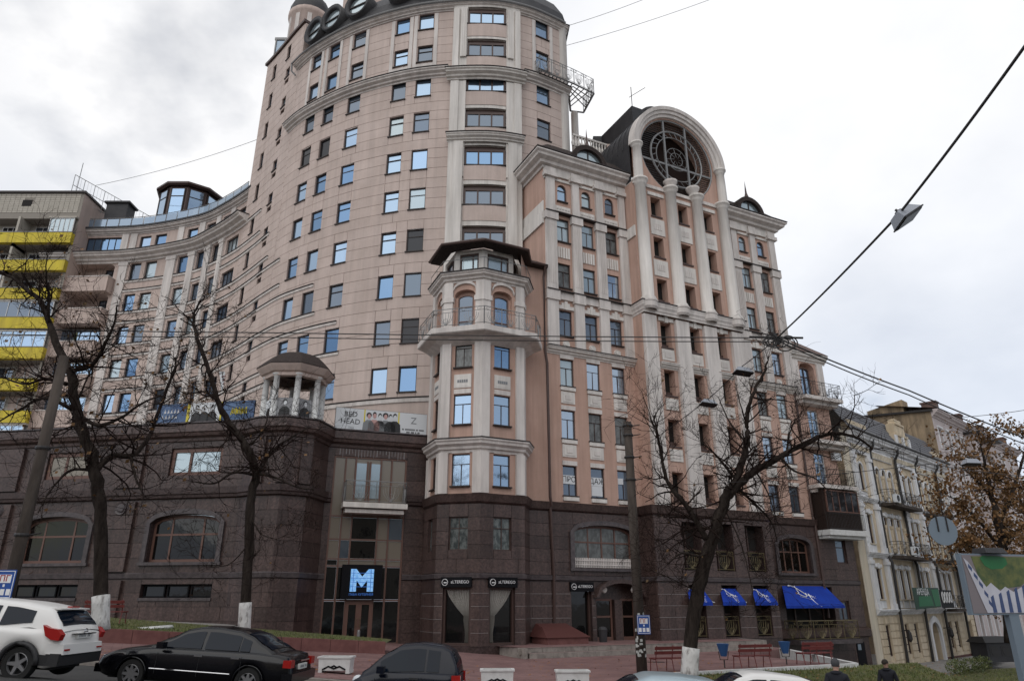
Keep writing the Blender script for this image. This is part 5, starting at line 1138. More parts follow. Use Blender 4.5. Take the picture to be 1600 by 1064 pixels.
q = MB(); rail(q, [Wf.P(U(16.75), -2.26, .2), Wf.P(U(16.75), -2.26, 1.25), Wf.P(U(22.1), -2.26, 1.25), Wf.P(U(22.1), -2.26, .2)], 1.12, ornate=1.33, r=.016, top=.03); PB("cafe_balcony_railing", q, "gold")
q = MB(); sbox(q, Wf, U(23.0), U(23.8), -4.4, -2.5, WDp, WDp+.06); o = PB("service_door", q, "black"); m = MB(); sbox(m, Wf, U(23.1), U(23.4), -3.0, -2.65, WDp+.06, WDp+.09); link("door_notice", m.mesh("door_notice", M["greyblue"]), o)
# awnings
SCRIPT = [[(240, 150), (290, 135), (370, 150), (450, 190), (530, 240), (545, 272), (510, 300), (440, 292), (365, 270)], [(368, 118), (375, 170), (392, 258), (365, 270)], [(540, 215), (552, 255), (572, 262), (595, 225)], [(595, 215), (610, 290), (640, 350), (690, 412), (740, 430), (800, 405)], [(612, 225), (622, 272), (642, 235), (652, 276), (674, 240), (690, 285)], [(745, 218), (718, 250), (702, 280), (728, 282), (758, 240), (770, 278), (812, 255)]]
def awning(S, a, b, z0, d0, drop, out, label, big):
    c, w = (a+b)/2, (b-a)
    t = thing("awning", label, "awning", tuple(S.P(c, z0, d0)), math.atan2(.446, .895), "blue cafe awnings")
    q = MB(); n = 8
    fl = .12 if big else .16; fa = .45 if big else .2; fl_ = .85 if big else .36
    i = q.add([(-w/2, 0, 0), (w/2, 0, 0), (w/2+fa, -out, -drop), (-w/2-fl_, -out, -drop), (-w/2, 0, -.03), (w/2, 0, -.03), (w/2+fa, -out, -drop-.03), (-w/2-fl_, -out, -drop-.03)])
    for f in ((0, 3, 2, 1), (4, 5, 6, 7), (0, 1, 5, 4), (1, 2, 6, 5), (2, 3, 7, 6), (3, 0, 4, 7)): q.face(*[i+k for k in f])
    part("awning_cloth", q, M["blueawn"], t)
    q = MB(); x1 = w/2+fa; q.box(-w/2-fl_, x1, -out-.012, -out+.012, -drop-fl-.03, -drop-.032); part("valance", q, M["blueawn"], t)
    q = MB()
    for x, xe in ((-w/2+.05, -x1+.05), (w/2-.05, x1-.05)): q.tube([(x, -.02, -drop*.95), (xe, -out+.03, -drop-.04)], .02, 5)
    part("awning_arm", q, M["greyiron"], t)
    ang = math.atan2(drop, out); sl_ = math.hypot(drop, out); k_ = .0041 if big else .00185
    kz = sl_/425; shr = Matrix.Identity(4); shr[0][2] = .42
    mx = Matrix.Translation((-w/2+(1.60 if big else .56), -out*.53, -drop*.53)) @ Matrix.Rotation(-(math.pi/2-ang), 4, 'X') @ Matrix.Translation((0, -.02, 0)) @ shr @ Matrix.Scale(kz/k_, 4, (0, 0, 1))
    q = MB(); r = .03 if big else .015
    for st in SCRIPT: q.tube([((x-560)*k_, 0, -(y-270)*k_) for x, y in st], r, 4)
    q.sphere((-320*k_, 0, 120*k_), 16*k_, 6, 4)
    part("awning_lettering", q, M["textw"], t, mx=mx)
    q = MB(); q.box(-180*k_, 380*k_, -.008, .0, -57*k_, -53*k_)
    for x in (140, 165, 188, 212, 236, 258, 320, 344, 366, 388, 410, 436, 462, 486, 510, 532): q.box(x*k_, (x+16)*k_, -.008, 0, -108*k_, -88*k_)
    part("small_print_line", q, M["bannerw"], t, mx=mx)
for k, (a, b) in enumerate(((8.4, 9.5), (10.85, 12.05), (13.35, 14.6))):
    awning(Wf, U(a), U(b), .72, CB-.1, .75, .55, ["small blue awning half hidden behind the leaning tree trunk", "small blue awning between the tree trunk and the next window", "small blue awning beside the widest blue awning"][k], False)
awning(Wf, U(17.0), U(20.9), .95, WDp+.03, 1.2, .95, "widest blue awning over the gilded cafe railing", True)

# ------------------------------------------------------------------ roof pavilion and banners on the podium
gc = Vector((-11.9, 36.95)); GZ = 8.6
gz = thing("rooftop_gazebo", "white columned gazebo with dark domed roof on the granite podium", "gazebo", (gc.x, gc.y, GZ))
q = MB(); q.lathe([(1.75, 0), (1.75, .35), (1.5, .36)], 8); part("gazebo_base", q, M["granitel"], gz)
for k in range(8):
    a = math.pi*2*(k+.5)/8; q = MB(); column(q, (1.5*math.cos(a), 1.5*math.sin(a)), .3, 2.75, .17, 12); part("column", q, M["white"], gz, smooth=True)
q = MB(); q.lathe([(1.3, 2.62), (1.7, 2.62), (1.72, 2.8), (1.85, 2.85), (2.05, 3.1), (2.1, 3.18), (1.3, 3.2)], 8, a0=math.pi/8, a1=math.pi/8+2*math.pi); part("gazebo_entablature", q, M["oldcream"] if 0 else M["pinkplain"], gz)
q = MB(); q.lathe([(2.12, 3.19), (2.1, 3.25), (1.75, 3.6), (1.35, 3.95), (.8, 4.2), (.01, 4.32)], 8, a0=math.pi/8, a1=math.pi/8+2*math.pi); part("gazebo_dome", q, M["shingle"], gz)
def portrait(t, x, z, h, m=None, s=1, y=-.035, hairw=1.0, coat="ink"):
    """a printed half-length figure, flat pieces on a banner"""
    def disc(cx, cz, rx, rz, mm, yy, nm):
        q = MB(); q.prism([(cx+rx*math.cos(k*math.pi/6), cz+rz*math.sin(k*math.pi/6)) for k in range(12)], yy-.004, yy); part(nm, q, mm, t)
    disc(x, z+h*.83, h*.105*hairw, h*.14, M["ink"], y, "printed_hair"); disc(x+.01, z+h*.76, h*.085, h*.125, M["bannerw"] if m is None else m, y-.005, "printed_face")
    q = MB(); q.prism([(x-h*.30, z), (x+h*.30, z), (x+h*.27, z+h*.42), (x+h*.10, z+h*.58), (x-h*.10, z+h*.58), (x-h*.27, z+h*.42)], y-.003, y+.001); part("printed_coat", q, M[coat], t)
def banner(S, ua, ub, d, z0, h, label, bgs):
    c = (ua+ub)/2; i = S.seg(c); t = thing("banner", label, "banner", tuple(S.P(c, z0, d)), math.atan2(S.t[i].y, S.t[i].x), "advertising banners on the podium rail")
    L = ub-ua; q = MB(); q.tube([(-L/2, 0, h), (L/2, 0, h)], .025, 5)
    for x in (-L/2, 0, L/2): q.tube([(x, .04, -.2), (x, .04, h)], .025, 5)
    part("banner_frame", q, M["iron"], t)
    for f0_, f1_, mm in bgs:
        q = MB(); q.box(-L/2+L*f0_, -L/2+L*f1_, -.03, .02, 0, h); part("banner_sheet", q, M[mm], t)
    return t, L
t, L = banner(PD, EN+.2, EN+5.4, .1, 8.98, 1.25, "white BED HEAD banner with a row of people along the podium edge", [(0, .30, "bannerw"), (.30, .315, "banyellow"), (.315, .675, "bannerw"), (.675, .69, "banyellow"), (.69, 1, "bannerw")])
part("banner_lettering", text_mb("BED\nHEAD", .42), M["ink"], t, mx=Matrix.Translation((-L/2+L*.16, -.036, .70))); part("banner_lettering", text_mb("TIGI", .17), M["inkg"], t, mx=Matrix.Translation((-L/2+L*.17, -.036, .14)))
part("banner_lettering", text_mb("Z", .55), M["inkg"], t, mx=Matrix.Translation((-L/2+L*.85, -.036, .80)))
q = MB()
for k in range(22): q.box(-L/2+L*(.725+k*.0112), -L/2+L*(.733+k*.0112), -.034, -.03, .24, .33) if k not in (2, 13, 16) else None
for k in range(12): q.box(-L/2+L*(.775+k*.0125), -L/2+L*(.785+k*.0125), -.034, -.03, .08, .17) if k not in (3, 7, 9) else None
part("small_print_line", q, M["ink"], t)
for k, (x, m_, hw, ct) in enumerate(((.355, "inkpink", 1.3, "inkg"), (.415, "inkpink", .9, "inkpink"), (.475, None, .95, "ink"), (.535, "inkpink", 1.35, "inkg"), (.59, None, .9, "ink"), (.64, None, .95, "ink"))): portrait(t, -L/2+L*x, .02, 1.12+.06*(k % 2), M[m_] if m_ else None, hairw=hw, coat=ct)
GS = Surf([(gc.x+1.42*math.cos(a), gc.y+1.42*math.sin(a)) for a in [R(-157.5+45*k) for k in range(6)]])
for k, lab in ((0, "grey banner with a pale portrait, left panel of the gazebo"), (1, "grey banner with a pale portrait, left of the gazebo's middle"), (2, "grey banner with a dark haired man in the gazebo's middle"), (3, "grey banner with a portrait, right panel of the gazebo")):
    u0, u1 = GS.u[k]+.1, GS.u[k+1]-.1
    t, L = banner(GS, u0, u1, 0, GZ+.38, 1.05, lab, [(0, 1, "bannerg" if k in (1, 2) else "bannerw")]); portrait(t, 0, .02, 1.0, hairw=1.1)
t, L = banner(PD, pu[1]-5.6, pu[1]+.2, .1, 8.98, 1.1, "dark blue banner with yellow and white prints left of the gazebo", [(0, .32, "bannerb"), (.32, .35, "banyellow"), (.35, .66, "bannerw"), (.66, .68, "banyellow"), (.68, 1, "bannerb")])
for x in (.42, .5, .58): portrait(t, -L/2+L*x, .02, 1.0)
q = MB()
for k in range(9): q.tube([(L*(.27+k*.017), -.035, .35+.12*(k % 3)), (L*(.285+k*.017), -.035, .75-.1*(k % 2)), (L*(.29+k*.017), -.035, .4)], .035, 4)
part("illegible_print", q, M["banyellow"], t)
q = MB()
for k in range(10): q.tube([(L*(-.43+k*.017), -.035, .28+.3*(k % 2)), (L*(-.42+k*.017), -.035, .5+.3*(k % 2)), (L*(-.418+k*.017), -.035, .3+.3*(k % 2))], .03, 4)
part("illegible_print", q, M["textw"], t)
flush_pool()
# ------------------------------------------------------------------ left neighbour: tiled block with yellow balconies
BK = thing("balcony_block", "pale tiled apartment block with bright yellow balcony fronts beside the pink building", "building", (-60, 62, -2), worldparts=True)
LS = Surf([(-72, 60.6), (-42.7, 60.6)]); LL = LS.L
def KB(name, mb, m, stuff=False): return part(name, mb, M[m] if isinstance(m, str) else m, BK, stuff=stuff)
q = MB(); wall(q, LS, 0, LL, -2, 38.2, [(0.4, LL-.3, z+.55, z+2.35, 0, 1.4) for z in [33.0-2.96*k for k in range(11)]], rv=1.4); KB("block_wall", q, "tiled")
q = MB(); sbox(q, LS, 0, LL, -2, 36.0, -1.5, -1.42); KB("loggia_wall", q, "tile")
q = MB()
for j in range(9):
    for k in range(int(LL/.5)):
        z = 36.0+j*.24; a = k*.5+(j % 2)*.0
        if 23.3 < a < 24.3 and 3 < j < 7: continue
        m = MB(); sbox(m, LS, a+.02, min(LL, a+.48), z+.015, z+.225, 0, .03); pool("wall_tile", BK, M["tile"], m, (a-15)*1e-5+j*1e-7 if a > 15 else 0)
q = MB(); sbox(q, LS, 23.3, 24.25, 36.75, 37.45, -.2, .04); KB("attic_vent", q, "dark")
q = MB(); sbox(q, LS, -.1, LL+.15, 38.2, 38.42, -12, .2); KB("block_parapet", q, "darkframe")
q = MB(); q.poly([(-42.69, 60.6, -2), (-42.69, 72.6, -2), (-42.69, 72.6, 38.2), (-42.69, 60.6, 38.2)]); KB("gable_wall", q, "pinkplain")
for f in range(11):
    z = 33.0-2.96*f
    for k in range(5):
        a, b = .3+k*5.85, .3+(k+1)*5.85-.06
        if b > LL: b = LL
        q = MB(); sbox(q, LS, a, b, z-.55, z+.55, -.05, .5); KB("balcony_front", q, "yellow")
        q = MB(); sbox(q, LS, a, b, z+.555, z+.63, .0, .54); KB("balcony_rail", q, "greyiron")
        q = MB(); sbox(q, LS, a-.1, a+.12, z-.9, z+2.4, -1.4, .35); KB("loggia_pier", q, "tile")
        gz_ = (f*3+k*5) % 4 < 2 if not (f == 0) else k in (2, 4)
        if k == 4 and f in (0,): ga = a+2.9
        else: ga = a
        if gz_:
            c, w = (ga+b)/2, b-ga-.3
            window(BK, LS, c, z+.62, w, 1.62, pick([("sky", 3), ("pale", 3), ("dim", 1)]), vs=(.2, .4, .6, .8), hs=() if rnd.random() < .6 else (.7,), frame="white", d=.3, sill=False, name="glazed_balcony")
            m = MB(); sbox(m, LS, ga, b, z+2.25, z+2.4, -.4, .4); KB("loggia_head", m, "tile")
        if not gz_ or ga > a:
            window(BK, LS, a+1.3, z+.75, 1.5, 1.4, "dim", vs=(.5,), frame="white", d=-1.38, sill=False); 
            if not gz_: window(BK, LS, a+3.9, z+.75, 1.6, 1.4, "dark", vs=(.33, .66), frame="white", d=-1.38, sill=False)
    if f == 6: m = MB(); m.box(-.4, .4, -.3, 0, 0, .6, LS.mx(24.6, z+.1, .52)); KB("air_conditioner", m, "white")
q = MB(); q.box(-66, -47, 64, 72, 38.4, 40.2); KB("roof_house", q, "tile")
q = MB(); c0 = Vector((-44.8, 61.5, 38.4))
for k in range(9):
    p = c0+Vector((k*.75, .6*k, -.28*k)); q.tube([p, p+Vector((0, 0, 2.6))], .035, 4)
for zz in (.2, 1.4, 2.6): q.tube([c0+Vector((0, 0, zz)), c0+Vector((6, 4.8, zz-2.24))], .035, 4)
for k in range(24): p = c0+Vector((k*.25, .2*k, -.093*k)); q.tube([p+Vector((0, 0, .2)), p+Vector((0, 0, 2.6))], .012, 3)
q.tube([c0+Vector((.5, 0, 0)), c0+Vector((.5, 0, 4))], .04, 4); KB("roof_fence", q, "greyiron")

# ------------------------------------------------------------------ right neighbour: yellow and white historic house
HB = thing("historic_house", "old yellow and white stucco house with drain pipes and iron balconies", "building", (33, 58, -4), worldparts=True)
Hs = Surf([(24.2, 51.0), (24.2+.729*23, 51.0+.684*23)])
def HP(name, mb, m, stuff=False, label=None): return part(name, mb, M[m] if isinstance(m, str) else m, HB, stuff=stuff, label=label)
r1, b1, r2, b2, r3 = [2.75], [5.9, 7.2, 8.5], [11.45, 12.75], [15.5, 16.8, 18.1], [20.9]
hw = []
for us in (r1, b1, r2, b2, r3):
    for u in us:
        w = .78 if us is not r1 else .85
        hw.append((u-w/2, u+w/2, 7.75, 9.8, w/2, .35)); hw.append((u-w/2, u+w/2, 3.95, 6.0, 0, .35)); hw.append((u-w/2, u+w/2, .15, 2.2, 0, .35))
for u in (2.75, 6.3, 8.2, 15.9, 17.6): hw.append((u-.38, u+.38, -3.55, -1.55, 0, .35))
hw.append((11.2, 13.0, -4.6, -1.5, .8, .5)); hw.append((20.2, 21.5, -4.7, -1.6, 0, .5))
q = MB(); wall(q, Hs, 0, 22.6, -5.5, 12.0, hw); HP("house_wall", q, "oldyellow")
q = MB(); S = Surf([(24.2+.729*22.6, 51+.684*22.6), (24.2+.729*22.6-6, 51+.684*22.6+6.4)]); wall(q, S, 0, S.L, -5, 12, []); HP("house_end_wall", q, "oldcream")
q = MB(); sbox(q, Hs, 0, 1.15, -5.5, 12, .0, .06); HP("plain_end_strip", q, "oldcream")
for h in hw[:-2]:
    c, w = (h[0]+h[1])/2, h[1]-h[0]; rise = h[4]
    window(HB, Hs, c, h[2], w, h[3]-h[2], pick([("dark", 4), ("dim", 2), ("grey", 1)]), vs=(.5,), hs=(.66,), rise=rise, frame="brownframe", d=-.12, bar=.05, sillm="oldcream", sill=h[2] > -1)
    if h[2] > -1:
        q = MB(); s = .13
        sbox(q, Hs, h[0]-s, h[0]-.005, h[2], h[3]-rise, 0, .1); sbox(q, Hs, h[1]+.005, h[1]+s, h[2], h[3]-rise, 0, .1)
        if rise:
            N = 10
            for k in range(N):
                t0, t1 = math.pi*k/N, math.pi*(k+1)/N; z0 = h[3]-rise; I = [(c+w/2*math.cos(t), z0+rise*math.sin(t)) for t in (t1, t0)]; O = [(c+(w/2+s)*math.cos(t), z0+(rise+s)*math.sin(t)) for t in (t1, t0)]
                i = q.add([Hs.P(*I[0], 0), Hs.P(*I[1], 0), Hs.P(*O[1], 0), Hs.P(*O[0], 0), Hs.P(*I[0], .1), Hs.P(*I[1], .1), Hs.P(*O[1], .1), Hs.P(*O[0], .1)])
                for f in ((4, 5, 6, 7), (7, 6, 2, 3), (0, 1, 5, 4)): q.face(*[i+x for x in f])
        else: sbox(q, Hs, h[0]-s-.08, h[1]+s+.08, h[3]+.1, h[3]+.32, 0, .16); sbox(q, Hs, c-.12, c+.12, h[3]+.02, h[3]+.4, 0, .2)
        sbox(q, Hs, h[0]-.12, h[1]+.12, h[2]-.6, h[2]-.1, .0, .06)
        HP("window_surround", q, "oldwhite")
for ua, ub in ((1.2, 4.75), (10.2, 14.4), (19.8, 22.55)):           # white risalits: paired pilasters per storey
    for a in (ua, ub-.62):
        for z0, z1 in ((-.55, 2.95), (3.3, 6.9), (7.2, 10.5)):
            q = MB(); sbox(q, Hs, a, a+.62, z0, z1, 0, .2); sbox(q, Hs, a-.06, a+.68, z1-.45, z1-.2, .0, .28); sbox(q, Hs, a-.05, a+.67, z0, z0+.4, 0, .26); sbox(q, Hs, a+.16, a+.46, z0+.7, z1-.8, .2, .235); HP("white_pilaster", q, "oldwhite")
    q = MB(); sbox(q, Hs, ua, ub, 10.5, 11.2, 0, .2); HP("risalit_frieze", q, "oldwhite")
    for k in range(int((ub-ua)/.24)):
        q = MB(); sbox(q, Hs, ua+.06+k*.24, ua+.18+k*.24, 10.75, 11.1, .2, .28); pool("frieze_dentil", HB, M["oldcream"], q, 1e-4)
for a in (b1, b2):
    for u in [x-.65 for x in a]+[a[-1]+.65]:
        for z in (3.9, 7.7):
            q = MB(); c = Hs.at(u, .12); q.lathe([(.2, z-.5), (.2, z-.1), (.14, z), (.15, z+1.2), (.2, z+1.3), (.21, z+1.5)], 8, (c.x, c.y, 0)); HP("half_column", q, "oldyellow")
    q = MB(); sbox(q, Hs, a[0]-.8, a[-1]+.9, 10.5, 11.15, 0, .1); HP("bay_frieze", q, "oldwhite")
    for k in range(14):
        u = a[0]-.7+k*(a[-1]-a[0]+1.5)/13; q = MB(); sbox(q, Hs, u-.08, u+.08, 10.55, 11.0, .1, .15); pool("frieze_dentil", HB, M["oldcream"], q, 1e-4)
for z, h_, p_ in ((2.95, .35, .3), (6.9, .32, .22), (-.9, .35, .32)):
    for ua, ub in ((1.2, 4.75), (4.95, 9.85), (10.2, 14.4), (14.65, 19.55), (19.8, 22.6)):
        q = MB(); sweep(q, Hs, ua, ub, cornice(z, h_, p_, .05)); HP("storey_belt", q, "oldwhite")
q = MB(); sweep(q, Hs, 1.0, 22.7, cornice(11.2, .8, .7)); HP("eave_cornice", q, "oldwhite")
q = MB(); q.tube([Hs.P(1.0+k*2.17, 12.1, .72) for k in range(11)], .11, 6); HP("eave_gutter", q, "iron")
for k, z in enumerate(zl(-4.3, -1.0, .47)[:-1]):                   # rusticated ground floor: every block a piece
    hs_ = [h for h in hw if h[2] < -1]
    cs = sorted(set([1.2, 22.5]+[h[j] for h in hs_ for j in (0, 1)]))
    for a, b in zip(cs, cs[1:]):
        if any(h[0] < (a+b)/2 < h[1] and h[2] < z+.3 < h[3] for h in hs_): continue
        n = max(1, round((b-a)/1.1))
        for j in range(n):
            u0, u1 = a+(b-a)*j/n, a+(b-a)*(j+1)/n; q = MB(); sbox(q, Hs, u0+.025, u1-.025, z+.02, z+.43, 0, .07); pool("rustic_block", HB, M["oldyellow"], q, 1e-4*(1 if u0 < 15 else .5))
q = MB(); sbox(q, Hs, 0, 11.15, -5.5, -4.3, 0, .12); sbox(q, Hs, 13.05, 20.1, -5.5, -4.1, 0, .12); HP("house_plinth", q, "redplinth")
for a, b in ((11.2, 13.0), (20.2, 21.5)): q = MB(); sbox(q, Hs, a+.1, b-.1, -5, -2.3, -.5, -.42); HP("house_door", q, "brownlight"); q = MB(); sbox(q, Hs, a, b, -5, -1.5, -.6, -.52); HP("door_recess", q, "dark")
q = MB(); N = 12
for k in range(N):
    t0, t1 = math.pi*k/N, math.pi*(k+1)/N; I = [(12.1+.9*math.cos(t), -2.3+.8*math.sin(t)) for t in (t1, t0)]; O = [(12.1+1.3*math.cos(t), -2.3+1.25*math.sin(t)) for t in (t1, t0)]
    i = q.add([Hs.P(*I[0], 0), Hs.P(*I[1], 0), Hs.P(*O[1], 0), Hs.P(*O[0], 0), Hs.P(*I[0], .18), Hs.P(*I[1], .18), Hs.P(*O[1], .18), Hs.P(*O[0], .18)])
    for f in ((4, 5, 6, 7), (7, 6, 2, 3), (0, 1, 5, 4)): q.face(*[i+x for x in f])
sbox(q, Hs, 10.8, 11.19, -4.6, -2.3, 0, .18); sbox(q, Hs, 13.01, 13.4, -4.6, -2.3, 0, .18); HP("door_surround", q, "oldwhite")
for u in (4.9, 10.0, 14.5, 19.65):
    q = MB(); q.tube([Hs.P(u, 12, .55), Hs.P(u, 11.4, .5), Hs.P(u, 10.9, .18), Hs.P(u, 3.2, .18), Hs.P(u, 2.7, .35), Hs.P(u, -4.6, .2), Hs.P(u, -4.8, .4)], .1, 7); HP("drain_pipe", q, "iron")
for (a, b), zs in (((5.4, 11.6), (7.05, 3.2)), ((15.0, 19.5), (7.0, 3.2, -.55))):
    for z in zs:
        q = MB(); sbox(q, Hs, a, b, z-.22, z, 0, 1.05); HP("house_balcony_slab", q, "concrete")
        q = MB(); rail(q, [Hs.P(a+.04, z, .05), Hs.P(a+.04, z, 1.0), Hs.P(b-.04, z, 1.0), Hs.P(b-.04, z, .05)], 1.0, ornate=1.0, r=.012); HP("house_balcony_railing", q, "iron")
def acunit(u, z, d):
    q = MB(); m = Hs.mx(u, z, d); q.box(-.4, .4, -.3, 0, 0, .6, m); o = HP("air_conditioner", q, "bannerw")
    f = MB(); f.tube([m @ Vector((-.08+.22*math.cos(a), -.31, .3+.22*math.sin(a))) for a in [k*.5 for k in range(14)]], .03, 4); f.prism([(-.08+.2*math.cos(k*.6), .3+.2*math.sin(k*.6)) for k in range(10)], -.315, -.302, m); link("fan_grille", f.mesh("fan_grille", M["iron"]), o)
for u, z, d in ((6.0, 7.05, .95), (6.6, 3.22, 1.35), (16.5, 3.22, 1.35), (17.5, 3.22, 1.35), (16.2, 7.0, 1.3)): acunit(u, z, d)
# roof, attic gable
q = MB(); q.poly([Hs.P(.6, 12.05, .6), Hs.P(22.7, 12.05, .6), Hs.P(22.7, 14.6, -1.0), Hs.P(.6, 14.6, -1.0)]); q.poly([Hs.P(.6, 14.6, -1.0), Hs.P(22.7, 14.6, -1.0), Hs.P(22.7, 15.0, -8), Hs.P(.6, 15.0, -8)]); q.poly([Hs.P(22.7, 12.05, .6), Hs.P(22.7, 12, -8), Hs.P(22.7, 15, -8), Hs.P(22.7, 14.6, -1)]); HP("slate_roof", q, "slategrey")
for k in range(8):
    t0, t1 = k/8, (k+1)/8; q = MB(); i = q.add([Hs.P(u, 12.05+2.55*t+.0, .6-1.6*t+e) for t, e in ((t0, .05), (t1, .012), (t1, .002), (t0, .0)) for u in (.6, 22.7)]); q.face(i, i+1, i+3, i+2); q.face(i+1, i, i+6, i+7); q.face(i, i+2, i+4, i+6); q.face(i+1, i+7, i+5, i+3); HP("slate_course", q, "slategrey")
q = MB(); sbox(q, Hs, 10.6, 14.0, 12.05, 13.2, -.5, .3); sbox(q, Hs, 11.1, 13.5, 13.2, 14.2, -.4, .25); sbox(q, Hs, 11.5, 13.1, 14.2, 14.7, -.3, .2); sbox(q, Hs, 10.9, 13.7, 13.15, 13.35, -.5, .4); sbox(q, Hs, 11.3, 13.3, 14.15, 14.3, -.4, .35); HP("attic_gable", q, "oldyellow")
for a in (10.6, 12.1, 13.5): q = MB(); sbox(q, Hs, a, a+.5, 12.05, 13.15, .3, .4); HP("attic_pier", q, "oldwhite")
q = MB(); sbox(q, Hs, 1.3, 4.6, 12.05, 12.9, -.3, .3); HP("attic_block", q, "oldyellow")
q = MB(); sbox(q, Hs, 19.9, 22.4, 12.05, 13.0, -.3, .3); HP("attic_block", q, "oldyellow")
# rent banner hung on the first balcony
t = thing("banner", "green rent banner reading АРЕНДА on the yellow house balcony", "banner", tuple(Hs.P(8.9, -.55, 1.0)), math.atan2(.684, .729))
q = MB(); q.prism([(-2.9, 0), (2.6, .15), (2.7, 1.55), (-2.9, 1.5)], -.03, 0); part("banner_sheet", q, M["greend"], t)
q = MB(); q.prism([(-2.2, .2), (1.0, .25), (.7, .95), (-1.9, .9)], -.04, -.031); q.prism([(1.3, .2), (2.5, .25), (2.6, 1.45), (1.0, 1.4)], -.04, -.031); part("banner_print", q, M["green"], t)
part("banner_lettering", text_mb("АРЕНДА", .62), M["textw"], t, mx=Matrix.Translation((-.9, -.04, 1.2)))
t = thing("banner", "short dark banner with white zigzag print right of the green rent banner", "banner", tuple(Hs.P(13.4, -.45, .95)), math.atan2(.684, .729))
q = MB(); q.box(-1.5, 1.4, -.03, 0, 0, 1.3); part("banner_sheet", q, M["black"], t); q = MB()
for k in range(4): q.tube([(-.95+k*.6+.22*math.cos(j*.7), -.036, .75+.4*math.sin(j*.7)) for j in range(10)], .05, 4)
part("illegible_print", q, M["textw"], t)
for u in (5.0, 14.0):
    q = MB(); m = Hs.mx(u, -2.6, .1); q.tube([m @ Vector((0, 0, .6)), m @ Vector((0, -.5, .7))], .03, 5); q.lathe([(.05, 0), (.2, .2), (.16, .6), (.05, .8)], 6, tuple(m @ Vector((0, -.5, -.1)))); HP("wall_lantern", q, "iron")

# ------------------------------------------------------------------ pink house with ochre fire wall further down the street
PK = thing("pink_house", "tall pale pink house with a stained ochre fire wall behind the yellow house", "building", (42, 68, -5), worldparts=True)
Ps = Surf([(24.2+.729*23, 51+.684*23), (24.2+.729*54, 51+.684*54)])
def PP(name, mb, m, stuff=False): return part(name, mb, M[m] if isinstance(m, str) else m, PK, stuff=stuff)
pw = []
for f in range(6):
    for u in (1.6, 4.0, 6.2, 8.6, 12.2, 14.6, 18.4, 21.0, 23.6, 27.2): pw.append((u-.5, u+.5, -3+3.4*f, -1.1+3.4*f, 0, .3))
q = MB(); wall(q, Ps, 0, Ps.L, -6.5, 17.4, pw); PP("pink_house_wall", q, "palepink")
for h in pw:
    window(PK, Ps, (h[0]+h[1])/2, h[2], 1.0, 1.9, pick([("dark", 3), ("dim", 3), ("grey", 2)]), vs=(.5,), hs=(.66,), frame="white", d=-.22, sillm="palepink")
    q = MB(); sbox(q, Ps, h[0]-.12, h[0]-.01, h[2]-.1, h[3]+.1, 0, .07); sbox(q, Ps, h[1]+.01, h[1]+.12, h[2]-.1, h[3]+.1, 0, .07); sbox(q, Ps, h[0]-.2, h[1]+.2, h[3]+.1, h[3]+.28, 0, .14); PP("window_surround", q, "oldwhite")
F0 = Vector((24.2+.729*23, 51+.684*23)); FN = Vector((-.684, .729))
FS = Surf([tuple(F0+FN*18), tuple(F0)])
q = MB(); wall(q, FS, 0, 18, -6, 17.0, []); q.poly([FS.P(0, 17, 0), FS.P(18, 17, 0), FS.P(18, 17.5, 0), FS.P(9, 18.4, 0), FS.P(0, 19, 0)]); PP("fire_wall", q, "ochre")
q = MB(); q.hexa([FS.P(-.3, 18.9, .25), FS.P(18.2, 17.4, .25), FS.P(18.2, 17.4, -6), FS.P(-.3, 18.9, -6)], [FS.P(-.3, 19.1, .25), FS.P(18.2, 17.6, .25), FS.P(18.2, 17.6, -6), FS.P(-.3, 19.1, -6)]); PP("fire_wall_coping", q, "iron")
q = MB(); sweep(q, Ps, 0, Ps.L, cornice(16.9, .7, .7)); PP("pink_eave", q, "palepink")
q = MB(); q.poly([Ps.P(0, 17.65, .7), Ps.P(Ps.L, 17.65, .7), Ps.P(Ps.L, 19, -5), Ps.P(0, 19, -5)]); PP("tin_roof", q, "tilered")
for u, w in ((1, .9), (8.5, 1), (16, 1.1), (25, 1.4)): q = MB(); sbox(q, Ps, u, u+w, 17.6, 18.5, -1, .3); sbox(q, Ps, u-.1, u+w+.1, 18.5, 18.65, -1.1, .4); PP("roof_parapet_block", q, "tilered")
for ua, ub in ((9.8, 11.2), (16.2, 17.6)): q = MB(); sbox(q, Ps, ua, ub, -6, 16.6, 0, .9); PP("stair_bay", q, "palepink"); q = MB(); sbox(q, Ps, ua-.3, ub+.3, 16.6, 16.8, 0, 1.6); PP("bay_canopy", q, "iron")
for u, z in ((2.6, 13.2), (4.9, 9.8), (9.2, 9.7), (7.4, 13.1)): q = MB(); q.box(-.4, .4, -.3, 0, 0, .6, Ps.mx(u, z, .31)); PP("air_conditioner", q, "bannerw")
for z in (7.0, 10.4, 13.8):
    q = MB(); sbox(q, Ps, 11.4, 15.4, z-.2, z, 0, 1.0); PP("pink_balcony_slab", q, "palepink"); q = MB(); rail(q, [Ps.P(11.5, z, .05), Ps.P(11.5, z, .95), Ps.P(15.3, z, .95), Ps.P(15.3, z, .05)], 1.0, step=.2); PP("pink_balcony_railing", q, "iron")
q = MB(); c = FS.P(5.5, 18.8, -1); q.lathe([(.9, 0), (1.0, .5), (.9, 1.0), (.3, 1.3), (.01, 1.3)], 12, tuple(c)); q.tube([c+Vector((-1.6, 0, 0)), c+Vector((-1.6, 0, 1.9))], .06, 4); q.box(c.x-2.0, c.x-1.2, c.y-.05, c.y+.05, c.z+1.5, c.z+2.0); PP("roof_tank", q, "bannerw")
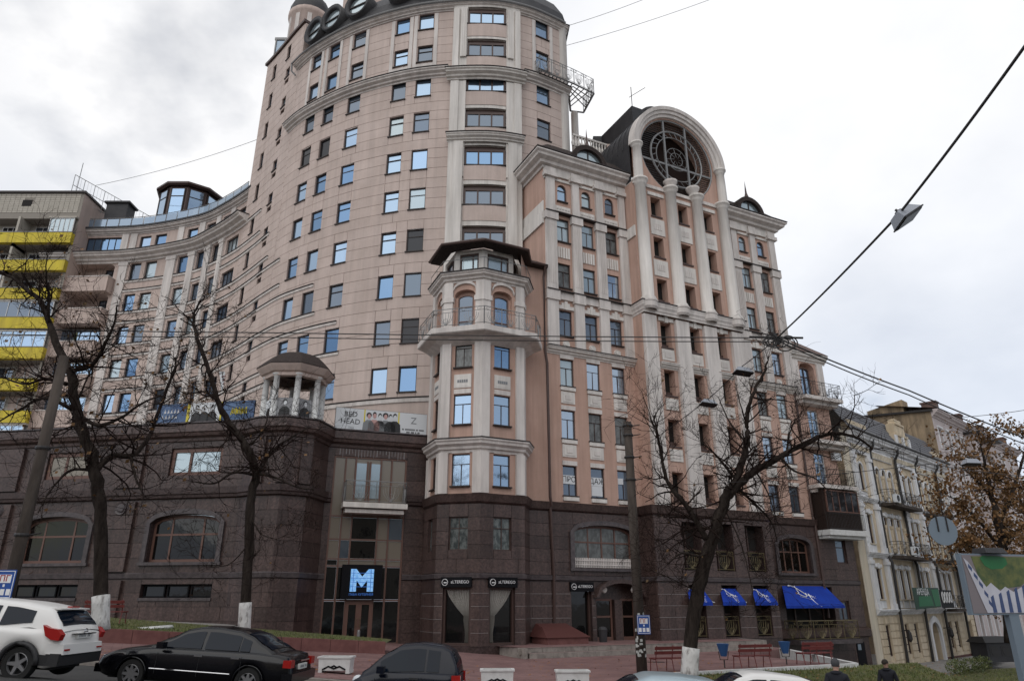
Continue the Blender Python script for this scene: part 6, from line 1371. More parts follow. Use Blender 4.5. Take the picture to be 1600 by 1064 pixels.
q = MB(); c = FS.P(12, 18.0, -.4); q.hexa([c, FS.P(15.5, 17.7, -.4), FS.P(15.5, 17.7, -2), FS.P(12, 18, -2)], [FS.P(12, 18.6, -.4), FS.P(15.5, 19.2, -.4), FS.P(15.5, 19.2, -2), FS.P(12, 18.6, -2)]); PP("roof_hut", q, "ochre")
q = MB(); q.hexa([FS.P(-2, 18.9, .3), FS.P(3.5, 18.6, .3), FS.P(3.5, 18.6, -3), FS.P(-2, 18.9, -3)], [FS.P(-2, 19.6, .3), FS.P(3.5, 19.9, .3), FS.P(3.5, 19.9, -3), FS.P(-2, 19.6, -3)]); PP("roof_hut", q, "iron")
flush_pool()
# paper letters behind the lowest windows of the right wing
for c, s_, w in ((1.42, "ПРО", .8), (3.33, "ДАЖ", .8)):
    t = thing("window_notice", "white paper letters ПРО in the lowest left window of the wing" if s_ == "ПРО" else "white paper letters ДАЖ in the lowest middle window of the wing", "notice", tuple(Wf.P(U(c), 6.4, -.105)), math.atan2(.446, .895), "paper sale letters in the windows")
    q = MB(); q.box(-.42, .38, -.012, 0, -.02, .48); 
    if s_ == "ДАЖ": q.box(-.4, .36, -.011, 0, -.6, -.03)
    part("paper_sheet", q, M["bannerw"], t); part("paper_letter", text_mb(s_, .44), M["ink"], t, mx=Matrix.Translation((-.02, -.016, .24)))
t = thing("window_notice", "small white paper in the lowest right window of the wing", "notice", tuple(Wf.P(U(5.23), 6.6, -.105)), math.atan2(.446, .895), "paper sale letters in the windows"); q = MB(); q.box(-.42, -.02, -.012, 0, 0, .36); part("paper_sheet", q, M["bannerw"], t)

# ------------------------------------------------------------------ trees
def tree(name, label, limbs, seed, twigs, group, wash=None, reach=1.6, leaves=0, barkm="bark", droop=.0, density=1.0, cat="tree", fat=.86):
    """limbs: list of (points, r0, r1); every limb ends in knobs from which fine twigs grow"""
    rr = random.Random(seed); b0 = Vector(limbs[0][0][0]); t = thing(name, label, cat, tuple(b0), group=group); inv = -b0
    tb = MB(); br = MB(); tw = MB(); tips = []
    for li, (pts, r0, r1) in enumerate(limbs):
        r0, r1 = r0*fat, r1*fat*.8
        P = [Vector(p) for p in cr([tuple(p) for p in pts], 5)]
        n = len(P); wob = r0*.22
        P = [p+Vector((rr.uniform(-wob, wob), rr.uniform(-wob, wob), 0)) if (n*.3 if li == 0 else 0) < i < n-1 else p for i, p in enumerate(P)]
        rs = [(r0+(r1-r0)*i/(n-1))*(rr.uniform(.92, 1.12) if li or i > n*.3 else rr.uniform(.96, 1.04)) for i in range(n)]
        (tb if li == 0 else br).tube([p+inv for p in P], rs, 9 if li == 0 else 7)
        for i in range(2 if li else int(n*.55), n):
            fr = i/(n-1)
            for _ in range(rr.choice((2, 2, 3)) if rs[i] < .2 and li and rr.random() < .62 else (1 if rr.random() < .6 else 0)): tips.append((P[i], (P[i]-P[i-1]).normalized(), rs[i], fr))
        if li: (br if li else tb).sphere(tuple(P[-1]+inv), rs[-1]*1.7, 7, 5)
        for _ in range(6): tips.append((P[-1], (P[-1]-P[-2]).normalized(), r1, 1))
    spots = []
    def grow(p, d, L, r, lev):
        pts = [p]; n = 4; q = p
        for i in range(n):
            d = (d+Vector((rr.uniform(-.32, .32), rr.uniform(-.32, .32), rr.uniform(-.25, .3)-droop))).normalized(); q = q+d*(L/n); pts.append(q)
        r = max(r, .0062)
        tw.tube([x+inv for x in pts], [r*(1-.6*i/n) for i in range(n+1)], 4 if r > .02 else 3, cap=False)
        spots.append(pts[-1]); spots.append(pts[2])
        if lev > 0:
            for _ in range(rr.choice((2, 3, 3)) if density >= 1 else 2):
                k = rr.choice((1, 2, 3, 4)); dd = (d+Vector((rr.gauss(0, .75), rr.gauss(0, .75), rr.gauss(.1, .6)))).normalized()
                grow(pts[k], dd, L*rr.uniform(.5, .8), r*.5, lev-1)
    for p, d, r, fr in tips:
        if rr.random() > twigs: continue
        side = Vector((rr.gauss(0, 1), rr.gauss(0, 1), rr.gauss(.15, .8))).normalized(); dd = (d*.35+side).normalized()
        L = reach*rr.uniform(.45, 1.1); grow(p, dd, L, min(.036, r*.5), 3 if leaves < 2500 else 2)
    part("trunk", tb, M[barkm], t, smooth=True); part("limbs", br, M[barkm], t, smooth=True); part("twigs", tw, M["twig"], t, stuff=True)
    if wash:
        q = MB(); P = limbs[0][0]; a, b = Vector(P[0]), Vector(P[1]); k = max(2, int(wash/.2)); f = wash/(b-a).length
        q.tube([a+(b-a)*(f*i/k)+inv for i in range(k+1)], [limbs[0][1]*fat*(1.26 if i == 0 else 1.17) for i in range(k+1)], 12); part("limewash_band", q, M["limewash"], t, smooth=True)
    if leaves:
        lm = MB()
        for _ in range(leaves):
            p = rr.choice(spots)+Vector((rr.gauss(0, .14), rr.gauss(0, .14), rr.gauss(-.05, .12)))+inv; s = rr.uniform(.04, .09)*(1.6 if leaves > 2500 else 1); a = Vector((rr.gauss(0, 1), rr.gauss(0, 1), rr.gauss(0, 1))).normalized(); c = a.orthogonal().normalized(); e = a.cross(c)
            lm.poly([p+c*s, p+e*s*.7, p-c*s, p-e*s*.7])
        part("leaves", lm, M["autumn"], t, stuff=True)
    return t
def L_(Y, *xy): return [pt(x, y, Y+(dy or 0)) for x, y, dy in [(q+(0,))[:3] for q in xy]]
YL = 21.5
gl_ = base(-13)
tree("lime_tree", "large bare pollarded tree with whitewashed foot behind the white car", [
 (L_(YL, (157, 985), (158, 900), (157, 810), (150, 740), (136, 690), (120, 640), (108, 575)), .235, .20),
 (L_(YL, (108, 580), (92, 545, .3), (74, 498, .6), (62, 470, .8), (37, 449, 1), (18, 433, 1.2), (-14, 424, 1.5)), .15, .05),
 (L_(YL, (76, 505, .5), (76, 460, 0), (72, 430, -.4), (74, 400, -.8)), .06, .02),
 (L_(YL, (110, 580), (146, 569, -.4), (165, 535, -.8), (178, 505, -1), (183, 478, -1.2)), .09, .03),
 (L_(YL, (104, 600), (70, 592, .5), (40, 600, .9), (5, 590, 1.2)), .08, .03),
 (L_(YL, (114, 640), (70, 622, -.5), (30, 640, -.8), (-5, 660, -1)), .08, .025),
 (L_(YL, (118, 645), (152, 664, -.5), (190, 652, -1), (222, 630, -1.4), (250, 618, -1.8)), .08, .03),
 (L_(YL, (150, 735), (175, 712, .2), (206, 711, .4), (232, 684, .7), (252, 632, 1), (272, 577, 1.3), (274, 560, 1.4)), .12, .04),
 (L_(YL, (204, 712, .4), (212, 745, 0), (225, 775, -.4)), .06, .03),
 (L_(YL, (148, 735), (110, 735, -.5), (80, 765, -.9), (60, 800, -1.2)), .06, .02),
 (L_(YL, (136, 690), (115, 655, .6), (128, 610, 1), (150, 560, 1.3)), .08, .02)], 11, .54, "street trees", wash=.95, reach=1.35, leaves=260)
YS = 24.5
tree("lime_tree", "slender bare tree with one curving upright limb left of the entrance", [
 (L_(YS, (381, 990), (386, 900), (391, 800), (400, 745), (404, 732)), .2, .19),
 (L_(YS, (402, 742), (388, 705), (372, 680), (352, 650), (338, 620), (327, 580), (314, 545), (304, 510), (303, 492), (312, 472)), .17, .05),
 (L_(YS, (404, 735), (425, 705, .3), (452, 685, .6), (482, 668, .8)), .08, .025),
 (L_(YS, (402, 740), (428, 745, -.5), (462, 760, -.8), (490, 765, -1)), .06, .02),
 (L_(YS, (400, 742), (365, 738, -.4), (335, 755, -.8), (300, 752, -1)), .07, .02),
 (L_(YS, (385, 700), (412, 672, .4), (420, 640, .8)), .05, .02),
 (L_(YS, (340, 625), (318, 612, .3), (290, 615, .6), (268, 600, .8)), .06, .02),
 (L_(YS, (328, 585), (345, 560, .3), (356, 530, .5)), .03, .015),
 (L_(YS, (392, 810), (410, 835, -.4), (432, 842, -.7)), .03, .015),
 (L_(YS, (388, 850), (360, 880, -.4), (330, 886, -.7)), .03, .012)], 23, .5, "street trees", wash=.95, reach=1.35, leaves=60)
YR = 26.5
tree("lime_tree", "leaning dark forked tree with whitewashed foot before the blue awnings", [
 (L_(YR, (1077, 1058), (1081, 985), (1094, 905), (1112, 845), (1128, 795), (1142, 765)), .30, .27),
 (L_(YR, (1140, 772), (1160, 752), (1180, 735), (1216, 716), (1254, 694), (1300, 677), (1340, 684), (1362, 700)), .19, .05),
 (L_(YR, (1138, 775), (1152, 745), (1164, 705), (1168, 683), (1166, 655), (1178, 612), (1194, 582), (1200, 560)), .19, .035),
 (L_(YR, (1104, 842), (1085, 808), (1062, 778), (1043, 752), (1034, 715), (1026, 672), (1022, 650)), .14, .035),
 (L_(YR, (1118, 850), (1095, 868, -.4), (1065, 864, -.8), (1045, 880, -1)), .07, .03),
 (L_(YR, (1150, 760), (1180, 788, .3), (1205, 815, .6), (1214, 845, .8)), .07, .025),
 (L_(YR, (1165, 690), (1140, 660, .4), (1122, 620, .8)), .06, .02),
 (L_(YR, (1180, 735), (1200, 770, -.4), (1214, 815, -.7)), .04, .02),
 (L_(YR, (1220, 714), (1240, 735, -.5), (1275, 748, -.9), (1300, 775, -1.2)), .06, .02),
 (L_(YR, (1230, 705), (1236, 670, .5), (1255, 640, .9)), .05, .02),
 (L_(YR, (1130, 790), (1158, 850, -.4), (1172, 905, -.7), (1180, 950, -.8)), .035, .015),
 (L_(YR, (1090, 925), (1052, 905, -.4), (1020, 892, -.8)), .03, .015),
 (L_(YR, (1150, 750), (1120, 712, -.5), (1095, 690, -.9)), .07, .02)], 37, .54, "street trees", wash=.95, reach=1.5, leaves=50)
YA = 46
tree("autumn_tree", "tree with thin rust coloured autumn leaves beside the pink house", [
 (L_(YA, (1580, 1005), (1574, 930), (1568, 870), (1556, 800)), .42, .3),
 (L_(YA, (1557, 805), (1548, 770), (1540, 730), (1532, 690)), .22, .05),
 (L_(YA, (1560, 820), (1585, 760, 1), (1598, 715, 1.5), (1612, 680, 2)), .18, .05),
 (L_(YA, (1566, 860), (1530, 815, -1), (1505, 790, -1.6), (1485, 775, -2)), .14, .03),
 (L_(YA, (1570, 880), (1530, 860, -1), (1500, 845, -2)), .1, .03),
 (L_(YA, (1565, 850), (1600, 820, 1), (1640, 790, 2)), .16, .04),
 (L_(YA, (1552, 780), (1520, 745, .6), (1500, 725, 1)), .1, .03),
 (L_(YA, (1570, 870), (1610, 870, -1), (1650, 860, -2)), .14, .04)], 51, .75, "autumn trees down the street", reach=1.8, leaves=8500, fat=.9)
tree("autumn_tree", "darker autumn tree behind the advertising panel at the right edge", [
 (L_(56, (1640, 1010), (1632, 920), (1622, 850)), .4, .3), (L_(56, (1624, 860), (1600, 800), (1590, 760)), .2, .05), (L_(56, (1626, 870), (1650, 790), (1660, 730)), .2, .05), (L_(56, (1630, 900), (1590, 890), (1560, 880)), .14, .04), (L_(56, (1632, 940), (1600, 935), (1575, 940)), .12, .04)], 52, .75, "autumn trees down the street", reach=2.2, leaves=7000, fat=.9)

# bunch of dry leaves caught in the second tree
q = MB(); c = pt(307, 622, 25)
for _ in range(700):
    a = rnd.uniform(0, 6.28); r_ = .62*math.sqrt(rnd.random()); ex = .45 if rnd.random() < .65 else 1.0
    p = Vector((c.x+r_*math.cos(a)*.55-(.25 if ex < .5 else -.35), c.y+rnd.uniform(-.25, .25), c.z+r_*math.sin(a)*1.15)); s = rnd.uniform(.03, .07); q.poly([p+Vector((rnd.uniform(-s, s), rnd.uniform(-s, s), rnd.uniform(-s, s))) for _ in range(3)])
o = link("leaf_bunch", q.mesh("leaf_bunch", M["autumn"])); tag(o, "hanging bunch of dry rust leaves caught among bare twigs of the slender tree", "leaves")

# ------------------------------------------------------------------ poles, wires and hanging lamps
def pole(label, foot, top, r0, r1, bandz=()):
    f, t_ = Vector(foot), Vector(top); h = t_.z-f.z; t = thing("utility_pole", label, "pole", foot, group="concrete utility poles"); q = MB(); q.tube([(0, 0, -.3), (0, 0, h*.5), (0, 0, h)], [r0, (r0+r1)/2, r1], 10); part("pole_shaft", q, M["concrete"], t, smooth=True)
    for z in bandz: q = MB(); q.lathe([(r0*1.04, z-.04), (r0*1.1, z), (r0*1.04, z+.04)], 10); q.tube([(r0, 0, z), (r0+.3, 0, z+.05)], .02, 4); part("clamp_band", q, M["iron"], t)
    return t
pr_ = pole("weathered concrete pole with blue sign and torn papers before the entrance porch", (4.75, 28.2, -2.45), (4.75, 28.2, 6.9), .2, .16, (7.0, 7.9, 8.8, 9.2))
q = MB(); rr_ = random.Random(4)
for _ in range(26):
    a = rr_.uniform(-2.6, -.5); z = rr_.uniform(.4, 2.0); w, h = rr_.uniform(.05, .1), rr_.uniform(.06, .16); R1 = .205
    q.poly([(R1*math.cos(a+x), R1*math.sin(a+x), z+y) for x, y in ((-w*3, 0), (w*3, 0.01), (w*2.5, h), (-w*2.8, h*.9))])
part("torn_poster", q, M["paper"], pr_, stuff=True)
pl_ = pole("leaning grey concrete pole at the left edge behind the white car", (-12.3, 18.2, base(-12.3)), (-12.3, 18.2, 6.3), .165, .125, (3.2, 5.4))
q = MB()
for _ in range(30):
    a = rr_.uniform(-2.4, -.3); z = rr_.uniform(.5, 1.7); w, h = rr_.uniform(.05, .1), rr_.uniform(.06, .16); R1 = .171
    q.poly([(R1*math.cos(a+x), R1*math.sin(a+x), z+y) for x, y in ((-w*3, 0), (w*3, 0.01), (w*2.5, h), (-w*2.8, h*.9))])
part("torn_poster", q, M["paper"], pl_, stuff=True)
def bluesign(loc, label, txt, rz=0):
    t = thing("hydrant_sign", label, "sign", loc, rz, "blue signs on poles"); q = MB(); q.box(-.24, .24, -.02, 0, 0, .66); part("sign_plate", q, M["signblue"], t)
    q = MB()
    for x0, x1, z0, z1 in ((-.22, .22, .62, .635), (-.22, .22, .025, .04), (-.22, -.205, .04, .62), (.205, .22, .04, .62)): q.box(x0, x1, -.026, -.02, z0, z1)
    q.box(-.15, .15, -.026, -.02, .36, .55); q.box(-.02, .03, -.026, -.02, .27, .33)
    for x in (-.14, 0, .14): q.box(x-.05, x+.05, -.026, -.02, .08, .22)
    part("sign_print", q, M["textw"], t); part("sign_lettering", text_mb("ПГ", .2), M["tail"], t, mx=Matrix.Translation((0, -.03, .455)))
bluesign((4.87, 27.96, -1.13), "blue hydrant sign on the pole before the entrance porch", "")
bluesign((-12.25, 17.9, .06), "blue sign on the leaning pole at the left edge", "")
def wire(name, pts, r, sag, label, group=None, n=14):
    q = MB()
    for a, b in zip(pts, pts[1:]):
        a, b = Vector(a), Vector(b); P = [a+(b-a)*k/n-Vector((0, 0, sag*4*(k/n)*(1-k/n))) for k in range(n+1)]; q.tube(P, r, 5, cap=False)
    o = link(name, q.mesh(name, M["cable"])); return tag(o, label, "cable", group)
J = pt(1214, 528, 24)
wire("overhead_cable", [pt(-60, 512, 21.5), pt(420, 520, 24.5), J], .022, .03, "upper thick black cable crossing the street from left to the junction")
wire("overhead_cable", [pt(-60, 521, 22), pt(420, 527, 24.8), J+Vector((0, .2, -.08))], .02, .04, "lower thick black cable crossing the street from left to the junction")
wire("overhead_cable", [J, pt(1420, 610, 27), pt(1660, 707, 31)], .03, .05, "upper cable running from the junction down to the right")
wire("overhead_cable", [J+Vector((0, 0, -.1)), pt(1420, 617, 27), pt(1660, 716, 31)], .024, .08, "lower cable running from the junction down to the right")
wire("lamp_cable", [pt(1660, -10, 8), pt(1402, 338, 13), J], .028, .06, "thick twisted cable carrying the nearest street lamp")
wire("lamp_cable", [J, pt(1160, 572, 27), pt(1106, 624, 31), pt(1016, 690, 38)], .018, .03, "thin cable carrying two street lamps before the pavilion")
wire("thin_wire", [pt(150, 290, 60), pt(430, 208, 55)], .02, .5, "faint thin wire between left roof and tower")
wire("thin_wire", [pt(890, 40, 46), pt(1010, -2, 46)], .018, .1, "upper faint wire running off the tower top"); wire("thin_wire", [pt(884, 72, 46), pt(1120, -4, 46)], .018, .2, "lower faint wire running off the tower top")
wire("thin_wire", [pt(1390, 655, 70), pt(1660, 630, 70)], .03, .5, "faint far wire over the pink house")
q = MB(); rr_ = random.Random(9)
for k in range(7):
    rad = rr_.uniform(.18, .42); c = J+Vector((rr_.uniform(-.55, .5), rr_.uniform(-.2, .2), -rad*rr_.uniform(.3, 1))); tl = rr_.uniform(-.4, .4)
    q.tube([c+Vector((rad*math.cos(x), .1*math.sin(x+k), rad*math.sin(x)*(.8+.2*tl))) for x in [i*.42 for i in range(16)]], .024, 5)
q.tube([J+Vector((-1.0, 0, .04)), J+Vector((.95, 0, .0))], .04, 6); q.tube([J+Vector((-.1, 0, .15)), J+Vector((.05, 0, -.25))], .07, 6)
o = link("cable_coil", q.mesh("cable_coil", M["cable"])); tag(o, "tangled coils of black cable hanging at the wire junction", "cable")
def lamp(p, tilt, label, s=1.0, rz=0, glow=False):
    t = thing("street_lamp", label, "street lamp", tuple(p), group="street lamps hung on cables"); t.rotation_euler = (tilt[0], tilt[1], rz)
    q = MB(); a = [(-.36, -.2), (.36, -.2), (.36, .2), (-.36, .2)]; b = [(-.24, -.13), (.24, -.13), (.24, .13), (-.24, .13)]
    q.hexa([(x*s, y*s, -.26*s) for x, y in a], [(x*s, y*s, -.05*s) for x, y in b]); part("lamp_housing", q, M["lampgrey"], t)
    q = MB(); q.box(-.38*s, .38*s, -.22*s, .22*s, -.285*s, -.258*s); part("lamp_rim", q, M["iron"], t)
    q = MB(); q.hexa([(x*.9*s, y*.86*s, -.305*s) for x, y in a], [(x*.95*s, y*.92*s, -.286*s) for x, y in a]); part("lamp_glass", q, M["lampglass"], t)
    q = MB(); q.tube([(0, 0, -.06*s), (0, 0, .05)], .03*s, 6); q.box(-.08*s, .08*s, -.04*s, .04*s, -.05*s, .0); part("hanger", q, M["iron"], t)
lamp(pt(1402, 330, 13), (R(-24), R(-34), 0), "largest hanging street lamp against the sky at upper right", 1.0, R(22))
lamp(pt(1160, 574, 27), (R(-8), R(6), 0), "hanging street lamp below the cable junction", 1.0, R(10))
lamp(pt(1106, 624, 31), (R(-8), R(6), 0), "small hanging street lamp before the pavilion, lowest on its cable", 1.0, R(10))
lamp(pt(1515, 716, 35), (R(-5), 0, 0), "hanging street lamp in front of the pink house", 1.15, R(8))
wire("thin_wire", [pt(1470, 690, 34), pt(1515, 714, 35), pt(1600, 700, 36)], .012, .05, "thin wire carrying the street lamp before the pink house")
# round grey sign back on two brackets
p = pt(1473, 829, 19); t = thing("round_sign", "round grey back of a traffic sign hung in front of the yellow house", "sign", tuple(p)); q = MB(); q.prism([(.37*math.cos(k*math.pi/18), .37*math.sin(k*math.pi/18)) for k in range(36)], -.02, 0); part("sign_disc", q, M["greyblue"], t)
q = MB(); q.box(-.14, -.11, -.045, -.02, -.02, .36); q.box(.11, .14, -.045, -.02, -.02, .36); part("sign_bracket", q, M["iron"], t); q = MB(); q.tube([(-.125, -.03, .3), (-.125, -.03, 1.75)], .007, 4); q.tube([(.125, -.03, .3), (.125, -.03, 1.75)], .007, 4); part("hanger_wire", q, M["iron"], t)
wire("thin_wire", [p+Vector((-4.5, 9, 2.6)), p+Vector((0, -.03, 1.75)), p+Vector((7, 4, 2.0))], .01, .08, "thin wire carrying the round sign")
# advertising panel on its post
p = pt(1560, 960, 21); t = thing("advertising_panel", "advertising panel with an aerial photo of white buildings and green lawn at right edge", "billboard", (p.x+.25, p.y, p.z), R(14))
q = MB(); q.box(-1.25, 2.6, -.06, .1, 0, 1.62); part("panel_board", q, M["greyblue"], t)
q = MB(); q.box(-1.2, 2.55, -.075, -.061, .04, 1.58); part("panel_photo", q, M["bpath"], t)
def flat(name, pts, m, y): q = MB(); q.prism(pts, y, y+.004); part(name, q, M[m], t)
flat("photo_trees", [(-.75, .85), (-.45, .62), (.1, .7), (.6, .75), (1.7, 1.35), (1.0, 1.55), (-.9, 1.55)], "btree", -.08)
flat("photo_lawn", [(-.6+.0, 1.5), (-.5, 1.3), (-.3, 1.2), (.1, 1.22), (.32, 1.35), (.3, 1.5), (.1, 1.56), (-.5, 1.57)], "bgreen", -.085)
flat("photo_building", [(-1.18, 1.5), (-1.05, 1.4), (-.6, .72), (-.42, .84), (-.15, .62), (.05, .74), (.3, .6), (2.5, 1.5), (2.5, .05), (-.75, .05)], "bwhite", -.09)
for k in range(7): flat("photo_windows", [(-.55+k*.28, .06), (-.42+k*.28, .06), (-.43+k*.27+.02*k, .52+.07*k), (-.53+k*.27+.02*k, .46+.07*k)], "bblue", -.095)
for x, z in ((-1.08, 1.25), (-.95, 1.02), (-.83, .8), (-.72, .55), (-.64, .3)): flat("photo_windows", [(x, z), (x+.1, z-.12), (x+.12, z-.02), (x+.02, z+.1)], "bblue", -.095)
q = MB(); q.hexa([(-.55, -.3, 1.63), (.2, -.3, 1.63), (.2, .2, 1.63), (-.55, .2, 1.63)], [(-.5, -.2, 1.78), (.15, -.2, 1.78), (.15, .2, 1.78), (-.5, .2, 1.78)]); part("panel_lamp", q, M["slate"], t)
q = MB(); q.box(.0, .34, -.05, .12, -4.2, 0); part("panel_post", q, M["greyblue"], t)
# ------------------------------------------------------------------ plaza furniture
def bench(loc, rz, label):
    t = thing("park_bench", label, "bench", loc, rz, "red benches")
    q = None
    for y in (-.16, -.02, .12): q = MB(); q.box(-.78, .78, y-.06, y+.06, .43, .465); part("seat_slat", q, M["redwood"], t)
    for z in (.60, .76):
        q = MB(); m = Matrix.Translation((0, -.27-(z-.6)*.3, z)) @ Matrix.Rotation(R(12), 4, 'X'); q.box(-.78, .78, -.015, .015, 0, .11, m); part("back_slat", q, M["redwood"], t)
    for x in (-.7, 0, .7):
        q = MB(); q.tube([(x, .24, 0), (x, .18, .42), (x, -.2, .42), (x, -.33, .9)], .02, 5); q.tube([(x, -.2, .42), (x, -.3, 0)], .02, 5); part("leg", q, M["redwood"], t)
    return t
fr_ = math.atan2(.446, .895)
def zat(p): return (p[0], p[1], PZ+.004)
bench(zat((6.0, 29.3)), fr_+R(-7), "red bench nearest the concrete pole, left of the leaning tree")
bench(zat((7.9, 29.4)), fr_+R(-7), "red bench nearest the leaning tree, on its right") if 0 else None
bench(zat((9.55, 30.6)), fr_+R(-8), "red bench between the two blue litter bins")
bench(zat((12.7, 32.3)), fr_+R(-8), "red bench at the plaza corner behind the capped man")
bench((14.6, 36.6, -2.75), fr_, "red bench farthest back under the gilded railing"); bench((-16.5, 30.6, lawnz(-16.5)+.05), R(3), "red bench behind the whitewashed trunk at left")
def bin_(loc, label):
    t = thing("litter_bin", label, "bin", loc, 0, "blue litter bins"); q = MB(); q.lathe([(.12, .42), (.24, .86), (.25, .88), (.22, .86), (.11, .46), (.001, .45)], 12); part("bin_body", q, M["binblue"], t, smooth=False)
    q = MB(); q.tube([(0, 0, 0), (0, 0, .3)], .025, 6); q.tube([(-.2, 0, .6), (-.15, 0, .3), (.15, 0, .3), (.2, 0, .6)], .018, 5); part("bin_stand", q, M["iron"], t)
bin_(zat((8.45, 30.6)), "blue litter bin beside the leaning tree trunk"); bin_(zat((11.5, 32.2)), "blue litter bin between the two right benches")
t = thing("litter_bin", "small dark litter bin beside the porch door", "bin", tuple(Wf.P(U(2.65), -2.03, .9))); q = MB(); q.lathe([(.2, 0), (.24, .5), (.26, .62), (.16, .75), (.001, .78)], 12); part("bin_body", q, M["greyblue"] if 0 else M["slate"], t)
def planter(loc, rz, label):
    t = thing("planter_box", label, "planter", loc, rz, "white planter boxes"); t.scale = (.86, .86, .86); q = MB(); z = .5
    for x0, x1, y0, y1 in ((-.58, .58, -.3, -.24), (-.58, .58, .24, .3), (-.58, -.52, -.24, .24), (.52, .58, -.24, .24)): q.hexa([(x0*.96, y0, .1), (x1*.96, y0, .1), (x1*.96, y1, .1), (x0*.96, y1, .1)], [(x0, y0, z), (x1, y0, z), (x1, y1, z), (x0, y1, z)])
    for x0, x1, y0, y1 in ((-.62, .62, -.34, -.22), (-.62, .62, .22, .34), (-.62, -.5, -.22, .22), (.5, .62, -.22, .22)): q.box(x0, x1, y0, y1, z+.002, z+.06)
    for x in (-.5, .5): q.box(x-.07, x+.07, -.31, .31, 0, .1)
    part("planter_shell", q, M["white"], t)
    q = MB(); q.box(-.52, .52, -.24, .24, .3, .44); part("planter_soil", q, M["lawn"], t)
    q = MB(); q.tube([(-.42, -.31, .13), (-.2, -.31, .24), (0, -.31, .16), (.2, -.31, .24), (.42, -.31, .13)], .03, 5); q.tube([(-.12, -.31, .2), (0, -.31, .26), (.12, -.31, .2)], .03, 5); part("planter_scroll", q, M["black"], t)
planter((-5.5, 24.1, base(-5.5)+.03), R(-2), "leftmost white planter box, between the black saloon and the small car")
planter((-.46, 23.9, base(-.5)+.03), R(2), "white planter box right of the small dark car"); planter((1.86, 23.9, PZ+.004), R(2), "white planter box in front of the two bare steps, rightmost") 
q = MB(); q.box(5.9, 6.6, 33.2, 33.6, PZ+.004, PZ+.012) ; struct("manhole_cover", q, M["iron"])
t = thing("bollard", "short grey bollard before the glass entrance door", "bollard", (-7.6, 37.6, -1.98)); q = MB(); q.lathe([(.08, 0), (.08, .6), (.05, .66), (.001, .67)], 10); part("bollard_post", q, M["greyiron"], t)
# kiosk with fans, shrubs by the yellow house
kx = pt(1553, 1032, 58); t = thing("machine_kiosk", "low dark kiosk with two round fans beyond the yellow house", "kiosk", (kx.x, kx.y, base(25)), R(20)); t.scale = (.8, .8, .8); q = MB(); q.box(-1.6, 1.6, -.8, .8, 0, 1.7); part("kiosk_body", q, M["slate"], t); q = MB(); q.hexa([(-1.9, -1, 1.7), (1.9, -1, 1.7), (1.9, 1, 1.7), (-1.9, 1, 1.7)], [(-1.6, -.6, 2.2), (1.6, -.6, 2.2), (1.6, .6, 2.2), (-1.6, .6, 2.2)]); part("kiosk_roof", q, M["iron"], t)
for x in (-.75, .75): q = MB(); q.prism([(x+.4*math.cos(k*.4), .95+.4*math.sin(k*.4)) for k in range(16)], -.84, -.802); q.box(x-.55, x+.55, -.82, -.801, .5, 1.4); part("fan_grille", q, M["iron"], t)
for k, (x, y) in enumerate(((1490, 1040), (1500, 1042), (1515, 1042), (1530, 1044), (1538, 1040))):
    c = pt(x, y, 48+.6*k); q = MB()
    for _ in range(420):
        d = Vector((rnd.gauss(0, 1), rnd.gauss(0, 1), rnd.gauss(0, 1))).normalized()*rnd.uniform(.28, .5); p = Vector((c.x, c.y, base(25)+.45))+d; s = .07; q.poly([p+Vector((rnd.uniform(-s, s), rnd.uniform(-s, s), rnd.uniform(-s, s))) for _ in range(3)])
    o = link("round_shrub", q.mesh("round_shrub", M["btree"])); tag(o, ["round dark shrub nearest the house door, first in its row", "second round dark shrub from the house door", "middle round dark shrub of the row by the yellow house", "fourth round dark shrub, beside the kiosk", "last round dark shrub, farthest from the house door"][k], "shrub", "shrubs by the yellow house")
# flag on the tower's left flank
t = thing("hanging_cloth", "pale cloth with faded red marks hanging from the curved wall", "cloth", tuple(T.P(24.6, 17.4, .25))); q = MB(); P = [[(x*.22+.12*j, -.2+.06*math.sin(x+j), -j*.5) for x in range(5)] for j in range(5)]
for a, b in zip(P, P[1:]):
    for k in range(4): q.poly([a[k], a[k+1], b[k+1], b[k]])
part("cloth_sheet", q, M["bannerw"], t); q = MB()
for k in range(4): q.tube([(.3+.1*k, -.3, -.5-.3*k), (.7+.08*k, -.3, -.4-.25*k)], .05, 4)
part("cloth_print", q, M["redwood"], t)
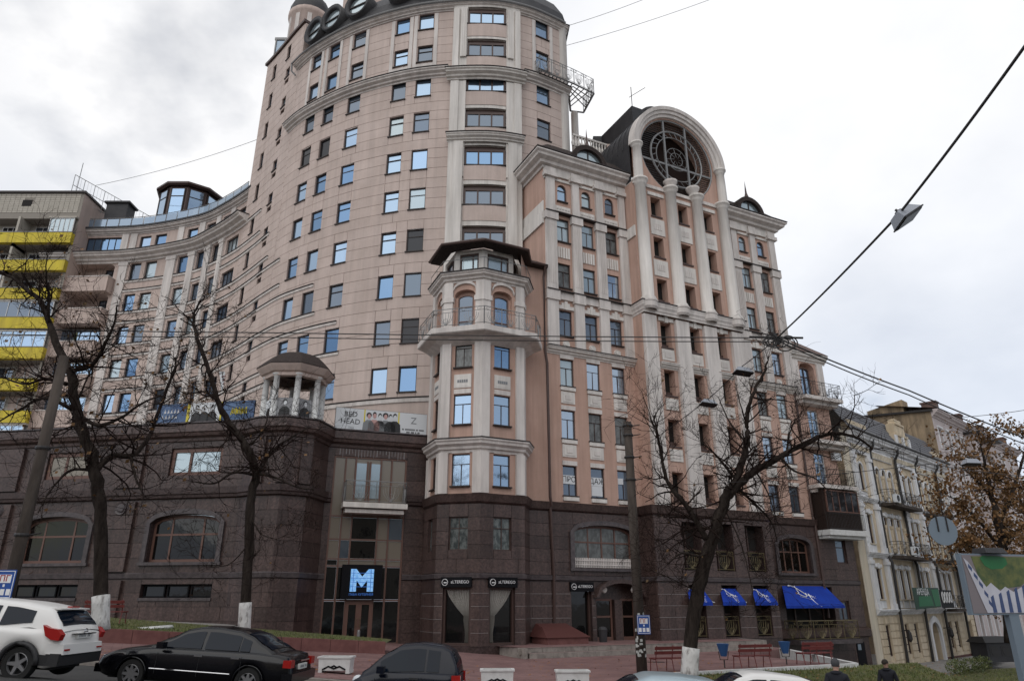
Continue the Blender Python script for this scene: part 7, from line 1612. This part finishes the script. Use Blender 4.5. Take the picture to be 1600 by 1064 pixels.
# ------------------------------------------------------------------ cars
def lerp(T_, x):
    if x <= T_[0][0]: return T_[0][1]
    for (a, p), (b, q) in zip(T_, T_[1:]):
        if x <= b:
            t = (x-a)/(b-a); t = t*t*(3-2*t)*.5+t*.5; return p+(q-p)*t
    return T_[-1][1]
def car(label, cat, loc, rz, paint, C, group="cars on the street"):
    t = thing("parked_car", label, cat, loc, rz, group); t.rotation_euler = (0, -R(C.get('pitch', 3.5)), rz); Lh = C["L"]/2; W = C["W"]/2; deck, belt, prof = C["deck"], C["belt"], C["prof"]; rw, ra, sill = C["rw"], C["ra"], C["sill"]
    xs = sorted(set([round(-Lh+C["L"]*k/70, 3) for k in range(71)])); wx = C["wx"]
    def hw(x): e = abs(x)/Lh; return W*(1-.20*max(0, (e-.72)/.28)**2.2)
    def zb(x):
        z = sill+.10*max(0, (abs(x)/Lh-.86)/.14)
        for w in wx:
            d = abs(x-w)
            if d < ra: z = max(z, rw+math.sqrt(ra*ra-d*d)*.98-.02)
        return z
    b = MB(); rings = []
    for x in xs:
        e = abs(x)/Lh; w = hw(x); zt = lerp(deck, x); z0 = min(zb(x), zt-.12); zs = min(lerp(belt, x), zt-.02); zm = z0+(zs-z0)*.5
        h = [(0, z0), (w*.80, z0), (w*.95, z0+.03), (w*1.0, zm), (w*.985, zs-.10), (w*.945, zs-.01), (w*.80, zt-.012), (w*.4, zt+.012), (0, zt+.018)]
        rings.append(b.add([(x, y, z) for y, z in h]+[(x, -y, z) for y, z in reversed(h[1:-1])]))
    n = 16
    for A, B_ in zip(rings, rings[1:]):
        for k in range(n): b.face(A+k, B_+k, B_+(k+1) % n, A+(k+1) % n)
    b.face(*range(rings[0], rings[0]+n)); b.face(*range(rings[-1]+n-1, rings[-1]-1, -1))
    part("body", b, M[paint], t, smooth=True)
    gx0, gx1 = prof[0][0], prof[-1][0]; wb = W*.90
    def yb(x, z): return (wb-.03*abs(x)/Lh)-max(0, z-lerp(belt, x))*C.get("tumble", .42)
    g_ = MB(); rings = []; N = 44
    for k in range(N+1):
        x = gx0+(gx1-gx0)*k/N; zt = lerp(prof, x); zl_ = lerp(belt, x)-.06; zt = max(zt, zl_+.05); ym = yb(x, zt-.05); en = .94 if k in (0, N) else 1
        h = [(yb(x, zl_)*en, zl_), (yb(x, (zl_+zt)/2)*en, (zl_+zt)/2), (ym*en, zt-.06), (ym*.93*en, zt-.012), (ym*.5, zt+.012), (0, zt+.02)]
        rings.append(g_.add([(x, y, z) for y, z in h]+[(x, -y, z) for y, z in reversed(h[:-1])]))
    n = 11
    for A, B_ in zip(rings, rings[1:]):
        for k in range(n-1): g_.face(A+k, B_+k, B_+k+1, A+k+1)
    part("cabin", g_, M[paint if not C.get("tridion") else C["tridion"]], t, smooth=True)
    def sidewin(xa, xb, nm="side_window"):
        for s in (1, -1):
            m = MB(); K = 10; top, bot = [], []
            for k in range(K+1):
                x = xa+(xb-xa)*k/K; zl_ = lerp(belt, x)+.035; zt = lerp(prof, x)-.10
                if zt < zl_+.01: zt = zl_+.01
                bot.append((x, s*(yb(x, zl_)+.007), zl_)); top.append((x, s*(yb(x, zt)+.007), zt))
            for k in range(K): m.poly([bot[k], bot[k+1], top[k+1], top[k]] if s < 0 else [bot[k+1], bot[k], top[k], top[k+1]])
            part(nm, m, M["carglass"], t)
    for a, c in C["side"]: sidewin(a, c)
    def screen(xa, xb, nm, f=.86):
        m = MB(); K = 6; R_ = []
        for k in range(K+1):
            x = xa+(xb-xa)*k/K; zt = lerp(prof, x); ym = yb(x, zt-.05)*f; R_.append(m.add([(x, -ym, zt+.006), (x, -ym*.5, zt+.022), (x, 0, zt+.032), (x, ym*.5, zt+.022), (x, ym, zt+.006)]))
        for A, B_ in zip(R_, R_[1:]):
            for k in range(4): m.face(A+k, B_+k, B_+k+1, A+k+1)
        part(nm, m, M["carglass"], t, smooth=True)
    screen(*C["rear"], "rear_window"); screen(*C["front"], "windscreen")
    for w in wx:
        for s in (1, -1):
            q = MB(); q.lathe([(rw*.66, -.10), (rw*.95, -.105), (rw, -.06), (rw, .06), (rw*.95, .105), (rw*.66, .10), (rw*.62, .02)], 24); o = part("wheel", q, M["tyre"], t, smooth=False, mx=Matrix.Translation((w, s*(W-.12), rw)) @ Matrix.Rotation(R(-90*s), 4, 'X'))
            q = MB(); q.lathe([(rw*.67, .085), (rw*.62, .10), (rw*.58, .05)], 20); q.lathe([(.001, .09), (rw*.16, .09), (rw*.2, .06)], 10)
            for k in range(C.get("spokes", 7)):
                a = 2*math.pi*k/C.get("spokes", 7); m = Matrix.Rotation(a, 4, 'Z'); q.hexa([m @ Vector(v) for v in ((rw*.1, -.045, .05), (rw*.62, -.03, .05), (rw*.62, .03, .05), (rw*.1, .045, .05))], [m @ Vector(v) for v in ((rw*.1, -.04, .088), (rw*.62, -.025, .095), (rw*.62, .025, .095), (rw*.1, .04, .088))])
            r_ = link("rim", q.mesh("rim", M["rim"])); r_.parent = o
            q = MB(); q.lathe([(.001, .0), (rw*.66, .0)], 16); r_ = link("brake_shadow", q.mesh("brake_shadow", M["carplastic"])); r_.parent = o
            q = MB(); q.tube([(w+ra*.97*math.cos(a), s*(hw(w)*(1.0 if C.get("clad") else .985)), rw+ra*.97*math.sin(a)) for a in [math.pi*k/12 for k in range(13)]], .055 if C.get("clad") else .02, 6); part("wheel_arch_trim", q, M["carplastic"] if C.get("clad") else M[paint], t, smooth=True)
    q = MB(); q.box(wx[0]-.05, wx[1]+.05, -W*.7, W*.7, rw*.55, sill+.28); q.box(-Lh+.25, Lh-.25, -W*.62, W*.62, sill-.04, sill+.3); part("underbody", q, M["carplastic"], t)
    for s in (1, -1):
        q = MB(); q.box(C["mir"]-.1, C["mir"]+.06, s*(W+.0) if s > 0 else -W-.2, s*(W+.0)+.2 if s > 0 else -W, lerp(belt, C["mir"])+.02, lerp(belt, C["mir"])+.16); part("wing_mirror", q, M[C.get("mirm", paint)], t)
        for x in C["handles"]: q = MB(); q.box(x-.1, x+.1, s*W*.99-.02, s*W*.99+.02, lerp(belt, x)-.13, lerp(belt, x)-.09); part("door_handle", q, M[C.get("hm", "chrome")], t)
        for x in C["seams"]:
            q = MB(); zz = lerp(belt, x); q.tube([(x, s*(hw(x)*1.0+.0015), sill+.15), (x, s*(hw(x)*1.003), (sill+zz)/2), (x+.0, s*(hw(x)*.985), zz-.08)], .006, 4); part("door_seam", q, M["carplastic"], t)
        if C.get("strip"):
            q = MB(); q.tube([(x, s*(hw(x)+.004), .47) for x in C["strip"]], .014, 4); part("side_strip", q, M["chrome"], t)
    xr = -Lh
    q = MB(); q.box(xr-.012, xr+.04, -.26, .26, C["pz"], C["pz"]+.115); part("number_plate", q, M["plate"], t); q = MB(); 
    for k in range(8): q.box(xr-.016, xr-.012, -.21+k*.055, -.18+k*.055, C["pz"]+.03, C["pz"]+.085) if k != 2 else None
    part("plate_marks", q, M["inkg"], t, stuff=True)
    return t, hw, W, Lh
SUV = dict(L=4.13, W=1.77, rw=.345, ra=.42, sill=.27, wx=(-1.28, 1.25), tumble=.34, spokes=5, clad=True, mir=.75, mirm="carwhite", hm="carwhite", handles=(.05,), seams=(-.55, .85), pz=.86,
 deck=[(-2.07, .62), (-2.03, .98), (-1.9, 1.06), (-1.5, 1.06), (.9, 1.05), (1.3, 1.0), (1.8, .88), (2.0, .72), (2.065, .5)], belt=[(-2.07, 1.0), (-1.3, 1.12), (-.6, 1.03), (.4, .98), (1.3, .94), (2.0, .8)],
 prof=[(-2.0, 1.02), (-1.86, 1.2), (-1.62, 1.42), (-1.5, 1.47), (-.8, 1.545), (-.1, 1.565), (.35, 1.53), (.75, 1.36), (1.25, 1.03)], side=[(-1.3, -.6), (-.5, .75)], rear=(-1.93, -1.66), front=(.5, 1.15))
t, hw_, W, Lh = car("white compact crossover with red tail lamps at the left edge of the street", "car", (-11.75, 17.1, -1.50), R(180), "carwhite", SUV)
for s in (1, -1):
    q = MB(); q.prism([(-1.62, 1.13), (-1.75, 1.08), (-1.95, 1.06), (-2.06, .96), (-2.03, .84), (-1.86, .85), (-1.72, .92)], s*W*.80 if s > 0 else -W*.985, s*W*.985 if s > 0 else -W*.80); part("tail_lamp", q, M["tail"], t)
q = MB(); q.box(-2.1, -1.75, -W*.93, W*.93, .34, .58); q.hexa([(-2.11, -W*.86, .34), (-1.6, -W*1.0, .34), (-1.6, W*1.0, .34), (-2.11, W*.86, .34)], [(-2.11, -W*.86, .52), (-1.6, -W*1.005, .56), (-1.6, W*1.005, .56), (-2.11, W*.86, .52)]); part("bumper_cladding", q, M["carplastic"], t)
q = MB(); q.hexa([(-2.13, -W*.84, .56), (-1.8, -W*.97, .57), (-1.8, W*.97, .57), (-2.13, W*.84, .56)], [(-2.1, -W*.84, .76), (-1.8, -W*.97, .78), (-1.8, W*.97, .78), (-2.1, W*.84, .76)]); part("rear_bumper", q, M["carwhite"], t, smooth=False)
q = MB(); q.box(-1.72, -1.62, -.16, .16, 1.475, 1.5); part("brake_lamp", q, M["tail"], t)
q = MB(); q.box(-1.73, -1.50, -W*.62, W*.62, 1.435, 1.46); part("roof_spoiler", q, M["carwhite"], t)
q = MB(); q.tube([(-2.085, .06*math.cos(a), 1.0+.06*math.sin(a)) for a in [k*.5 for k in range(14)]], .01, 4); q.box(-2.095, -2.08, -.08, .08, .99, 1.01); part("tailgate_emblem", q, M["chrome"], t)
q = MB(); q.box(-2.095, -2.03, -.42, .42, .945, .965); part("tailgate_trim", q, M["carplastic"], t)
for s in (.62, -.62): q = MB(); q.box(-2.14, -2.1, s-.09, s+.09, .64, .67); part("reflector", q, M["tail"], t)
SED = dict(L=4.8, W=1.8, rw=.32, ra=.375, sill=.22, wx=(-1.42, 1.42), tumble=.46, spokes=8, mir=.75, handles=(-.15, -1.05), seams=(.85, -.18, -1.2), strip=[-.98, -.5, 0, .5, .98], pz=.62,
 deck=[(-2.4, .5), (-2.37, .72), (-2.28, .93), (-2.0, .97), (-1.5, .98), (.9, .95), (1.4, .90), (1.9, .82), (2.25, .70), (2.36, .58), (2.4, .42)], belt=[(-2.4, .84), (-1.5, .93), (0, .92), (1.0, .90), (1.9, .8), (2.4, .62)],
 prof=[(-1.95, .97), (-1.6, 1.13), (-1.25, 1.31), (-.95, 1.39), (-.4, 1.43), (.0, 1.42), (.3, 1.36), (.7, 1.15), (1.15, .95)], side=[(-1.32, -1.08), (-1.05, -.22), (-.14, .82)], rear=(-1.82, -1.15), front=(.35, 1.02))
t, hw_, W, Lh = car("black saloon car with chrome side strip parked facing left", "car", (-7.55, 19.0, -2.0), R(176.5), "carblack", SED)
for s in (1, -1):
    q = MB(); q.box(-2.395, -2.2, s*.6 if s > 0 else -.85, s*.85 if s > 0 else -.6, .68, .84); part("tail_lamp", q, M["tail"], t)
    q = MB(); q.tube([(2.2, s*.5, .60), (2.34, s*.5, .58)], .09, 10); q.tube([(2.05, s*.70, .62), (2.24, s*.70, .60)], .08, 10); part("headlight", q, M["headl"], t)
q = MB(); q.box(-2.46, -2.2, -.84, .84, .36, .56); q.box(2.1, 2.40, -.76, .76, .3, .48); part("bumper", q, M["carblack"], t)
q = MB(); q.box(-2.44, -2.4, -.3, .3, .8, .83); part("trunk_trim", q, M["chrome"], t)
q = MB(); q.tube([(-1.9, .0, .99), (-1.75, .1, 1.35)], .008, 4); part("aerial", q, M["iron"], t)
SMT = dict(L=2.55, W=1.52, rw=.285, ra=.34, sill=.24, wx=(-.88, .93), tumble=.30, spokes=6, mir=.5, handles=(-.25,), hm="carplastic", seams=(.62, -.42), pz=.66,
 deck=[(-1.27, .5), (-1.24, .95), (-1.1, 1.0), (.6, .98), (.85, .9), (1.1, .76), (1.22, .6), (1.27, .42)], belt=[(-1.27, .98), (-.4, .96), (.5, .90), (1.0, .78), (1.27, .6)],
 prof=[(-1.22, .98), (-1.13, 1.25), (-1.0, 1.45), (-.8, 1.52), (-.3, 1.55), (.1, 1.5), (.4, 1.33), (.95, .90)], side=[(-.78, -.5), (-.45, .55)], rear=(-1.18, -1.02), front=(.15, .85))
t, hw_, W, Lh = car("small dark blue two seat car parked in the middle of the street", "car", (-2.45, 17.9, -2.43), R(178), "carblue", SMT)
for s in (1, -1):
    q = MB(); q.hexa([(-1.29, s*.5 if s > 0 else -.72, .62), (-1.1, s*.5 if s > 0 else -.74, .62), (-1.1, s*.74 if s > 0 else -.5, .62), (-1.29, s*.72 if s > 0 else -.5, .62)], [(-1.27, s*.5 if s > 0 else -.7, .96), (-1.08, s*.5 if s > 0 else -.73, .96), (-1.08, s*.73 if s > 0 else -.5, .96), (-1.27, s*.7 if s > 0 else -.5, .96)]); part("tail_lamp", q, M["tail"], t)
    q = MB(); q.sphere((1.02, s*.55, .72), .14, 10, 6, (1, .8, .8)); part("headlight", q, M["headl"], t)
    q = MB(); q.box(.55, .63, s*W*.985-.012, s*W*.985+.012, .62, .67); part("side_indicator", q, M["amber"], t)
q = MB(); q.box(-1.3, -1.1, -.7, .7, .3, .55); part("bumper", q, M["carplastic"], t)
t, *_ = car("silver blue car in the foreground of which only the roof shows", "car", (2.55, 14.4, -2.72), R(178), "carsilver", dict(SED, prof=[(-1.95, .97), (-1.6, 1.16), (-1.25, 1.36), (-.95, 1.44), (-.3, 1.48), (.1, 1.47), (.4, 1.38), (.8, 1.15), (1.2, .95)]))
t, *_ = car("pale silver car whose roof shows before the leaning tree", "car", (5.35, 17.5, -2.93), R(177), "carwhite", dict(SED, prof=[(-1.95, .97), (-1.6, 1.16), (-1.25, 1.34), (-.95, 1.41), (-.3, 1.45), (.1, 1.44), (.4, 1.36), (.8, 1.13), (1.2, .95)]))
# ------------------------------------------------------------------ people
def person(label, loc, rz, J, headm, hairkind, mats):
    """J: joints in local metres (x right, y forward, z up)"""
    t = thing("person", label, "person", loc, rz)
    V, E, Rr = [], [], []
    def v(p, r, par=None): V.append(p); Rr.append(r); (E.append((par, len(V)-1)) if par is not None else None); return len(V)-1
    pel = v(J["pel"], (.165, .12)); ab = v(J["ab"], (.165, .115), pel); chest = v(J["chest"], (.20, .13), ab); sh = v(J["sh"], (.15, .10), chest); nk = v(J["nk"], (.062, .062), sh)
    jaw = v(J["jaw"], (.072, .082), nk); hd = v(J["hd"], (.08, .098), jaw); top = v(J["top"], (.055, .07), hd)
    for s in ("l", "r"):
        sx = v(J["s"+s], (.082, .085), sh); el = v(J["e"+s], (.062, .062), sx); wr = v(J["w"+s], (.042, .042), el); ha = v(J["h"+s], (.040, .026), wr); dirv = (Vector(J["h"+s])-Vector(J["w"+s])).normalized()
        base_ = Vector(J["h"+s]); side = dirv.cross(Vector((0, 1, 0))).normalized() if abs(dirv.y) < .9 else Vector((1, 0, 0)); fw = dirv.cross(side)
        for k, (off, ln_) in enumerate(((-.03, .062), (-.01, .075), (.01, .072), (.03, .056))):
            a = v(tuple(base_+fw*off+dirv*.03), (.0115, .0115), ha); b = v(tuple(base_+fw*off+dirv*(.03+ln_*.55)+side*.008), (.010, .010), a); v(tuple(base_+fw*off+dirv*(.03+ln_)+side*.028), (.0085, .0085), b)
        a = v(tuple(base_-fw*.045-dirv*.02), (.013, .013), ha); v(tuple(base_-fw*.06+dirv*.025+side*.015), (.010, .010), a)
        hp = v(J["p"+s], (.105, .11), pel); kn = v(J["k"+s], (.072, .075), hp); an = v(J["a"+s], (.052, .055), kn); f1_ = v(J["b"+s], (.05, .042), an); v(J["t"+s], (.042, .032), f1_)
    me = bpy.data.meshes.new("body"); me.from_pydata([tuple(p) for p in V], E, []); o = bpy.data.objects.new("body", me); COL.objects.link(o)
    mod = o.modifiers.new("skin", 'SKIN'); mod.use_smooth_shade = True
    sv = me.skin_vertices[0].data if len(me.skin_vertices) else None
    if sv is None:
        bm = bmesh.new(); bm.from_mesh(me); ly = bm.verts.layers.skin.verify(); bm.verts.ensure_lookup_table()
        for i, bv in enumerate(bm.verts): bv[ly].radius = Rr[i]; bv[ly].use_root = (i == 0)
        bm.to_mesh(me); bm.free()
    else:
        for i, d in enumerate(sv): d.radius = Rr[i]; d.use_root = (i == 0)
    o.modifiers.new("sub", 'SUBSURF').levels = 2
    dg = bpy.context.evaluated_depsgraph_get(); m2 = bpy.data.meshes.new_from_object(o.evaluated_get(dg)); bpy.data.objects.remove(o)
    m2.materials.clear()
    for k in ("coat", "jeans", "skin", "carplastic"): m2.materials.append(M[mats.get(k, k)])
    hl, hr = Vector(J["hl"]), Vector(J["hr"]); nz_ = J["nk"][2]+.03; hem = J["pel"][2]-.10
    for p in m2.polygons:
        c = p.center; near = min((c-hl).length, (c-hr).length)
        p.material_index = 2 if (c.z > nz_ or near < .105) else 3 if c.z < .09 else 1 if (c.z < hem and abs(c.x) < .3) else 0; p.use_smooth = True
    b = link("body", m2, t)
    hd_ = Vector(J["hd"]); f = Vector(J["face"]).normalized(); sd_v = f.cross(Vector((0, 0, 1))).normalized(); up = sd_v.cross(f)
    q = MB(); tip = hd_+f*.115-up*.01; q.hexa([tuple(hd_+f*.085-up*.045+sd_v*a) for a in (-.018, .018)]+[tuple(tip-up*.03+sd_v*a) for a in (.012, -.012)], [tuple(hd_+f*.088+up*.03+sd_v*a) for a in (-.01, .01)]+[tuple(hd_+f*.095+up*.02+sd_v*a) for a in (.008, -.008)]); 
    for s in (-1, 1): q.sphere(tuple(hd_+sd_v*s*.083-up*.01), .028, 6, 4, (.5, 1, 1.2))
    link("face_features", q.mesh("face_features", M["skin"], True), t)
    q = MB()
    for s in (-1, 1): q.sphere(tuple(hd_+f*.086+sd_v*s*.032+up*.015), .013, 6, 4)
    q.box(-.022, .022, -.004, .004, -.004, .004, Matrix.Translation(hd_+f*.086-up*.07) @ Matrix.Rotation(math.atan2(sd_v.y, sd_v.x), 4, 'Z')); link("eyes_and_mouth", q.mesh("eyes_and_mouth", M["hair"]), t)
    q = MB(); q.sphere((0, 0, 0), 1, 16, 10); keep = MB()
    for k, vv in enumerate(q.v):
        d = Vector(vv); p = hd_+up*.045+sd_v*(d.x*.098)+f*(d.y*.112)+up*(d.z*(.10 if hairkind == "hair" else .115)); q.v[k] = tuple(p)
    fl = [fc for fc in q.f if all(((Vector(q.v[i])-hd_).dot(up) > (.035 if (Vector(q.v[i])-hd_).dot(f) > .02 else -.05)) for i in fc)]; q.f = fl; q.mi = [0]*len(fl)
    part("knit_cap" if hairkind == "cap" else "hair", q, M["cap" if hairkind == "cap" else "hair"], t, smooth=True)
    q = MB(); q.tube([(.11*math.cos(a)+J["nk"][0], .09*math.sin(a)+J["nk"][1], J["nk"][2]-.02) for a in [k*.45 for k in range(15)]], .035, 6); part("collar", q, M[mats.get("coat", "coat")], t, smooth=True)
    q = MB(); P_b = Vector(J["pel"]); A2 = [q.add([(P_b.x+w*math.cos(a), P_b.y+d*math.sin(a), P_b.z+z) for a in [k*math.pi/8 for k in range(16)]]) for w, d, z in ((.215, .155, -.16), (.21, .15, -.02), (.20, .14, .14))]
    for a, c in zip(A2, A2[1:]):
        for k in range(16): q.face(a+k, a+(k+1) % 16, c+(k+1) % 16, c+k)
    part("jacket_skirt", q, M[mats.get("coat", "coat")], t, smooth=True)
    return t
def pose(step=.2, lean=.03, swing=.2, face=(0, 1, -.05)):
    return dict(pel=(0, 0, .96), ab=(0, lean*.5, 1.12), chest=(0, lean, 1.30), sh=(0, lean, 1.44), nk=(0, lean*1.2, 1.53), jaw=(0, lean*1.3+.02, 1.60), hd=(0, lean*1.3+.015, 1.67), top=(0, lean*1.3, 1.74),
     sl=(-.19, lean, 1.43), sr=(.19, lean, 1.43), el=(-.26, lean-swing*.4, 1.16), er=(.26, lean+swing*.3, 1.16), wl=(-.27, lean-swing*.2, .91), wr=(.27, lean+swing*.9, .93), hl=(-.27, lean-swing*.1, .84), hr=(.265, lean+swing*1.05, .86),
     pl=(-.1, 0, .92), pr=(.1, 0, .92), kl=(-.1, step*.5+.03, .50), kr=(.1, -step*.3, .50), al=(-.1, step, .09), ar=(.1, -step, .10), bl=(-.1, step+.05, .045), br=(.1, -step+.05, .05), tl=(-.11, step+.17, .035), tr=(.11, -step+.17, .035), face=face)
p1 = at_ = pt(1303, 1031, 18.3); person("person in grey knit cap and dark jacket seen from behind at the lawn edge", (p1.x, p1.y, p1.z-1.78), R(-35), pose(.22, .05, .25), "skin", "cap", {})
p2 = pt(1383, 1031, 24.5); person("dark haired person in navy coat looking down by the yellow house", (p2.x, p2.y, p2.z-1.77), R(140), pose(.18, .03, .15, (.25, 1, -.45)), "skin", "hair", {})

# ------------------------------------------------------------------ houses across the street, behind the viewer (seen only in the glass)
for k, (xa, xb, hh, mm, lab) in enumerate(((-62, -24, 15, "palepink", "long pale pink house across the street behind the viewer"), (-24, 12, 11.5, "oldcream", "low cream house across the street behind the viewer"), (12, 56, 16, "tile", "tall grey tiled house across the street behind the viewer"))):
    Y0 = -24; h0 = thing("opposite_house", lab, "building", ((xa+xb)/2, Y0, -3), worldparts=True); OS = Surf([(xb, Y0), (xa, Y0)]); hs = []
    for f in range(int((hh)/3.3)):
        for j in range(int((xb-xa)/3.2)): c = 1.7+j*3.2; hs.append((c-.6, c+.6, -1.2+3.3*f, .7+3.3*f))
    q = MB(); wall(q, OS, 0, OS.L, -6, hh, hs); sbox(q, OS, 0, OS.L, hh, hh+.4, -12, .5); part("house_wall", q, M[mm], h0)
    for h in hs: window(h0, OS, (h[0]+h[1])/2, h[2], 1.2, 1.9, "dark", vs=(.5,), frame="white", d=-.12, sill=False)
